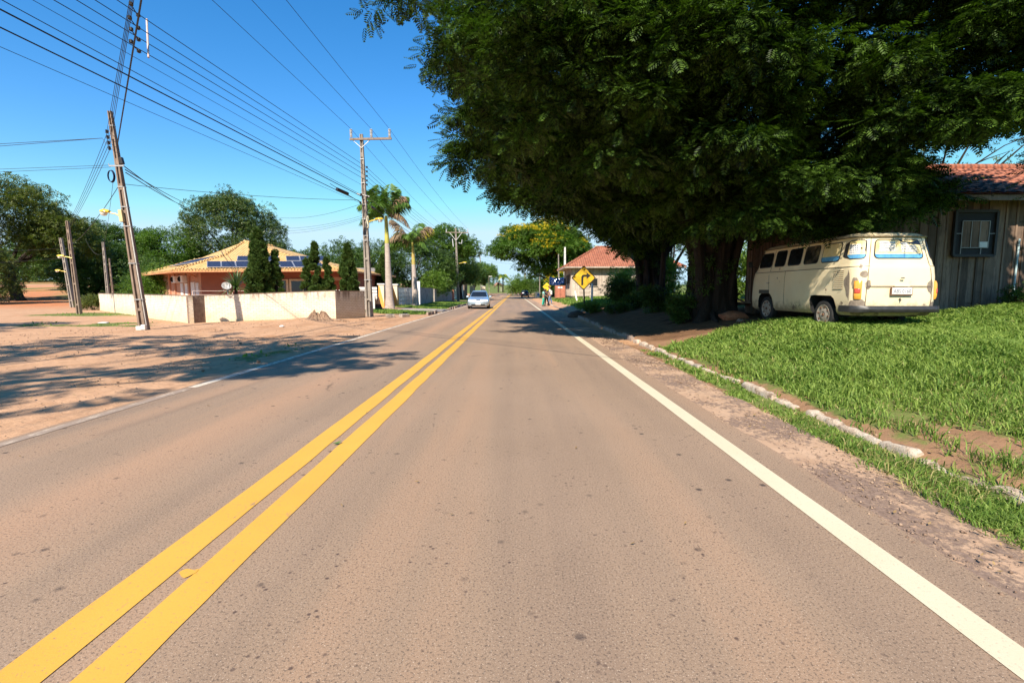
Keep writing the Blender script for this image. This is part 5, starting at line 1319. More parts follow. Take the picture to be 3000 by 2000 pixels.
def fslope(x, s):   # front lower slope: s metres up from the eave
    f = s / 3.83; return Vector((x, 35 + 3.6 * f, 2.92 + 1.27 * f + .10))
def panel(P):
    P = [Vector(p) for p in P]; o = MB().slab(P, .035).build('solar_panel', ALU, H1)
    c = sum(P, Vector()) / 4; n = (P[1] - P[0]).cross(P[2] - P[0]).normalized(); q = [c + (p - c) * .94 + n * .006 for p in P]
    MB().slab(q, .008).build('cells', SOL, o)
for k in range(8):
    x = -22.1 + k * 1.06; panel([fslope(x, .35), fslope(x + 1.03, .35), fslope(x + 1.03 - .85, 1.85), fslope(x - .85, 1.85)])
for k in range(6):
    x = -20.8 + k * 1.06 + (.55 if k > 2 else 0); panel([fslope(x, 2.0), fslope(x + 1.03, 2.0), fslope(x + 1.03 - .6, 3.3), fslope(x - .6, 3.3)])
Ea, Eb, Ba, Bb = Vector(E[0]), Vector(E[1]), Vector(Bk[0]), Vector(Bk[1])
for k in range(7):
    def ls(u, v): return (Ea.lerp(Eb, u)).lerp(Ba.lerp(Bb, u), v) + Vector((0, 0, .12))
    u0 = .12 + k * .115; panel([ls(u0, .45), ls(u0 + .11, .45), ls(u0 + .11, .93), ls(u0, .93)])
# left wing openings
def onleft(s, z, off=.03):   # s from near corner
    d = (fA - fB).normalized(); n = Vector((-.648, -.762, 0)); return fB + d * s + n * off + Vector((0, 0, z))
dl_ = (fA - fB).normalized(); rot = Matrix((( -dl_.x, .648 * 0 + dl_.y * 1, 0), (-dl_.y, -dl_.x, 0), (0, 0, 1))).transposed() if False else Matrix.Rotation(math.atan2(-dl_.y, -dl_.x), 3, 'Z')
MB().box(onleft(1.75, 1.05), (.85, .08, 2.1), rot=rot).build('door', WPL, H1, bevel=.01)
for s in (.75, 3.3, 4.4): 
    o = MB().box(onleft(s, 1.45), (.62, .08, 1.15), rot=rot).build('window', WPL, H1)
    MB().box(onleft(s, 1.45, .075), (.5, .02, 1.0), rot=rot).build('shutter', M('pale_shutter', (.72, .70, .68), .6), o)
for s in (3.3, 5.2): 
    o = MB().box(onleft(s, 2.35, .25), (.85, .35, .55), rot=rot).build('air_conditioner', WPL, H1, bevel=.02)
    MB().lathe([(.001, 0), (.2, .01), (.22, -.01)], onleft(s, 2.35, .44), 'Y', 14).build('fan_grille', DARK, o)
MB().beam(onleft(.9, 2.5, .05), onleft(.1, 2.75, .9), .07).build('eave_bracket', FASC, H1)
for s in (2.5, 6.1, 7.5): MB().box(onleft(s, 1.45, .06), (.22, .14, 2.9), rot=rot).build('pilaster', PNKW, H1)
# front openings
CRF = M('cream_frame', (.62, .50, .33), .7)
MB().box((-18.2, 36.62, 1.15), (.75, .10, 2.25)).build('door', CRF, H1)
o = MB().box((-17.3, 36.62, 1.15), (.85, .10, 2.25)).build('door', CRF, H1); MB().box((-17.3, 36.55, 1.2), (.5, .03, 1.95)).build('glass', DGLASS, o)
o = MB().box((-15.75, 36.62, 1.15), (2.1, .10, 2.3)).build('window', CRF, H1); MB().box((-15.75, 36.55, 1.15), (1.75, .03, 2.0)).build('glass', DGLASS, o); MB().box((-15.75, 36.53, 1.15), (.05, .03, 2.0)).build('mullion', CRF, o)
mb = MB()
for z in (.95, 1.15, 1.42): mb.beam((-23.3, 35.4, z), (-17.5, 35.4, z), .025)
for x in (-23.3, -20.4, -17.5): mb.beam((x, 35.4, 0), (x, 35.4, 1.42), .05)
o = mb.build('railing', M('pale_rail', (.55, .42, .36), .6), H1)
MB().box((-12.4, 35.9, 1.45), (.3, .3, 2.9)).build('veranda_post', ORW, H1); MB().box((-13.3, 35.9, 2.3), (2.0, .2, .25)).build('lintel', FASC, H1)
# brick outbuilding
BRK = NT('old_brick'); uv = BRK.coord('UV'); br = BRK.n('TexBrick'); BRK.l(uv, br.inputs['Vector']); br.inputs['Scale'].default_value = 1; br.inputs['Brick Width'].default_value = .5; br.inputs['Row Height'].default_value = .22; br.inputs['Mortar Size'].default_value = .025
br.inputs['Color1'].default_value = (.30, .17, .12, 1); br.inputs['Color2'].default_value = (.38, .25, .18, 1); br.inputs['Mortar'].default_value = (.15, .10, .08, 1); BRK.base(br.outputs[0]); BRK.set(Roughness=.95); BRK = BRK.m
H2 = thing('outbuilding', 'small brick outbuilding with grey roof seen past the crossarm pole', 'outbuilding', (-15.2, 50, 0))
MB().box((-15.3, 52, 1.5), (3.4, 4, 3.0)).build('wall', BRK, H2)
MB().slab([(-17.3, 49.7, 3.0), (-13.4, 49.7, 3.0), (-13.4, 52, 3.85), (-17.3, 52, 3.85)], .08).build('roof', M('grey_roof', (.22, .19, .17), .9, var=.3, scale=3), H2)
MB().slab([(-13.4, 54.3, 3.0), (-17.3, 54.3, 3.0), (-17.3, 52, 3.85), (-13.4, 52, 3.85)], .08).build('roof', M('grey_roof', (.22, .19, .17)), H2)
MB().box((-15.3, 49.9, 2.85), (3.5, .1, .3)).build('fascia', RDT, H2)

# --- plank walls
def plankmat(name, c1, c2, cd, stain=.5):
    t = NT(name); pos = t.coord('Position'); mp = t.n('Mapping'); mp.inputs['Scale'].default_value = (1, 1, .10); t.l(pos, mp.inputs[0])
    g = t.n('NewGeometry').outputs['Random Per Island']
    c = t.ramp(t.math('ADD', t.math('MULTIPLY', g, .5), t.math('MULTIPLY', t.noise(9, 5, .7, mp.outputs[0]), .6)), [(.3, c1), (.8, c2)])
    c = t.mix(t.math('MULTIPLY', t.ramp(t.noise(26, 4, .75, mp.outputs[0]), [(.50, (0, 0, 0)), (.62, (1, 1, 1))]), stain), c, cd)
    c = t.mix(t.math('MULTIPLY', t.ramp(t.noise(1.3, 4, .6, pos), [(.5, (0, 0, 0)), (.72, (1, 1, 1))]), .5), c, cd)
    t.base(c); t.set(Roughness=.95); t.bump(t.noise(30, 4, .7, mp.outputs[0]), .5, .01); return t.m
PLK = plankmat('weathered_plank', (.10, .065, .045), (.30, .20, .14), (.04, .026, .018)); PLK2 = plankmat('pale_plank', (.40, .32, .26), (.60, .50, .40), (.20, .14, .10), .4)
def plankwall(r, a, b, z0, z1, pw, mat, name='wall', seed=0, batt=.05):
    a, b = Vector(a), Vector(b); d = b - a; d.z = 0; L = d.length; d.normalize(); n = Vector((d.y, -d.x, 0)); rd = random.Random(seed); mb = MB(); s = 0
    rotm = Matrix.Rotation(math.atan2(d.y, d.x), 3, 'Z')
    mb2 = MB(); c = a + d * L / 2; mb.box((c.x - n.x * .05, c.y - n.y * .05, (z0 + z1) / 2), (L, .02, z1 - z0 - .02), rot=rotm)
    while s < L - .02:
        w_ = min(pw * rd.uniform(.82, 1.2), L - s); off = rd.uniform(-.012, .012); c = a + d * (s + w_ / 2) + n * off
        mb.box((c.x, c.y, (z0 + z1) / 2 + rd.uniform(-.03, .0)), (w_ - rd.uniform(.006, .022), .028, z1 - z0), rot=rotm)
        if batt and rd.random() < .9: c = a + d * (s + w_) + n * .024; mb.box((c.x, c.y, (z0 + z1) / 2), (batt, .022, z1 - z0 - .03), rot=rotm)
        s += w_
    return mb.build(name, mat, r)
SH = thing('shed', 'weathered wooden plank shed with red tiled roof and a screened window, behind the van', 'shed', (14, 13, 1.0))
plankwall(SH, (8.95, 13, 0), (24, 13, 0), .9, 3.92, .235, PLK, seed=4)
plankwall(SH, (24, 13, 0), (24, 19, 0), .9, 3.92, .235, PLK, seed=5); plankwall(SH, (24, 19, 0), (8.95, 19, 0), .9, 3.92, .235, PLK, seed=6); plankwall(SH, (8.95, 19, 0), (8.95, 13, 0), .9, 3.92, .235, PLK, seed=7)
mb = MB(); poly(mb, (8.4, 12.35, 3.78), (24.5, 12.35, 3.80), (24.5, 16, 5.27), (8.4, 16, 5.22)); poly(mb, (24.5, 19.6, 3.8), (8.4, 19.6, 3.8), (8.4, 16, 5.22), (24.5, 16, 5.27))
sr = mb.build('roof', RDT, SH)
mb = MB()
rd = random.Random(3)
for row in range(13):      # real courses of tiles on the front slope
    f = row / 13; y = 12.33 + 3.68 * f; z = 3.80 + 1.46 * f
    x = 8.4
    while x < 24.5:
        w_ = .24; q = rd.uniform(-.008, .012)
        mb.add([(x, y, z + .01 + q), (x + w_ * .3, y, z + .045 + q), (x + w_ * .6, y, z + .03 + q), (x + w_ * .96, y, z + .01 + q),
                (x, y + .30, z + .115), (x + w_ * .3, y + .30, z + .150), (x + w_ * .6, y + .30, z + .135), (x + w_ * .96, y + .30, z + .115)], [(0, 1, 5, 4), (1, 2, 6, 5), (2, 3, 7, 6)])
        x += w_
mb.build('tiles', RDT, sr)
MB().tube([(8.4, 16, 5.30), (16, 16, 5.29), (24.5, 16, 5.34)], .11, 8).build('ridge_cap', RDT, sr, smooth=True)
MB().box((16.4, 12.42, 3.70), (16.1, .03, .13)).build('fascia', plankmat('dark_plank', (.20, .14, .10), (.30, .22, .16), (.08, .05, .04)), SH)
mb = MB()
for x in np.arange(8.8, 24.4, .75): mb.beam((x, 12.4, 3.74), (x, 13.1, 4.0), .06, .10)
mb.build('rafters', PLK, SH)
MB().box((16.4, 13.05, 1.0), (15.1, .12, .22)).build('sill_beam', rough('damp_base', (.24, .15, .10), (.18, .10, .07), (.09, .05, .04), 4), SH)
wx0, wx1, wz0, wz1 = 11.38, 12.44, 2.32, 3.45
wd = MB(); 
for a, b in (((wx0, wz0), (wx1, wz0)), ((wx1, wz0), (wx1, wz1)), ((wx1, wz1), (wx0, wz1)), ((wx0, wz1), (wx0, wz0))): wd.beam((a[0], 12.90, a[1]), (b[0], 12.90, b[1]), .06, .07)
wn_ = wd.build('window', M('dark_frame', (.04, .035, .032), .7), SH)
MB().box(((wx0 + wx1) / 2, 12.93, (wz0 + wz1) / 2), (wx1 - wx0, .02, wz1 - wz0)).build('screen', M('fly_screen', (.022, .021, .022), .8), wn_)
mb = MB()
for i in range(3): mb.box((11.68 + i * .23, 12.905, 2.86), (.205, .02, .68))
mb.build('shutter_boards', PLK, wn_)
mb = MB(); fr_ = [((11.56, 2.52), (12.26, 2.52)), ((11.56, 3.20), (12.26, 3.20)), ((11.56, 2.52), (11.56, 3.20)), ((12.26, 2.52), (12.26, 3.20)), ((11.80, 2.52), (11.80, 3.2)), ((12.02, 2.52), (12.02, 3.2)), ((11.38, 2.88), (11.56, 2.88)), ((12.26, 2.88), (12.44, 2.88)), ((11.56, 2.32), (11.56, 2.52)), ((12.08, 2.32), (12.08, 2.52))]
for a, b in fr_: mb.beam((a[0], 12.885, a[1]), (b[0], 12.885, b[1]), .014)
mb.build('bars', M('pale_bar', (.38, .37, .35), .5), wn_)
MB().box((12.13, 12.875, 2.60), (.20, .012, .14)).build('paper_note', PAPER, wn_)
o = MB().tube([(13.08, 12.93, 1.15), (13.10, 12.93, 2.75)], .022, 8).build('drain_pipe', M('pale_blue_pipe', (.42, .55, .58), .5), SH, smooth=True)
MB().tube([(13.4, 12.85, 2.95), (14.5, 12.8, 3.10), (16, 12.7, 3.35)], .008, 5).build('loose_cable', M('pale_cable', (.5, .42, .36), .7), SH)
MB().tube([(12.9, 12.8, 2.55), (14.2, 12.75, 2.75), (16, 12.7, 2.95)], .007, 5).build('loose_cable', CAB, SH)
MB().box((14.3, 12.45, 3.74), (.6, .02, .05)).build('pale_strip', PAPER, SH)
# open lean-to beside the shed
LT = thing('lean_to', 'open lean-to roof of rough beams between the big trunk and the shed', 'lean-to', (8.2, 16.5, .7))
MB().slab([(7.3, 15.2, 3.05), (8.9, 15.2, 3.25), (8.9, 18.6, 3.55), (7.3, 18.6, 3.35)], .06).build('roof', M('rusty_sheet', (.16, .11, .09), .8, var=.4), LT)
MB().beam((7.2, 15.3, 2.95), (8.95, 15.3, 3.12), .12, .14).build('beam', PLK, LT)
MB().box((8.35, 15.28, 3.09), (.34, .03, .10)).build('paper_note', PAPER, LT)
for x, y in ((7.45, 15.3), (7.45, 18.4)): MB().beam((x, y, .7), (x + .03, y, 3.0), .10).build('post', PLK, LT)
for i, (a, b) in enumerate((((6.75, 16.2, 1.05), (8.6, 15.6, 1.0)), ((6.9, 16.6, 1.45), (8.5, 16.9, .75)))):
    o = MB().beam(a, b, .10, .04).build('plank', PLK2, None, org=a); tag(o, ('upper', 'lower')[i] + ' loose grey plank propped between the big trunk and the van', 'plank')
o = thing('pallet', 'low dark wooden bench in the shade in front of the van', 'bench', (7.2, 16.4, .7)); MB().box((7.2, 16.3, .98), (1.5, .5, .06)).build('top', PLK, o)
for x in (6.6, 7.8): MB().box((x, 16.3, .83), (.08, .4, .28)).build('leg', PLK, o)

# plank house by the road
H3 = thing('plank_house', 'pale wooden plank house with a red tiled hip roof, beyond the right-turn sign', 'house', (6, 52, .5))
plankwall(H3, (6, 52, 0), (17, 52, 0), .9, 3.95, .24, PLK2, seed=14, batt=.06); plankwall(H3, (6, 59.5, 0), (6, 52, 0), .9, 3.95, .24, PLK2, seed=15, batt=.06); plankwall(H3, (17, 52, 0), (17, 59.5, 0), .9, 3.95, .3, PLK2, seed=16); plankwall(H3, (17, 59.5, 0), (6, 59.5, 0), .9, 3.95, .3, PLK2, seed=17)
mb = MB(); mb.box((11.5, 55.75, .65), (10.8, 7.3, .9)); mb.build('plinth', rough('peeling_plinth', (.66, .55, .46), (.50, .38, .30), (.32, .17, .12), 2.5), H3)
R3 = [(5.25, 51.2, 3.93), (17.8, 51.2, 3.93), (17.8, 60.3, 3.93), (5.25, 60.3, 3.93)]; K3 = [(9.3, 55.7, 6.35), (14.2, 55.7, 6.35)]
mb = MB(); poly(mb, R3[0], R3[1], K3[1], K3[0]); poly(mb, R3[1], R3[2], K3[1]); poly(mb, R3[2], R3[3], K3[0], K3[1]); poly(mb, R3[3], R3[0], K3[0]); rf3 = mb.build('roof', RDT, H3)
mb = MB(); poly(mb, *[(x, y, z - .06) for x, y, z in R3][::-1])
for i in range(4): j = (i + 1) % 4; mb.beam(Vector(R3[i]) - Vector((0, 0, .05)), Vector(R3[j]) - Vector((0, 0, .05)), .04, .14)
mb.build('soffit', PLK2, H3)
mb = MB()
for a, b in ((R3[0], K3[0]), (R3[3], K3[0]), (K3[0], K3[1]), (R3[1], K3[1])):
    a, b = Vector(a), Vector(b); n = int((b - a).length / .4)
    for k in range(n): p, q = a + (b - a) * k / n, a + (b - a) * (k + 1.15) / n; mb.tube([p + Vector((0, 0, .02)), q], [.12, .10], 7)
mb.build('ridge_cap', RDT, rf3, smooth=True)
o = MB().box((8.35, 51.93, 2.35), (.95, .10, .9)).build('window', PLK2, H3); MB().box((8.35, 51.86, 2.35), (.8, .03, .75)).build('glass', DARK, o)
for y, z in ((53.5, 2.7), (55.2, 2.7)): o = MB().box((5.93, y, z), (.10, .8, 1.0)).build('window', PLK, H3); MB().box((5.87, y, z), (.02, .65, .85)).build('shutter', DARK, o)
MB().box((5.9, 57.6, 1.9), (.1, .85, 2.0)).build('door', DARK, H3)
MB().box((14.0, 55.7, 6.6), (.4, .4, .9)).build('chimney', BRK, H3)
BG = thing('brown_gate', 'rusty brown sheet metal gate with a white plaque, left of the plank house', 'gate', (5.2, 56, .5))
MB().box((5.15, 55.4, 1.35), (1.15, .05, 1.35)).build('panel', M('rusty_red_sheet', (.42, .15, .09), .7, var=.3, scale=3), BG)
for x in (4.58, 5.15, 5.72): MB().box((x, 55.35, 1.3), (.06, .06, 1.5)).build('frame_bar', M('rusty_frame', (.25, .09, .06), .7), BG)
MB().box((5.15, 55.36, 1.82), (.52, .02, .17)).build('plaque', PAPER, BG)
TP = thing('blue_tarpaulin', 'crumpled dark blue tarpaulin hanging behind the brown gate', 'tarpaulin', (5.4, 62, 2.2))
MB().grid(lambda u, v: (4.4 + 2.1 * u, 62 + .22 * (fnoise(u * 9, v * 7, 1) - .5) * 2 + .05 * math.sin(u * 13), 2.15 + 1.05 * v - .14 * math.sin(math.pi * u) * v), 34, 16).build('sheet', M('blue_sheet', (.006, .025, .10), .25, var=.3, scale=8, coat=.5), TP, smooth=True)
for x in (4.42, 6.45): MB().beam((x, 62.1, .5), (x, 62.1, 3.25), .07).build('post', PLK, TP)
def post(lab, x, y, h, w_, m_, lean=(0, 0), cat='post', grp=None):
    z = gz(x, y); r = MB().beam((x, y, z - .1), (x + lean[0], y + lean[1], z + h - .05), w_).box((x + lean[0], y + lean[1], z + h - .03), (w_ * 1.02, w_ * 1.02, .05)).build('post', m_, None, org=(x, y, z), bevel=.008); tag(r, lab, cat, grp)
post('stout white painted post right of the right-turn sign', 5.85, 37.0, 1.45, .13, WHT); post('pale board leaning against the plank house fence', 5.55, 43.2, .95, .12, WHT, (-.22, .0), 'board')
post('thin pale post behind the right-turn sign post', 6.35, 45, 1.1, .10, PLK2)
FE = thing('rail_fence', 'low grey wooden rail fence in front of the plank house', 'fence', (7, 48, .5))
for x in (6.0, 7.4, 8.9, 10.4): MB().box((x, 48, 1.05), (.12, .12, 1.4)).build('post', PLK2, FE)
for z in (1.05, 1.45): MB().box((8.2, 47.93, z), (4.6, .04, .16)).build('rail', PLK2, FE)
for i, (x, y) in enumerate(((-4.5, 165), (-1, 158), (5.5, 150), (9, 146), (13, 141))): post(f'{("leftmost","second","middle","fourth","rightmost")[i]} of the five pale fence posts along the far field', x, y, 1.5, .22, PLK2, grp='far fence posts')
# satellite dish, stump, litter, rocks
DS = thing('satellite_dish', 'pale satellite dish standing behind the white wall beside the spiky yucca', 'satellite dish', (-15.5, 25.6, 0))
c = at(665, 839, 25.6); mtx = Matrix.Rotation(R(25), 3, 'Y') @ Matrix.Rotation(R(-28), 3, 'X')
mb = MB(); n0 = len(mb.v); mb.grid(lambda u, v: c + mtx @ Vector((.25 * v * math.cos(6.2832 * u), -.02 - .0, .20 * v * math.sin(6.2832 * u))) + mtx @ Vector((0, -.07 * v * v, 0)), 24, 6, closed_u=True); mb.build('dish', M('dish_grey', (.42, .40, .37), .5, var=.15), DS, smooth=True)
MB().beam((c.x, 25.66, 0), (c.x, 25.66, c.z - .02), .05).build('mast', STEEL, DS); MB().tube([c + mtx @ Vector((0, 0, -.28)), c + mtx @ Vector((0, -.34, -.05))], .012, 6).build('feed_arm', STEEL, DS)
t = NT('stump_wood'); v = t.coord('Object'); mp = t.n('Mapping'); mp.inputs['Scale'].default_value = (1, 1, .25); t.l(v, mp.inputs[0])
t.base(t.ramp(t.noise(11, 5, .75, mp.outputs[0]), [(.35, (.10, .055, .035)), (.55, (.30, .19, .12)), (.7, (.44, .30, .19))])); t.set(Roughness=.95); t.bump(t.noise(16, 5, .7, mp.outputs[0]), 1, .04); STU = t.m
def stump(lab, x, y, rr_, h, seed, m_=STU, cat='tree stump', nm='tree_stump'):
    z = gz(x, y)
    def fn(u, v):
        a = 2 * math.pi * u; k = fnoise(math.cos(a) * 2 + seed, math.sin(a) * 2 + seed, 1.4); j = fnoise(math.cos(a) * 5 + seed, math.sin(a) * 5, 1.2)
        r_ = rr_ * (1.5 - 1.0 * v ** .5 + .7 * (k - .5)); top = h * (.35 + 1.3 * j)
        return (x + r_ * math.cos(a) * (1 if v < .99 else .75), y + r_ * math.sin(a) * .7, z - .05 + top * v)
    r = thing(nm, lab, cat, (x, y, z)); m2 = MB(); m2.grid(fn, 40, 9, closed_u=True); n = len(m2.v); m2.v.append((x, y, z + h * .2)); 
    for k in range(40): m2.f.append([n - 40 + k, n - 40 + (k + 1) % 40, n]); m2.mi.append(0)
    m2.build('wood', m_, r); rd = random.Random(seed)
    return r
q = Vector(at(950, 935, 1)); 
stump('jagged rotten tree stump with splayed roots in front of the white wall', -8.75, 21.7, .50, .36, 2.0)
MB().tube([(-8.2, 21.8, .05), (-7.7, 21.5, .10), (-7.3, 21.6, .04)], [.12, .09, .04], 7).build('root', STU, bpy.data.objects['tree_stump'], smooth=True)
stump('dark pile of dead palm debris at the gate beside the crossarm pole', -9.75, 34.6, .34, .75, 5.0, M('dead_leaf', (.07, .035, .02), .9, var=.5, scale=18), 'debris pile', 'debris_pile')
def rock(lab, x, y, s, m_, sq=.6, cat='stone', nm='stone', seed=0, z=None):
    def fn(u, v):
        a = 2 * math.pi * u; b = math.pi * v; k = .75 + .5 * float(fnoise(math.cos(a) * math.sin(b) * 2 + seed, math.cos(b) * 2 + math.sin(a) + seed, 1.3))
        return (s * k * math.sin(b) * math.cos(a), s * k * math.sin(b) * math.sin(a) * .8, s * sq * k * math.cos(b))
    o = MB().grid(fn, 16, 9, closed_u=True).build(nm, m_, None, smooth=True); o.location = (x, y, gz(x, y) + .1 * s if z is None else z); tag(o, lab, cat); return o
RED = M('red_soil', (.36, .14, .07), .95, var=.4, scale=14, bump=.8, bscale=40)
rock('mound of bare red soil at the foot of the biggest trunk', 6.35, 14.2, .42, RED, .38, 'soil mound', 'soil_mound', 1); rock('pale stone lying in front of the van front wheel', 6.15, 13.3, .10, KERBG, .7, seed=3)
rock('dark boulder at the kerb in front of the right-turn sign', 3.35, 26.4, .5, rough('dark_rock', (.10, .08, .06), (.07, .055, .045), (.03, .025, .02), 5), .6, 'rock', 'rock', 5)
rock('crumpled white scrap on the dirt near the stump', -8.9, 18.6, .09, PAPER, .4, 'litter', 'litter', 7); rock('flat pale scrap lying on the dirt near the leaning pole', -18.2, 21.5, .22, PAPER, .15, 'litter', 'litter', 9)
for i in range(7): rock(f'{("first","second","third","fourth","fifth","sixth","seventh")[i]} loose dark clod, counted from the nearest, along the left road edge', (-6.2, -5.6, -5.2, -6.8, -5.3, -7.5, -6.0)[i], 7.5 + 1.15 * i, .022 + .01 * (i % 3), M('dry_clod', (.26, .15, .09), .95), .6, 'clod', 'clod', i * 1.7)
lf = MB().grid(lambda u, v: (.045 * (2 * u - 1), .022 * (2 * v - 1) * (1 - (2 * u - 1) ** 2), .012 + .012 * (2 * u - 1) ** 2), 7, 4).build('leaf', leafmat('fresh_leaf', (.10, .20, .03), (.15, .28, .05)), None, smooth=True); lf.location = (-1.63, 4.35, .006); lf.rotation_euler = (0, 0, .8); tag(lf, 'small green leaf lying between the two yellow lines', 'leaf')
# flag
FL = thing('flag', 'green flag with a yellow and dark blue emblem on a thin pole behind the gate', 'flag', (-12.6, 46, .1))
MB().tube([(-12.6, 46, .1), (-12.75, 46, 4.1)], .03, 6).build('flagpole', STEEL, FL)
def ff(u, v): return (-12.75 + 1.12 * u * .93, 46 + .14 * math.sin(u * 7), 2.75 + 1.05 * v + .25 - .85 * u * (.75) + .05 * math.sin(u * 9 + v))
fo = MB().grid(ff, 20, 10).build('cloth', M('flag_green', (.005, .20, .06), .7), FL, smooth=True)
def sub(pts, dy): return [Vector(ff(a, b)) + Vector((0, dy, 0)) for a, b in pts]
MB().add(sub([(.14, .55), (.34, .9), (.72, .5), (.5, .12)], -.05), [(0, 1, 2, 3)]).build('yellow_rhombus', M('flag_yellow', (.75, .62, .05), .7), fo)
MB().add(sub([(.42 + .13 * math.cos(a), .5 + .17 * math.sin(a)) for a in np.linspace(0, 6.28, 13)[:-1]], -.075), [tuple(range(12))]).build('blue_disc', M('flag_blue', (.01, .03, .15), .7), fo)
# ================================================================== VEGETATION
def tmpl(quads):
    """list of (x,y,z)*4 -> (n,4,3)"""
    return np.array(quads, float)
def leafq(p, d, L, W, up=(0, 0, 1)):
    p = np.array(p, float); d = np.array(d, float); d /= np.linalg.norm(d); s = np.cross(d, up); s /= (np.linalg.norm(s) + 1e-9)
    return [p, p + d * L * .45 + s * W / 2, p + d * L, p + d * L * .45 - s * W / 2]
def t_frond(n=6, L=1., l=.46, w=.115):     # feathery double-pinnate leaf along +x
    Q = []
    for i in range(n):
        f = .14 + .82 * i / (n - 1); x = L * f; dz = -.16 * f * f; ll = l * (1 - .55 * abs(f - .42) / .58)
        for s in (-1, 1): Q.append(leafq((x, 0, dz), (.55, s * .85, -.22), ll, w))
    Q.append(leafq((L * .9, 0, -.14), (1, 0, -.3), l * .5, w)); return tmpl(Q)
def t_spray(n=6, seed=1, L=.5, w=.2):      # broad leaves round a twig along +x
    r = np.random.default_rng(seed); Q = []
    for i in range(n):
        f = (i + .5) / n; a = i * 2.4; Q.append(leafq((f * .7, 0, 0), (.55, math.cos(a) * .8, math.sin(a) * .6 - .15), L * (.7 + .5 * r.random()), w))
    return tmpl(Q)
def t_tuft(n=5, seed=2):                   # fine conifer tuft pointing along +x
    r = np.random.default_rng(seed); return tmpl([leafq((.1 * r.random(), 0, 0), (1, r.normal() * .45, r.normal() * .45), .9, .22) for _ in range(n)])
def rots(D, spin=None, rg=None, tilt=.35):
    """rotation matrices with x axis = D (n,3), z axis near up"""
    D = D / (np.linalg.norm(D, axis=1)[:, None] + 1e-9); n = len(D)
    up = np.tile([[0, 0, 1.]], (n, 1)) + rg.normal(size=(n, 3)) * tilt
    y = np.cross(up, D); y /= (np.linalg.norm(y, axis=1)[:, None] + 1e-9); z = np.cross(D, y)
    return np.stack([D, y, z], 2)
def scatter(name, P, D, S, T, mat, parent, rg, tilt=.35):
    Rm = rots(D, None, rg, tilt); m = T.shape[0]
    V = np.einsum('nij,mkj->nmki', Rm, T) * S[:, None, None, None] + P[:, None, None, :]
    V = V.reshape(-1, 3); F = np.arange(len(V)).reshape(-1, 4)
    return bulk(name, V, F, 4, mat, parent)
def clump_leaves(C, Rr, per, rg, flat=.6, shell=.55):
    """C (n,3) clump centres, Rr (n,) radii -> leaf positions and outward directions"""
    n = len(C); k = per
    d = rg.normal(size=(n, k, 3)); d /= np.linalg.norm(d, axis=2)[:, :, None]
    rad = (shell + (1 - shell) * rg.random((n, k))) ; off = d * rad[:, :, None] * Rr[:, None, None]; off[:, :, 2] *= flat
    P = C[:, None, :] + off; D = d.copy(); D[:, :, 2] = D[:, :, 2] * .5 - .12
    return P.reshape(-1, 3), D.reshape(-1, 3)
BARK = NT('dark_bark'); v = BARK.coord('Position'); mp = BARK.n('Mapping'); mp.inputs['Scale'].default_value = (1, 1, .18); BARK.l(v, mp.inputs[0])
BARK.base(BARK.ramp(BARK.noise(8, 6, .75, mp.outputs[0]), [(.3, (.010, .007, .005)), (.55, (.030, .02, .014)), (.75, (.07, .05, .033))])); BARK.set(Roughness=.95); BARK.bump(BARK.noise(9, 6, .75, mp.outputs[0]), 1., .06); BARK = BARK.m
def limb(mb, a, b, r0, r1, rd, n=7, wob=.12, up=.25):
    a, b = Vector(a), Vector(b); L = (b - a).length; P = []; Rr = []
    ph = [rd.uniform(0, 6) for _ in range(4)]
    for i in range(n + 1):
        f = i / n; p = a.lerp(b, f); p.z += math.sin(f * math.pi) * up * L * .3
        p += Vector((math.sin(f * 5 + ph[0]), math.sin(f * 6 + ph[1]), math.sin(f * 7 + ph[2]))) * wob * L * .12 * math.sin(f * math.pi)
        P.append(p); Rr.append(r0 + (r1 - r0) * f)
    mb.tube(P, Rr, 7, cap=False); return P
def dome(cx, cy, cz, rx, ry, rz, n, rg, rc, bottom=-.35, shell=.75, seed=0, lump=.3):
    """clump centres filling the outer part of an ellipsoid, with lobes"""
    d = rg.normal(size=(n * 3, 3)); d /= np.linalg.norm(d, axis=1)[:, None]; d = d[d[:, 2] > bottom][:n]
    lob = 1 + lump * (fnoise(d[:, 0] * 2 + seed + 7, d[:, 1] * 2 + d[:, 2] * 1.7 + seed + 3, 1.1) - .5) * 2
    rad = (shell + (1 - shell) * rg.random(len(d))) * lob
    return np.stack([cx + d[:, 0] * rx * rad, cy + d[:, 1] * ry * rad, cz + d[:, 2] * rz * rad], 1), rc * (.7 + .6 * rg.random(len(d)))
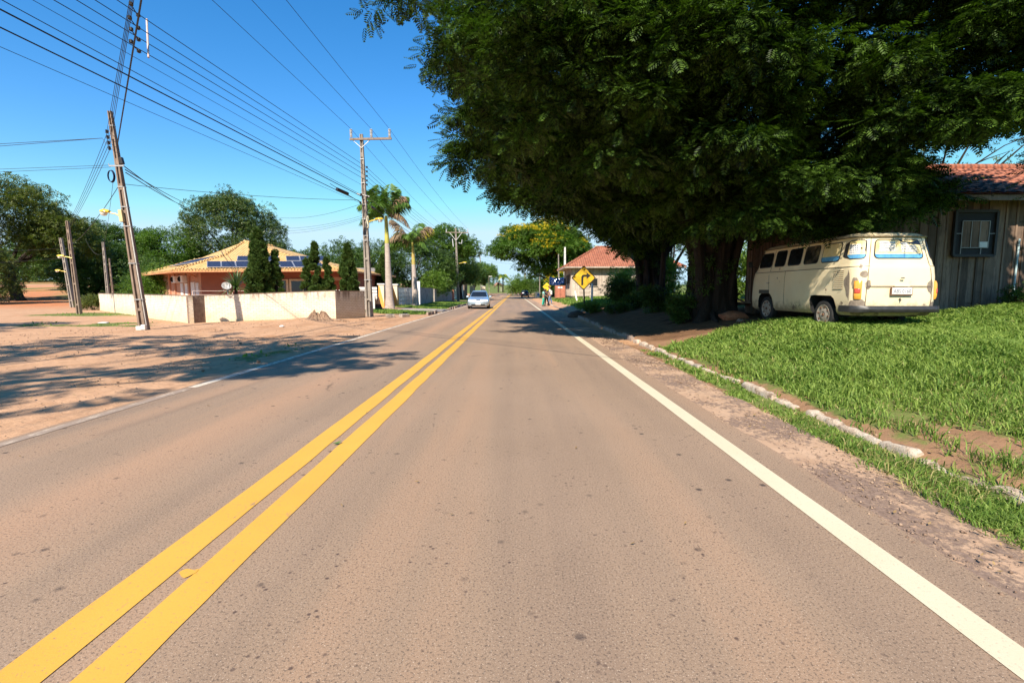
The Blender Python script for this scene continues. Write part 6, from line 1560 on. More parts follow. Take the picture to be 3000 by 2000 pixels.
def tree(name, label, base, lobes, mat, leaf, per=60, T=None, trunk_r=.25, seed=1, tilt=.5, group=None, cat='tree', blossoms=None, flat=.65, lump=.3, nlimb=9, tilt_top=None):
    rg = np.random.default_rng(seed); rd = random.Random(seed)
    z0 = gz(base[0], base[1]); root = thing(name, label, cat, (base[0], base[1], z0), group=group)
    Cs, Rs = [], []
    for (cx, cy, cz, rx, ry, rz, n, rc, bot) in lobes:
        c, r = dome(cx, cy, cz, rx, ry, rz, n, rg, rc, bot, seed=seed + len(Cs) * 2.3, lump=lump); Cs.append(c); Rs.append(r)
    C = np.concatenate(Cs); Rr = np.concatenate(Rs)
    P, D = clump_leaves(C, Rr, per, rg, flat)
    S = leaf * (.7 + .6 * rg.random(len(P)))
    scatter('crown', P, D, S, T if T is not None else t_spray(), mat, root, rg, tilt)
    if blossoms is not None:
        bm_, frac, test = blossoms; sel = np.array([test(c) for c in C]); Cb = C[sel]; Rb = Rr[sel]
        if len(Cb):
            Pb, Db = clump_leaves(Cb + np.array([0, 0, .25]) * Rb[:, None], Rb, int(per * frac), rg, flat, .8); Db[:, 2] = abs(Db[:, 2]) + .2
            scatter('blossom', Pb, Db, leaf * .75 * (.7 + .6 * rg.random(len(Pb))), T if T is not None else t_spray(), bm_, root, rg, tilt)
    mb = MB(); main = lobes[0]; top = Vector((main[0], main[1], main[2] - main[5] * .25)); b = Vector((base[0], base[1], z0 - .15))
    fork = b.lerp(Vector((main[0], main[1], main[2])), .42)
    mb.tube([b, b.lerp(fork, .15), b.lerp(fork, .6), fork], [trunk_r * 1.5, trunk_r * 1.1, trunk_r * .9, trunk_r * .8], 10)
    idx = rg.choice(len(C), min(nlimb, len(C)), replace=False)
    for i in idx:
        e = Vector(C[i]); m_ = fork.lerp(e, .55); limb(mb, fork, e, trunk_r * .5, trunk_r * .07, rd, 7)
        for k in range(2):
            j = int(rg.integers(len(C))); 
            if (Vector(C[j]) - m_).length < main[3] * .8: limb(mb, m_, Vector(C[j]), trunk_r * .2, trunk_r * .04, rd, 5)
    mb.build('trunk', BARK, root, smooth=True)
    return root
# leaf materials
L_BIG = leafmat('big_tree_leaf', (.005, .016, .003), (.100, .180, .024), .24, .5, .6, .2, .36, .98)
L_FLAM = leafmat('flame_tree_leaf', (.045, .10, .012), (.13, .22, .028), .35, .55, .25); L_MANGO = leafmat('mango_leaf', (.035, .075, .016), (.12, .16, .035), .2, .4, .3, .5)
L_MED = leafmat('garden_leaf', (.03, .07, .014), (.09, .15, .025), .25, .5, .4); L_LITE = leafmat('light_leaf', (.07, .14, .02), (.17, .26, .04), .35, .5, .4); L_OLIVE = leafmat('olive_leaf', (.05, .075, .015), (.16, .18, .04), .3, .5, .25)
L_CYP = leafmat('cypress_leaf', (.03, .065, .012), (.09, .145, .028), .12, .7, .9, .2); L_YEL = leafmat('yellow_blossom', (.62, .42, .02), (.80, .60, .05), .3, .6, 1.)
L_DRY = leafmat('dry_foliage', (.16, .10, .05), (.34, .24, .13), .2, .8, .6)

# --- the big feathery tree(s) over the right roadside
OUT = [(1125, -60), (1135, 8), (1150, 36), (1165, 28), (1190, 56), (1215, 40), (1250, 48), (1285, 52), (1275, 90), (1240, 108), (1230, 140), (1262, 160), (1290, 170), (1285, 212), (1325, 222), (1310, 262), (1350, 270), (1395, 285), (1370, 308), (1350, 345), (1340, 372), (1355, 400), (1338, 440), (1345, 465), (1332, 505), (1360, 525), (1372, 525), (1395, 540), (1440, 535), (1440, 560), (1470, 575), (1525, 590), (1575, 600), (1610, 630), (1650, 640), (1700, 655), (1745, 685), (1752, 705), (1770, 690), (1800, 715), (1850, 745), (1905, 735), (1960, 700), (2100, 690), (2250, 690), (2350, 700), (2480, 690), (2600, 640), (2700, 608), (2735, 560), (2738, 520), (2690, 468), (2640, 425), (2690, 400), (2745, 425), (2800, 412), (2840, 438), (2885, 430), (2905, 390), (2960, 375), (3060, 355), (3060, -60)]
def inpoly(u, v, poly_):
    r = np.zeros(len(u), bool); n = len(poly_)
    for i in range(n):
        x0, y0 = poly_[i]; x1, y1 = poly_[(i + 1) % n]
        c = ((y0 > v) != (y1 > v)) & (u < (x1 - x0) * (v - y0) / ((y1 - y0) + 1e-9) + x0); r ^= c
    return r
SHD = [(.3, 16.6), (1.4, 15.0), (3.4, 13.6), (5.2, 13.1), (6.6, 13.1), (7.9, 13.7), (8.9, 13.5), (10.5, 13.1), (12.7, 13.0), (13.1, 14.4), (13.9, 16.4), (14.2, 18.5), (12, 21.5), (9.5, 24), (12, 36), (8, 44), (2.4, 35), (.4, 32), (1.0, 28), (.0, 24), (.3, 18)]
TRK = [(6.22, 15.6, .6), (7.05, 25.8, .6)]
def shade_ok(P, my=0.):
    h = P[:, 2] - .5; return inpoly(P[:, 0] + KX * h, P[:, 1] + KY * h - my, SHD)
def crown_ok(P, ext=.0):
    X, Y, Z = P[:, 0], P[:, 1], P[:, 2]
    dx = (X - 7) / 12.5; dy = (Y - 18) / 16.; rr = np.sqrt(dx * dx + dy * dy); top = 4.0 + 10.5 * np.sqrt(np.clip(1 - rr ** 2, 0, 1))
    dt = np.minimum(np.hypot(X - 6.2, Y - 15.6), np.hypot(X - 7, Y - 25.8))
    bot = np.where(X < 4, 3.4 + .15 * np.clip(4 - X, 0, 9), 2.75) + .09 * np.clip(dt - 3, 0, 9)
    bot = np.where((X > 6.0) & (Y < 15), np.maximum(bot, 3.0), bot)
    bot = np.where((X > 8.2) & (Y > 11.5) & (Y < 20.0), np.maximum(bot, np.where(Y < 16, 4.2 + .4 * (Y - 12.3), 5.8)), bot)
    ok = (rr < 1) & (Z < top) & (Z > bot)
    u, v_, d = proj(P); inside = (d > .3) & (u > -50) & (u < 3050) & (v_ > -40) & (v_ < 2050)
    dd = np.clip(d, 3, 99); rad = np.clip(dd * .03, .26, .5) + ext; mv = (.35 * rad + .06) * FPX / dd; mu = (.42 * rad + .05) * FPX / dd
    okp = np.where(inside, inpoly(u, v_, OUT) & inpoly(u, np.minimum(v_ + mv, 1990), OUT) & inpoly(u - mu, v_, OUT) & inpoly(u - mu * .6, v_ + mv * .7, OUT), True)
    return ok & okp & ~(inside & (Y < 7.2)) & ~((~inside) & (Y < 6) & (Z < 6))
def big_tree():
    rg = np.random.default_rng(11); N = 60000
    X = rg.uniform(-5, 20, N); Y = rg.uniform(4, 38, N); Z = rg.uniform(2.3, 15, N)
    n2 = 34000; hs_ = rg.uniform(2.6, 9, n2); xs_ = rg.uniform(.3, 16, n2); ys_ = rg.uniform(12.8, 16.8, n2)      # extra leaf clusters along the near edge
    X = np.r_[X, xs_ - KX * hs_]; Y = np.r_[Y, ys_ - KY * hs_]; Z = np.r_[Z, hs_ + .5]; P = np.stack([X, Y, Z], 1)
    P = P[crown_ok(P) & shade_ok(P, .3)]; P = P[rg.permutation(len(P))][:9000]
    # flat leaf pads at the ends of the branches, kept apart so that air and light come between them
    sc = np.array([1.25, 1.25, .62]); Q = []; R0 = []
    for p in P:
        k = float(np.clip(p[1] * .075, .75, 1.5))
        if Q:
            dq = (np.array(Q[-3000:]) - p) / (sc * k)
            if (dq * dq).sum(1).min() < 1: continue
        Q.append(p); R0.append(k)
    Q = np.array(Q); R0 = np.array(R0)
    u, v_, d = proj(Q); vis = (d > .3) & (u > -500) & (u < 3500) & (v_ > -500)
    return Q[vis], R0[vis], Q[~vis]
PADS, PR, Po = big_tree()
rg = np.random.default_rng(5)
Po = Po[shade_ok(Po, 1.1)]; Po = Po[rg.random(len(Po)) < .62]
# small leaf clusters making up each pad
k_ = 13; a_ = rg.uniform(0, 6.283, (len(PADS), k_)); r_ = np.sqrt(rg.random((len(PADS), k_))) * PR[:, None] * (.75 + .5 * rg.random((len(PADS), 1)))
tx_ = rg.normal(size=(len(PADS), 1)) * .16; ty_ = rg.normal(size=(len(PADS), 1)) * .16
ox, oy = r_ * np.cos(a_) * (.7 + .6 * rg.random((len(PADS), 1))), r_ * np.sin(a_)
oz = ox * tx_ + oy * ty_ - .16 * r_ ** 2 / PR[:, None] + rg.normal(size=ox.shape) * .07
Pv = (PADS[:, None, :] + np.stack([ox, oy, oz], 2)).reshape(-1, 3)
# sprays that hang out into the sun on the near side, and the open shafts through which the light reaches them
SPR = [(1370, 40, 11), (1290, 150, 11), (1400, 85, 10.5), (1480, 95, 10), (1290, 200, 12), (1165, 15, 10), (1350, 470, 17), (1350, 410, 17), (1400, 430, 16), (1350, 350, 15), (1480, 555, 18), (1560, 590, 18), (1440, 300, 13), (1700, 40, 9.5), (1760, 70, 9.5), (1830, 60, 9), (1740, 110, 9.5), (1985, 90, 9),
       (2130, 75, 8.8), (2180, 90, 8.8), (2225, 35, 8.8), (2160, 130, 8.8), (2260, 125, 9), (2345, 135, 9), (2230, 205, 9), (2560, 175, 9), (2610, 190, 9), (2660, 175, 9.2),
       (2640, 350, 9.2), (2700, 330, 9), (2760, 295, 9), (2820, 265, 8.8), (2880, 285, 8.8), (2940, 255, 8.6), (2985, 320, 8.6), (2740, 370, 9.2), (2860, 335, 8.8), (2930, 345, 8.6), (2790, 330, 9), (2180, 400, 9.6), (2220, 430, 9.6), (2130, 412, 9.6),
       (2260, 530, 10), (2300, 520, 10), (2350, 550, 10), (2395, 562, 10), (2480, 505, 10), (2560, 470, 10), (2500, 525, 10), (2580, 520, 10), (2205, 605, 10.6), (2235, 640, 10.6), (2905, 35, 8.4), (2960, 45, 8.4), (1580, 30, 9.5), (1640, 75, 9.5), (2050, 30, 8.8), (1900, 180, 9.2), (1620, 420, 13)]
SP = np.array([list(at(u_, v2, Y_)) for u_, v2, Y_ in SPR])
def shafts(C, r):
    keep = np.ones(len(C), bool); h = C[:, 2]
    gx, gy = C[:, 0] + KX * h, C[:, 1] + KY * h; uu, vv, dd = proj(C)
    for p, (u0, v0, Y0) in zip(SP, SPR):
        px_, py_ = p[0] + KX * p[2], p[1] + KY * p[2]
        sunward = (np.hypot(gx - px_, gy - py_) < r) & (h > p[2] + .25)
        front = (dd > .2) & (np.hypot(uu - u0, vv - v0) < 62) & (C[:, 1] < p[1] - .2)
        keep &= ~(sunward | front)
    keep &= np.hypot(gx - 4.52, gy - 29.2) > 1.35      # the gap through which the sun reaches the road sign
    return keep
EXT = np.array([list(at(*q)) for q in [(2520, 560, 10.9), (2580, 560, 10.9), (2560, 500, 10.9), (2620, 520, 11), (2640, 575, 11), (2680, 555, 11), (2640, 490, 11), (2600, 450, 10.8), (2700, 585, 11.2), (2480, 620, 10.8), (2540, 620, 10.9), (2440, 650, 10.8), (2600, 615, 11), (2500, 480, 10.6), (2440, 560, 10.5), (2440, 480, 10.4)]])
Pv = Pv[crown_ok(Pv) & shade_ok(Pv, .25)]
Pv = np.concatenate([Pv, (EXT[:, None, :] + rg.normal(size=(len(EXT), 11, 3)) * np.array([.34, .28, .12])).reshape(-1, 3)]); Pv = Pv[shafts(Pv, .95)]; Po = Po[shafts(Po, 1.5)]
assert len(Pv) > 100
print('pads', len(PADS), 'clusters', len(Pv), 'other', len(Po))
FR = t_frond(); FRB = t_frond(4, 1, .6, .26)
labs = ['huge dark feathery-leaved tree arching over the road beside the van', 'second big dark tree just behind it with its own thick trunk, left of the first']
for ti in range(2):
    tx, ty, tz = TRK[ti]; root = thing('big_tree', labs[ti], 'tree', (tx, ty, tz), group='big roadside trees')
    own = lambda Q: (Q[:, 1] > 21.5) if ti == 1 else (Q[:, 1] <= 21.5)
    A = Pv[own(Pv)]; B = Po[own(Po)]
    if ti == 0:
        jj = rg.normal(size=(len(SP), 9, 3)) * np.array([.30, .26, .10]); A = np.concatenate([A, (SP[:, None, :] + jj).reshape(-1, 3)])
    r1 = np.clip(A[:, 1] * .03, .26, .5) * (.8 + .4 * rg.random(len(A))); pP, pD = clump_leaves(A, r1, 15, rg, .45, .25)
    pD[:, 2] -= .10; dd = np.maximum(pP[:, 1], 5)
    S = (.26 + .13 * rg.random(len(pP))) * np.clip(dd / 13, .8, 1.7)
    scatter('crown', pP, pD, S, FR, L_BIG, root, rg, .35)
    r2 = .9 + .4 * rg.random(len(B)); pP, pD = clump_leaves(B, r2, 15, rg, .5, .3)
    if len(pP): scatter('upper_crown', pP, pD, .62 + .3 * rg.random(len(pP)), FRB, L_BIG, root, rg, .4)
    # trunk: a bundle of fused stems with buttress roots
    rd = random.Random(21 + ti); mb = MB(); W_ = .50 if ti == 0 else .58; hgt = 3.0
    def tf(u, v):
        a = 2 * math.pi * u; flare = 1 + .95 * math.exp(-v * 8) ; rib = 1 + .26 * math.sin(a * 5 + 1.3 * math.sin(v * 3) + ti) + .16 * math.sin(a * 9 + 2 + v) + .5 * (float(fnoise(math.cos(a) * 2 + 5 * ti, math.sin(a) * 2 + v * 2, 1.2)) - .5)
        r = W_ * flare * rib * (1 - .25 * v); return (tx + r * math.cos(a) * 1.05 + .12 * math.sin(v * 4 + ti), ty + r * math.sin(a) * .9, tz - .15 + hgt * v)
    mb.grid(tf, 56, 16, closed_u=True)
    for k in range(11):
        a = 2 * math.pi * k / 11 + rd.uniform(-.25, .25); r0 = W_ * rd.uniform(.65, 1.0); sp_ = rd.uniform(.15, 1.35); P_ = []; tw = rd.uniform(-.5, .5)
        for j in range(9): f = j / 8; P_.append((tx + math.cos(a + tw * f) * (r0 * (1.15 - .3 * math.sin(f * 2)) + sp_ * f ** 1.8), ty + math.sin(a + tw * f) * (r0 * 1.05 + sp_ * .8 * f ** 1.8), tz - .12 + f * (hgt + 1.3) + rd.uniform(-.03, .03)))
        q = rd.uniform(.09, .17); mb.tube(P_, [q * 1.7, q * 1.15, q, q * .95, q * .9, q * .9, q * .85, q * .8, q * .7], 8)
    for k in range(7):      # surface roots running out over the soil
        a = rd.uniform(0, 6.28); L_ = rd.uniform(.7, 1.5); P_ = [(tx + math.cos(a) * (W_ + L_ * f), ty + math.sin(a) * (W_ + L_ * f), gz(tx + math.cos(a) * (W_ + L_ * f), ty + math.sin(a) * (W_ + L_ * f)) + .14 * (1 - f) ** 2 - .02) for f in (0, .3, .6, 1)]
        mb.tube(P_, [.13, .09, .06, .02], 7)
    AB = np.concatenate([A, B]) if len(B) else A
    ends = AB[rg.choice(len(AB), 46, replace=False)]
    st = Vector((tx, ty, tz + hgt - .3))
    for k in range(7 if ti == 0 else 5):     # main ascending limbs
        a = 2 * math.pi * k / 6 + rd.uniform(-.3, .3); e = st + Vector((math.cos(a) * rd.uniform(2.2, 4.5), math.sin(a) * rd.uniform(2, 4), rd.uniform(2.5, 4.6)))
        limb(mb, st + Vector((math.cos(a) * .3, math.sin(a) * .3, -.6)), e, .26, .12, rd, 8, .25, .05)
        near = sorted(ends, key=lambda q: (Vector(q) - e).length)[:6]
        for q in near: limb(mb, e.lerp(st, rd.uniform(0, .35)), Vector(q), .085, .018, rd, 7, .2, .1)
    mb.build('trunk', BARK, root, smooth=True)
    # hanging aerial roots and climbing stems on the trunk
    if True:
        mb = MB()
        for k in range(26):
            a = rd.uniform(0, 6.28); r0 = W_ * rd.uniform(1.02, 1.25); z1 = tz + rd.uniform(1.4, 3.4); x0 = tx + math.cos(a) * r0; y0 = ty + math.sin(a) * r0
            mb.tube([(x0, y0, z1), (x0 + rd.uniform(-.1, .1), y0 + rd.uniform(-.08, .08), z1 - .5), (x0 + rd.uniform(-.22, .22), y0 + rd.uniform(-.1, .1), z1 - rd.uniform(.8, 1.4))], [.018, .014, .006], 5)
        mb.build('aerial_roots', BARK, root, smooth=True)
        cc = np.array([[tx + math.cos(a) * W_ * 1.15, ty + math.sin(a) * W_ * 1.1, tz + z] for a, z in [(rd.uniform(3.2, 6.2), rd.uniform(.7, 3.0)) for _ in range(16)]])
        p_, d_ = clump_leaves(cc, np.full(len(cc), .24), 26, rg, 1.2, .3); d_[:, 2] -= .5; scatter('climbing_leaves', p_, d_, .15 + .1 * rg.random(len(p_)), t_spray(5, 9, .6, .2), L_MED, root, rg, .6)
# extra slim stems between the two trunks
for i, (x, y, h, w_) in enumerate(((6.25, 21.0, 3.6, .13), (8.0, 22.5, 3.6, .16))):
    r = thing('sapling', ('slim dark stem between the two big trunks', 'slim stem half hidden right behind the biggest trunk')[i], 'tree', (x, y, gz(x, y)))
    mb = MB(); mb.tube([(x, y, gz(x, y) - .1), (x + .05, y, 1.8), (x + .15, y + .1, h + .6)], [w_ * 1.3, w_, w_ * .7], 8); mb.build('trunk', BARK, r, smooth=True)
    C = np.array([[x + .15, y, h + .5], [x + .6, y, h + .9], [x - .4, y + .3, h + .8]]); p_, d_ = clump_leaves(C, np.array([.7, .6, .6]), 60, rg, .6); scatter('crown', p_, d_, np.full(len(p_), .34), FR, L_BIG, r, rg)
# ferns and climbers on the big trunk, shrubs at its foot
def bush(name, label, x, y, rx, ry, h, mat, leaf, n, per=40, T=None, seed=1, cat='shrub', z=None, stems=4, group=None, tilt=.6, lift=.0):
    rg = np.random.default_rng(seed); z0 = gz(x, y) if z is None else z; r = thing(name, label, cat, (x, y, z0), group=group); rd = random.Random(seed)
    c, rr = dome(x, y, z0 + h * .45 + lift, rx * .8, ry * .8, h * .5, n, rg, min(rx, h) * .34, -.9, .35, seed)
    P, D = clump_leaves(c, rr, per, rg, .8, .3); D[:, 2] += .25
    scatter('foliage', P, D, leaf * (.7 + .6 * rg.random(len(P))), T if T is not None else t_spray(), mat, r, rg, tilt)
    mb = MB()
    for k in range(stems): limb(mb, (x + rd.uniform(-.1, .1), y, z0 - .05), c[int(rg.integers(len(c)))], .04 * (h / 1.5), .01, rd, 5)
    mb.build('stem', BARK, r, smooth=True); return r
bush('undergrowth_shrub', 'dark leafy shrub at the left foot of the biggest trunk', 5.25, 15.4, .55, .5, .95, L_MED, .16, 16, 50, seed=31)
bush('undergrowth_shrub', 'low shrub between the two big trunks', 5.9, 20.5, .9, .8, 1.2, L_MED, .2, 22, 40, seed=32)
bush('undergrowth_shrub', 'tangled shrub in front of the second big trunk', 6.0, 24.4, .9, .7, .7, L_MED, .2, 18, 40, seed=33)
bush('undergrowth_shrub', 'tall leafy shrub between the right-turn sign and the second trunk', 6.5, 30.5, 1.2, 1.0, 1.8, L_MED, .24, 28, 45, seed=34)
bush('undergrowth_shrub', 'pale green bush in sunlight in front of the plank house', 7.9, 36, 1.5, 1.2, 2.6, L_LITE, .26, 34, 45, seed=35)
bush('undergrowth_shrub', 'dark shrub with drooping leaves in front of the plank house wall', 9.3, 40, 1.6, 1.2, 2.2, L_MED, .28, 30, 40, seed=36)
bush('undergrowth_shrub', 'low weeds around the post of the right-turn sign', 4.2, 26.6, .8, .9, .62, L_LITE, .14, 22, 40, seed=37, stems=2)
bush('undergrowth_shrub', 'low weeds along the kerb under the second trunk', 4.9, 23.6, 1.0, .9, .45, L_MED, .14, 18, 40, seed=38, stems=2)
bush('wall_shrub', 'small dark shrub against the shed wall right of the van', 9.75, 12.5, .38, .3, 1.35, L_MED, .13, 16, 45, seed=39)
bush('wall_shrub', 'low weeds at the foot of the shed window wall', 12.9, 12.4, .8, .25, .5, L_MED, .13, 12, 40, seed=40)
bush('wall_shrub', 'weed tuft at the lit right end of the shed wall', 14.0, 12.3, .5, .3, .75, L_LITE, .13, 10, 40, seed=41)
bush('broadleaf_shrub', 'bright sunlit broad-leaved shrubs seen between the big trunk and the van', 11.2, 25.5, 2.6, 1.6, 3.6, L_LITE, .34, 46, 40, seed=42)
bush('broadleaf_shrub', 'sunlit green shrub in the gap between the two big trunks', 9.0, 30.5, 1.6, 1.4, 3.2, L_LITE, .32, 30, 40, seed=43)
bush('broadleaf_shrub', 'sunlit bush in front of the van nose behind the lean-to', 13.4, 24.5, 2.0, 1.5, 3.4, L_LITE, .34, 34, 40, seed=44)
# two trees behind the shed and to the far right
tree('bare_tree', 'sparse grey-green tree rising above the right end of the shed roof', (21.5, 26), [(21.5, 26, 8.0, 4.2, 3, 2.6, 34, .8, -.6)], L_OLIVE, .26, 16, seed=51, nlimb=22, trunk_r=.22)
tree('roadside_tree', 'dark tree between the second big trunk and the plank house', (14, 44), [(14, 44, 6.2, 4.5, 4, 3.2, 90, 1.1, -.5)], L_MED, .36, 50, seed=52)
# flowering umbrella tree
def fl_test(c): return fnoise(c[0] * 1.0 + 3, c[2] * 1.2 + 8, .33) > (.50 if c[0] > 4 else .60) and c[1] < 92
FT = tree('flowering_tree', 'wide umbrella-shaped tree with yellow blossom beyond the plank house', (7.0, 90), [(5.2, 90, 7.6, 9.3, 8, 6.6, 300, 1.15, .02), (8.5, 92, 6.0, 8, 6, 4.5, 150, 1.2, -.4), (11, 88, 4.6, 5, 5, 3.5, 70, 1.1, -.7), (7.5, 91, 9.5, 6, 5, 3.2, 90, 1.1, .0)], L_FLAM, .62, 46, T=t_spray(6, 3, .55, .26), trunk_r=.5, seed=61, flat=.32, tilt=.3, blossoms=(L_YEL, .5, fl_test), lump=.2, nlimb=18)
bush('verge_bush', 'big light green bush at the bend left of the flowering tree', 2.2, 118, 5.0, 3, 4.6, L_LITE, .55, 60, 50, seed=62)
bush('verge_bush', 'darker bush right of the light green bush at the bend', 7.0, 112, 4.0, 3, 4.6, L_MED, .55, 46, 50, seed=63)
bush('verge_bush', 'dark hedge behind the blue tarpaulin', 8.0, 68, 3.4, 1.5, 3.0, L_MED, .4, 40, 50, seed=64)
# trees on the left side of the road
tree('roadside_tree', 'tall bright green tree with layered foliage above the far lamp pole', (-10.5, 72), [(-10.6, 72, 7.6, 4.4, 3.5, 3.2, 110, 1.0, -.3), (-8.2, 73, 7.2, 2.6, 2.5, 2.9, 50, .9, -.4)], L_FLAM, .45, 45, seed=71, flat=.4)
tree('roadside_tree', 'dense dark green tree behind the second palm', (-12.6, 60), [(-12.8, 60, 4.4, 4.0, 3, 3.6, 130, 1.0, -.8), (-9.9, 62, 3.8, 2.6, 2.5, 2.9, 70, .9, -.9)], L_MED, .34, 50, seed=72)
tree('roadside_tree', 'dark green tree directly behind the first palm', (-15.5, 56), [(-15.2, 56, 4.0, 2.8, 2.5, 3.0, 90, .9, -.8)], L_MED, .34, 50, seed=73)
tree('roadside_tree', 'bushy tree with bright leaf tips hanging over the grey wall', (-9.6, 58), [(-9.4, 57.5, 2.3, 1.5, 1.5, 1.5, 40, .6, -.9), (-8.8, 62, 2.9, 1.3, 1.5, 1.4, 30, .6, -.9)], L_LITE, .30, 45, seed=74, trunk_r=.12)
tree('roadside_tree', 'very dark round tree just left of the far lamp pole', (-8.9, 82), [(-9.2, 82, 4.9, 3.4, 3, 3.3, 110, 1.0, -.7)], L_MED, .42, 50, seed=75)
for i, (x, y, h, r_, lab) in enumerate(((-10.2, 98, 4.6, 3.4, 'dark street tree straight behind the silver car'), (-9.2, 112, 4.4, 3.2, 'street tree beyond the cream gate pillars'), (-7.6, 124, 5.6, 3.0, 'tallest street tree at the dirt junction'))):
    tree('street_tree', lab, (x, y), [(x, y, h, r_, r_, 2.5, 90, 1.0, -.45)], L_MED if i < 2 else L_LITE, .5, 42, seed=80 + i, group='street trees on the left')
tree('mango_tree', 'large rounded mango tree rising behind the orange house', (-43, 75), [(-43, 75, 10.2, 6.3, 5, 5.6, 230, 1.15, -.7), (-38.6, 74, 7.6, 4.0, 4, 4.6, 80, 1.1, -.9)], L_MANGO, .48, 55, seed=91, trunk_r=.45)
tree('mango_tree', 'lower bright green mango tree left of the large rounded one', (-51, 73), [(-50.6, 72, 6.4, 5.0, 4, 4.0, 150, 1.1, -.9), (-56, 74, 4.6, 3.2, 3, 3.2, 70, 1.0, -.9)], L_FLAM, .48, 55, seed=92, trunk_r=.4)
tree('garden_tree', 'small dark green tree between the cypresses and the crossarm pole', (-20.6, 60), [(-20.6, 60, 4.7, 3.3, 3, 2.6, 90, .9, -.9)], L_MED, .36, 50, seed=93)
tree('roadside_tree', 'huge olive-green tree at the left edge over the dirt street', (-59, 58), [(-61, 58, 9.4, 7.5, 6, 5.4, 260, 1.2, -.5), (-54.8, 60, 7.6, 3.6, 4, 2.9, 80, 1.0, -.6), (-66, 52, 7.4, 6, 5, 5, 120, 1.1, -.8)], L_OLIVE, .5, 46, seed=94, trunk_r=.55)
tree('roadside_tree', 'low olive-green tree at the bottom left beside the dirt street', (-55, 48), [(-54, 48, 3.0, 4.0, 3, 3.0, 110, 1.0, -.9)], L_OLIVE, .42, 46, seed=95, trunk_r=.25)
tree('roadside_tree', 'dark tree overhanging the far end of the dirt street', (-78, 92), [(-80, 92, 8.2, 12, 6, 6.0, 260, 1.5, -.6)], L_MED, .7, 50, seed=96, trunk_r=.5)
tree('roadside_tree', 'dark tree beside the pale leaning pole', (-60, 70), [(-58.5, 70, 4.4, 6.0, 4, 4.0, 190, 1.2, -.9)], L_MED, .5, 52, seed=97, trunk_r=.3)
bush('street_bush', 'dark undergrowth beneath the huge olive-green tree', -72, 62, 4.5, 3, 5.2, L_MED, .45, 90, 50, seed=111)
bush('street_bush', 'dark hedge closing the far end of the dirt street', -92, 120, 22, 4, 8.5, L_MED, .8, 130, 50, seed=112)
bush('street_bush', 'dark tree mass where the dirt street disappears', -158, 158, 24, 5, 11, L_MED, 1.0, 150, 50, seed=114)
bush('street_bush', 'second dark hedge beyond the leaning lamp poles', -60, 84, 9, 3, 6.0, L_MED, .55, 90, 50, seed=113)
bush('street_bush', 'dark hedge mass right of the slim brown pole', -40.5, 56, 4.6, 2.5, 4.0, L_MED, .38, 70, 50, seed=98)
bush('street_bush', 'bright green shrub rising over the left end of the white wall', -31.8, 43.5, 3.4, 2, 3.6, L_FLAM, .30, 60, 50, seed=99)
bush('street_bush', 'feathery shrub behind the bare grey pole', -35.5, 47.5, 3.0, 2, 4.8, L_MED, .30, 50, 40, seed=100)
bush('street_bush', 'brown-green weeds at the left end of the white wall', -32.2, 37.2, 1.1, .8, 1.15, L_OLIVE, .2, 22, 45, seed=101)
tree('far_tree', 'distant green tree line tree seen between the slim pole and the wall', (-72, 130), [(-72, 130, 8.0, 17, 5, 4.2, 150, 2.0, -.7)], L_FLAM, .9, 50, seed=102)
tree('far_tree', 'long distant tree mass far behind the orange house', (-66, 118), [(-52, 118, 6.2, 20, 5, 4.6, 170, 2.0, -.8)], L_MED, .9, 50, seed=103)
# cypresses
def cypress(label, x, y, h, r_, n, seed, group=None, stems=1):
    r_ *= .86
    rg = np.random.default_rng(seed); z0 = gz(x, y); r = thing('cypress', label, 'cypress', (x, y, z0), group=group); C = []; Rr = []
    for k in range(int(n * 1.6)):
        f = rg.random() ** .8; a = rg.uniform(0, 6.28); w_ = r_ * (math.sin(math.pi * min(1, .12 + f * .88)) ** .75) * (1 - f * .45) * (.75 + .5 * rg.random())
        C.append((x + w_ * math.cos(a), y + w_ * math.sin(a), z0 + .25 + f * (h - .5))); Rr.append(r_ * .40 * (1 - f * .6))
    C.append((x, y, z0 + h - .35)); Rr.append(.16)
    P, D = clump_leaves(np.array(C), np.array(Rr), 110, rg, 1.7, .2); D[:, 2] = np.abs(D[:, 2]) + .9
    scatter('foliage', P, D, .15 * (.7 + .7 * rg.random(len(P))), t_tuft(), L_CYP, r, rg, .8)
    MB().tube([(x, y, z0 - .1), (x, y, z0 + h * .8)], [.12, .03], 7).build('trunk', BARK, r, smooth=True)
cypress('tallest broad cypress in front of the solar panels', -14.55, 28, 5.0, .74, 90, 201); cypress('short cypress spire clinging to the right of the tallest one', -13.9, 28.6, 3.9, .42, 34, 202)
cypress('slender pointed cypress, middle of the trio left of the crossarm pole', -12.15, 30, 4.4, .48, 44, 203); cypress('lowest left cypress of the trio left of the crossarm pole', -12.7, 30, 3.4, .32, 26, 204); cypress('right cypress of the trio left of the crossarm pole', -11.55, 30.3, 3.5, .42, 34, 205)
cypress('bulky cypress standing just left of the crossarm pole', -10.15, 30, 4.2, .56, 60, 206); cypress('cypress behind the white wall between the crossarm pole and the first palm', -12.3, 46, 5.0, .85, 70, 207)
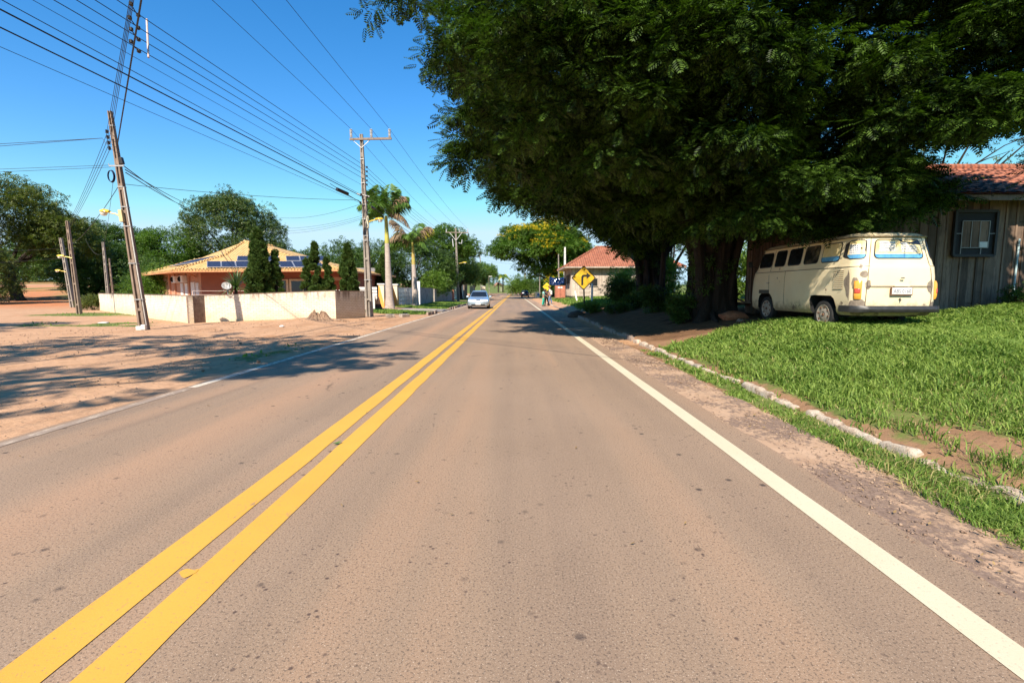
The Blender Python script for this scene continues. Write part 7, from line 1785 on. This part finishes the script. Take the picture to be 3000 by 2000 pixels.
# yucca
YU = thing('yucca', 'spiky yucca with long blade leaves behind the white wall', 'yucca', (-15.05, 26.2, 0)); L_YUC = leafmat('yucca_leaf', (.06, .12, .03), (.16, .22, .08), .15, .4, .5, .5)
def blade_plant(root, c, n, L, w_, mat, rg, droop=.5, name='leaf_rosette', lo=.1, hi=1.45):
    V = []; F = []
    for k in range(n):
        a = rg.uniform(0, 6.283); el = rg.uniform(lo, hi); l = L * rg.uniform(.75, 1.1); d = Vector((math.cos(a) * math.cos(el), math.sin(a) * math.cos(el), math.sin(el))); s = d.cross(Vector((0, 0, 1))).normalized(); b = len(V)
        for j in range(5):
            f = j / 4; p = Vector(c) + d * l * f + Vector((0, 0, -droop * l * f * f * (1 - el / 1.6))); ww = w_ * (1 - f ** 2 * .9) * .5
            V += [tuple(p - s * ww), tuple(p + s * ww)]
        for j in range(4): F.append((b + 2 * j, b + 2 * j + 1, b + 2 * j + 3, b + 2 * j + 2))
    return bulk(name, V, np.array(F), 4, mat, root)
blade_plant(YU, (-14.9, 26.2, 1.62), 110, 1.05, .075, L_YUC, rg, .35, lo=-.2); MB().tube([(-14.95, 26.2, -.1), (-14.9, 26.2, 1.65)], [.10, .08], 8).build('trunk', BARK, YU, smooth=True)
# palms
t = NT('palm_trunk'); pos = t.coord('Position'); x_, y_, z_ = t.sep(pos)[:3]; ring = t.math('FRACT', t.math('MULTIPLY', z_, 5.2)); c = t.ramp(t.noise(5, 4, .6, pos), [(.3, (.36, .29, .24)), (.7, (.50, .42, .36))])
c = t.mix(t.math('MULTIPLY', t.ramp(ring, [(.0, (1, 1, 1)), (.16, (0, 0, 0))]), .5), c, (.18, .13, .10)); t.base(c); t.set(Roughness=.9); t.bump(ring, .4, .02); PTR = t.m
SHAFT = M('palm_crownshaft', (.30, .34, .05), .5, var=.3, scale=3, col2=(.50, .42, .08)); L_PALM = leafmat('palm_leaf', (.05, .12, .02), (.16, .26, .05), .25, .5, .8, .2); L_PDEAD = leafmat('dead_palm_leaf', (.16, .10, .07), (.36, .26, .14), .2, .7, 1.5); L_PYEL = leafmat('yellow_palm_leaf', (.40, .40, .05), (.60, .52, .10), .3, .5, 1.)
def palm(label, base, prof, shaft, fr, top, seed, group=None, name='palm_tree', tmat=PTR, shmat=None):
    rg = np.random.default_rng(seed); root = thing(name, label, 'palm', base, group=group); bx, by, bz = base; lx = top[0] - bx
    MB().tube([(bx + lx * (z / top[2]), by, bz + z) for z, r in prof], [r for z, r in prof], 16).build('trunk', tmat, root, smooth=True)
    MB().tube([(bx + lx * (z / top[2]), by, bz + z) for z, r in shaft], [r for z, r in shaft], 14).build('crownshaft', shmat or SHAFT, root, smooth=True)
    t0 = Vector((top[0], by, bz + top[2] - .1))
    for (az, el, L, droop, m_) in fr:
        d = Vector((math.cos(az) * math.cos(el), math.sin(az) * math.cos(el), math.sin(el))); n = 26; sp = []
        for j in range(n + 1): f = j / n; sp.append(t0 + d * L * f + Vector((0, 0, -droop * L * f ** 2.4)))
        V = []; F = []
        for j in range(3, n + 1):
            f = j / n; tg = (sp[j] - sp[j - 1]).normalized(); s = tg.cross(Vector((0, 0, 1)));
            if s.length < .05: s = Vector((math.sin(az), -math.cos(az), 0))
            s.normalize(); ll = L * .34 * (math.sin(math.pi * min(1, .12 + .85 * f)) ** .6)
            for sg in (-1, 1):
                for q in range(3):
                    dr = (s * sg * (1 + .15 * rg.normal()) + tg * (.55 + .2 * rg.random()) + Vector((0, 0, -.55 - .5 * rg.random() + .35 * (q == 2)))).normalized(); p = sp[j] - tg * L / n * q / 3
                    w_ = .030 + .014 * rg.random(); wv = tg * w_; b = len(V)
                    e1 = p + dr * ll * .5; e2 = p + dr * ll + Vector((0, 0, -.22 * ll)); V += [tuple(p), tuple(e1 + wv), tuple(e2), tuple(e1 - wv)]; F.append((b, b + 1, b + 2, b + 3))
        bo = bulk('frond', V, np.array(F), 4, m_, root)
        MB().tube(sp, [.035 * (1 - .8 * j / n) for j in range(n + 1)], 5).build('frond_rib', SHAFT if m_ is not L_PDEAD else BARK, bo, smooth=True)
    return root
P1f = [(a, R(e), l * 1.08, dr * .85, L_PALM) for a, e, l, dr in ((3.0, 66, 3.2, .42), (2.5, 78, 3.1, .32), (1.2, 80, 3.2, .32), (4.2, 70, 3.1, .45), (5.3, 68, 3.0, .5), (3.6, 50, 2.8, .65), (2.1, 55, 2.8, .6), (4.7, 52, 2.7, .7), (2.9, 38, 2.5, .9), (.5, 74, 3.1, .4))] + [(.15, R(60), 3.2, .40, L_PALM), (6.0, R(52), 3.0, .5, L_PALM), (.05, R(64), 3.5, .50, L_PDEAD), (5.9, R(35), 2.4, .9, L_PDEAD)]
palm('taller royal palm with a full green crown, nearest the crossarm pole', (-9.15, 35.9, .05), [(0, .40), (.3, .35), (1.0, .27), (2.0, .25), (3.6, .20), (4.75, .17), (4.8, .16)], [(4.75, .16), (5.0, .17), (5.6, .145), (6.4, .12), (6.75, .10)], P1f, (-9.27, 0, 6.75), 301, 'royal palms')
P2f = [(2.9, R(55), 2.9, .5, L_PALM), (3.3, R(28), 2.9, .55, L_PALM), (3.0, R(14), 3.0, .45, L_PALM), (1.3, R(70), 2.8, .5, L_PALM), (4.4, R(60), 2.6, .7, L_PALM), (5.2, R(58), 2.7, .6, L_PALM), (.2, R(58), 3.3, .45, L_PYEL), (.0, R(62), 3.6, .5, L_PDEAD), (3.1, R(62), 3.9, .35, L_PDEAD), (3.5, R(52), 3.2, .7, L_PDEAD), (.9, R(75), 3.3, .4, L_PALM), (5.8, R(40), 2.2, .9, L_PALM)]
palm('shorter royal palm with brown dying fronds, in front of the white double gate', (-8.66, 42.8, .1), [(0, .36), (.25, .32), (1.0, .27), (2.4, .21), (3.6, .17)], [(3.55, .17), (3.9, .165), (4.6, .13), (5.2, .11), (5.5, .09)], P2f, (-8.8, 0, 5.45), 302, 'royal palms', shmat=M('brown_crownshaft', (.42, .22, .09), .6, var=.3, scale=3, col2=(.40, .40, .07)))
fpf = [(a, R(e), 2.6, .9, L_PYEL if k % 4 == 0 else L_PALM) for k, (a, e) in enumerate([(i * .52, 15 + 50 * ((i * 7) % 5) / 5) for i in range(14)])]
palm('bushy yellow-green palm standing in the field beyond the road bend', (-3.5, 150, gz(-3.5, 150)), [(0, .20), (4.0, .16)], [(3.9, .2), (4.6, .25), (5.2, .2)], fpf, (-3.5, 0, 5.1), 303, tmat=BARK, shmat=BARK)
dpf = [(i * .8, R(10 + 12 * (i % 3)), 1.8, 1.1, leafmat('pink_dead_frond', (.34, .18, .14), (.48, .28, .22), .1, .8, 1.)) for i in range(6)]
palm('dead pinkish palm left of the bushy palm in the far field', (-5.0, 152, gz(-5, 152)), [(0, .2), (2.2, .18)], [(2.2, .2), (3.0, .22)], dpf, (-5.0, 0, 3.0), 304, tmat=BARK, shmat=BARK)
# far tree belt and field scrub
rg2 = np.random.default_rng(44); C = []; Rr = []
for k in range(420):
    y = rg2.uniform(330, 620); x = rg2.uniform(-520, 420) ; C.append((x, y, gz(x, y) + rg2.uniform(.5, 3.2))); Rr.append(rg2.uniform(2.5, 4.5))
P, D = clump_leaves(np.array(C), np.array(Rr), 34, rg2, .8, .4); o = scatter('treeline', P, D, 1.5 + rg2.random(len(P)), t_spray(), L_MED, None, rg2, .6); tag(o, kind='stuff')
# trees outside the frame whose shade falls on the dirt lot and street
tree('shade_tree', 'spreading tree left of the viewer that shades the dirt lot', (-13.4, -2.9), [(-13.2, -2.6, 11.2, 5.2, 5.6, 1.7, 66, .72, -.7), (-8.9, -1.2, 11.6, 1.9, 3.4, 1.0, 22, .6, -.7)], L_BIG, .5, 20, T=FRB, seed=401, flat=.35, lump=.9)
tree('shade_tree', 'second spreading tree further left that shades the street corner', (-27.5, 8.8), [(-27.4, 8.8, 8, 5.0, 4.2, 2.0, 70, .9, -.6)], L_BIG, .5, 30, T=FRB, seed=402, flat=.35, lump=.6)
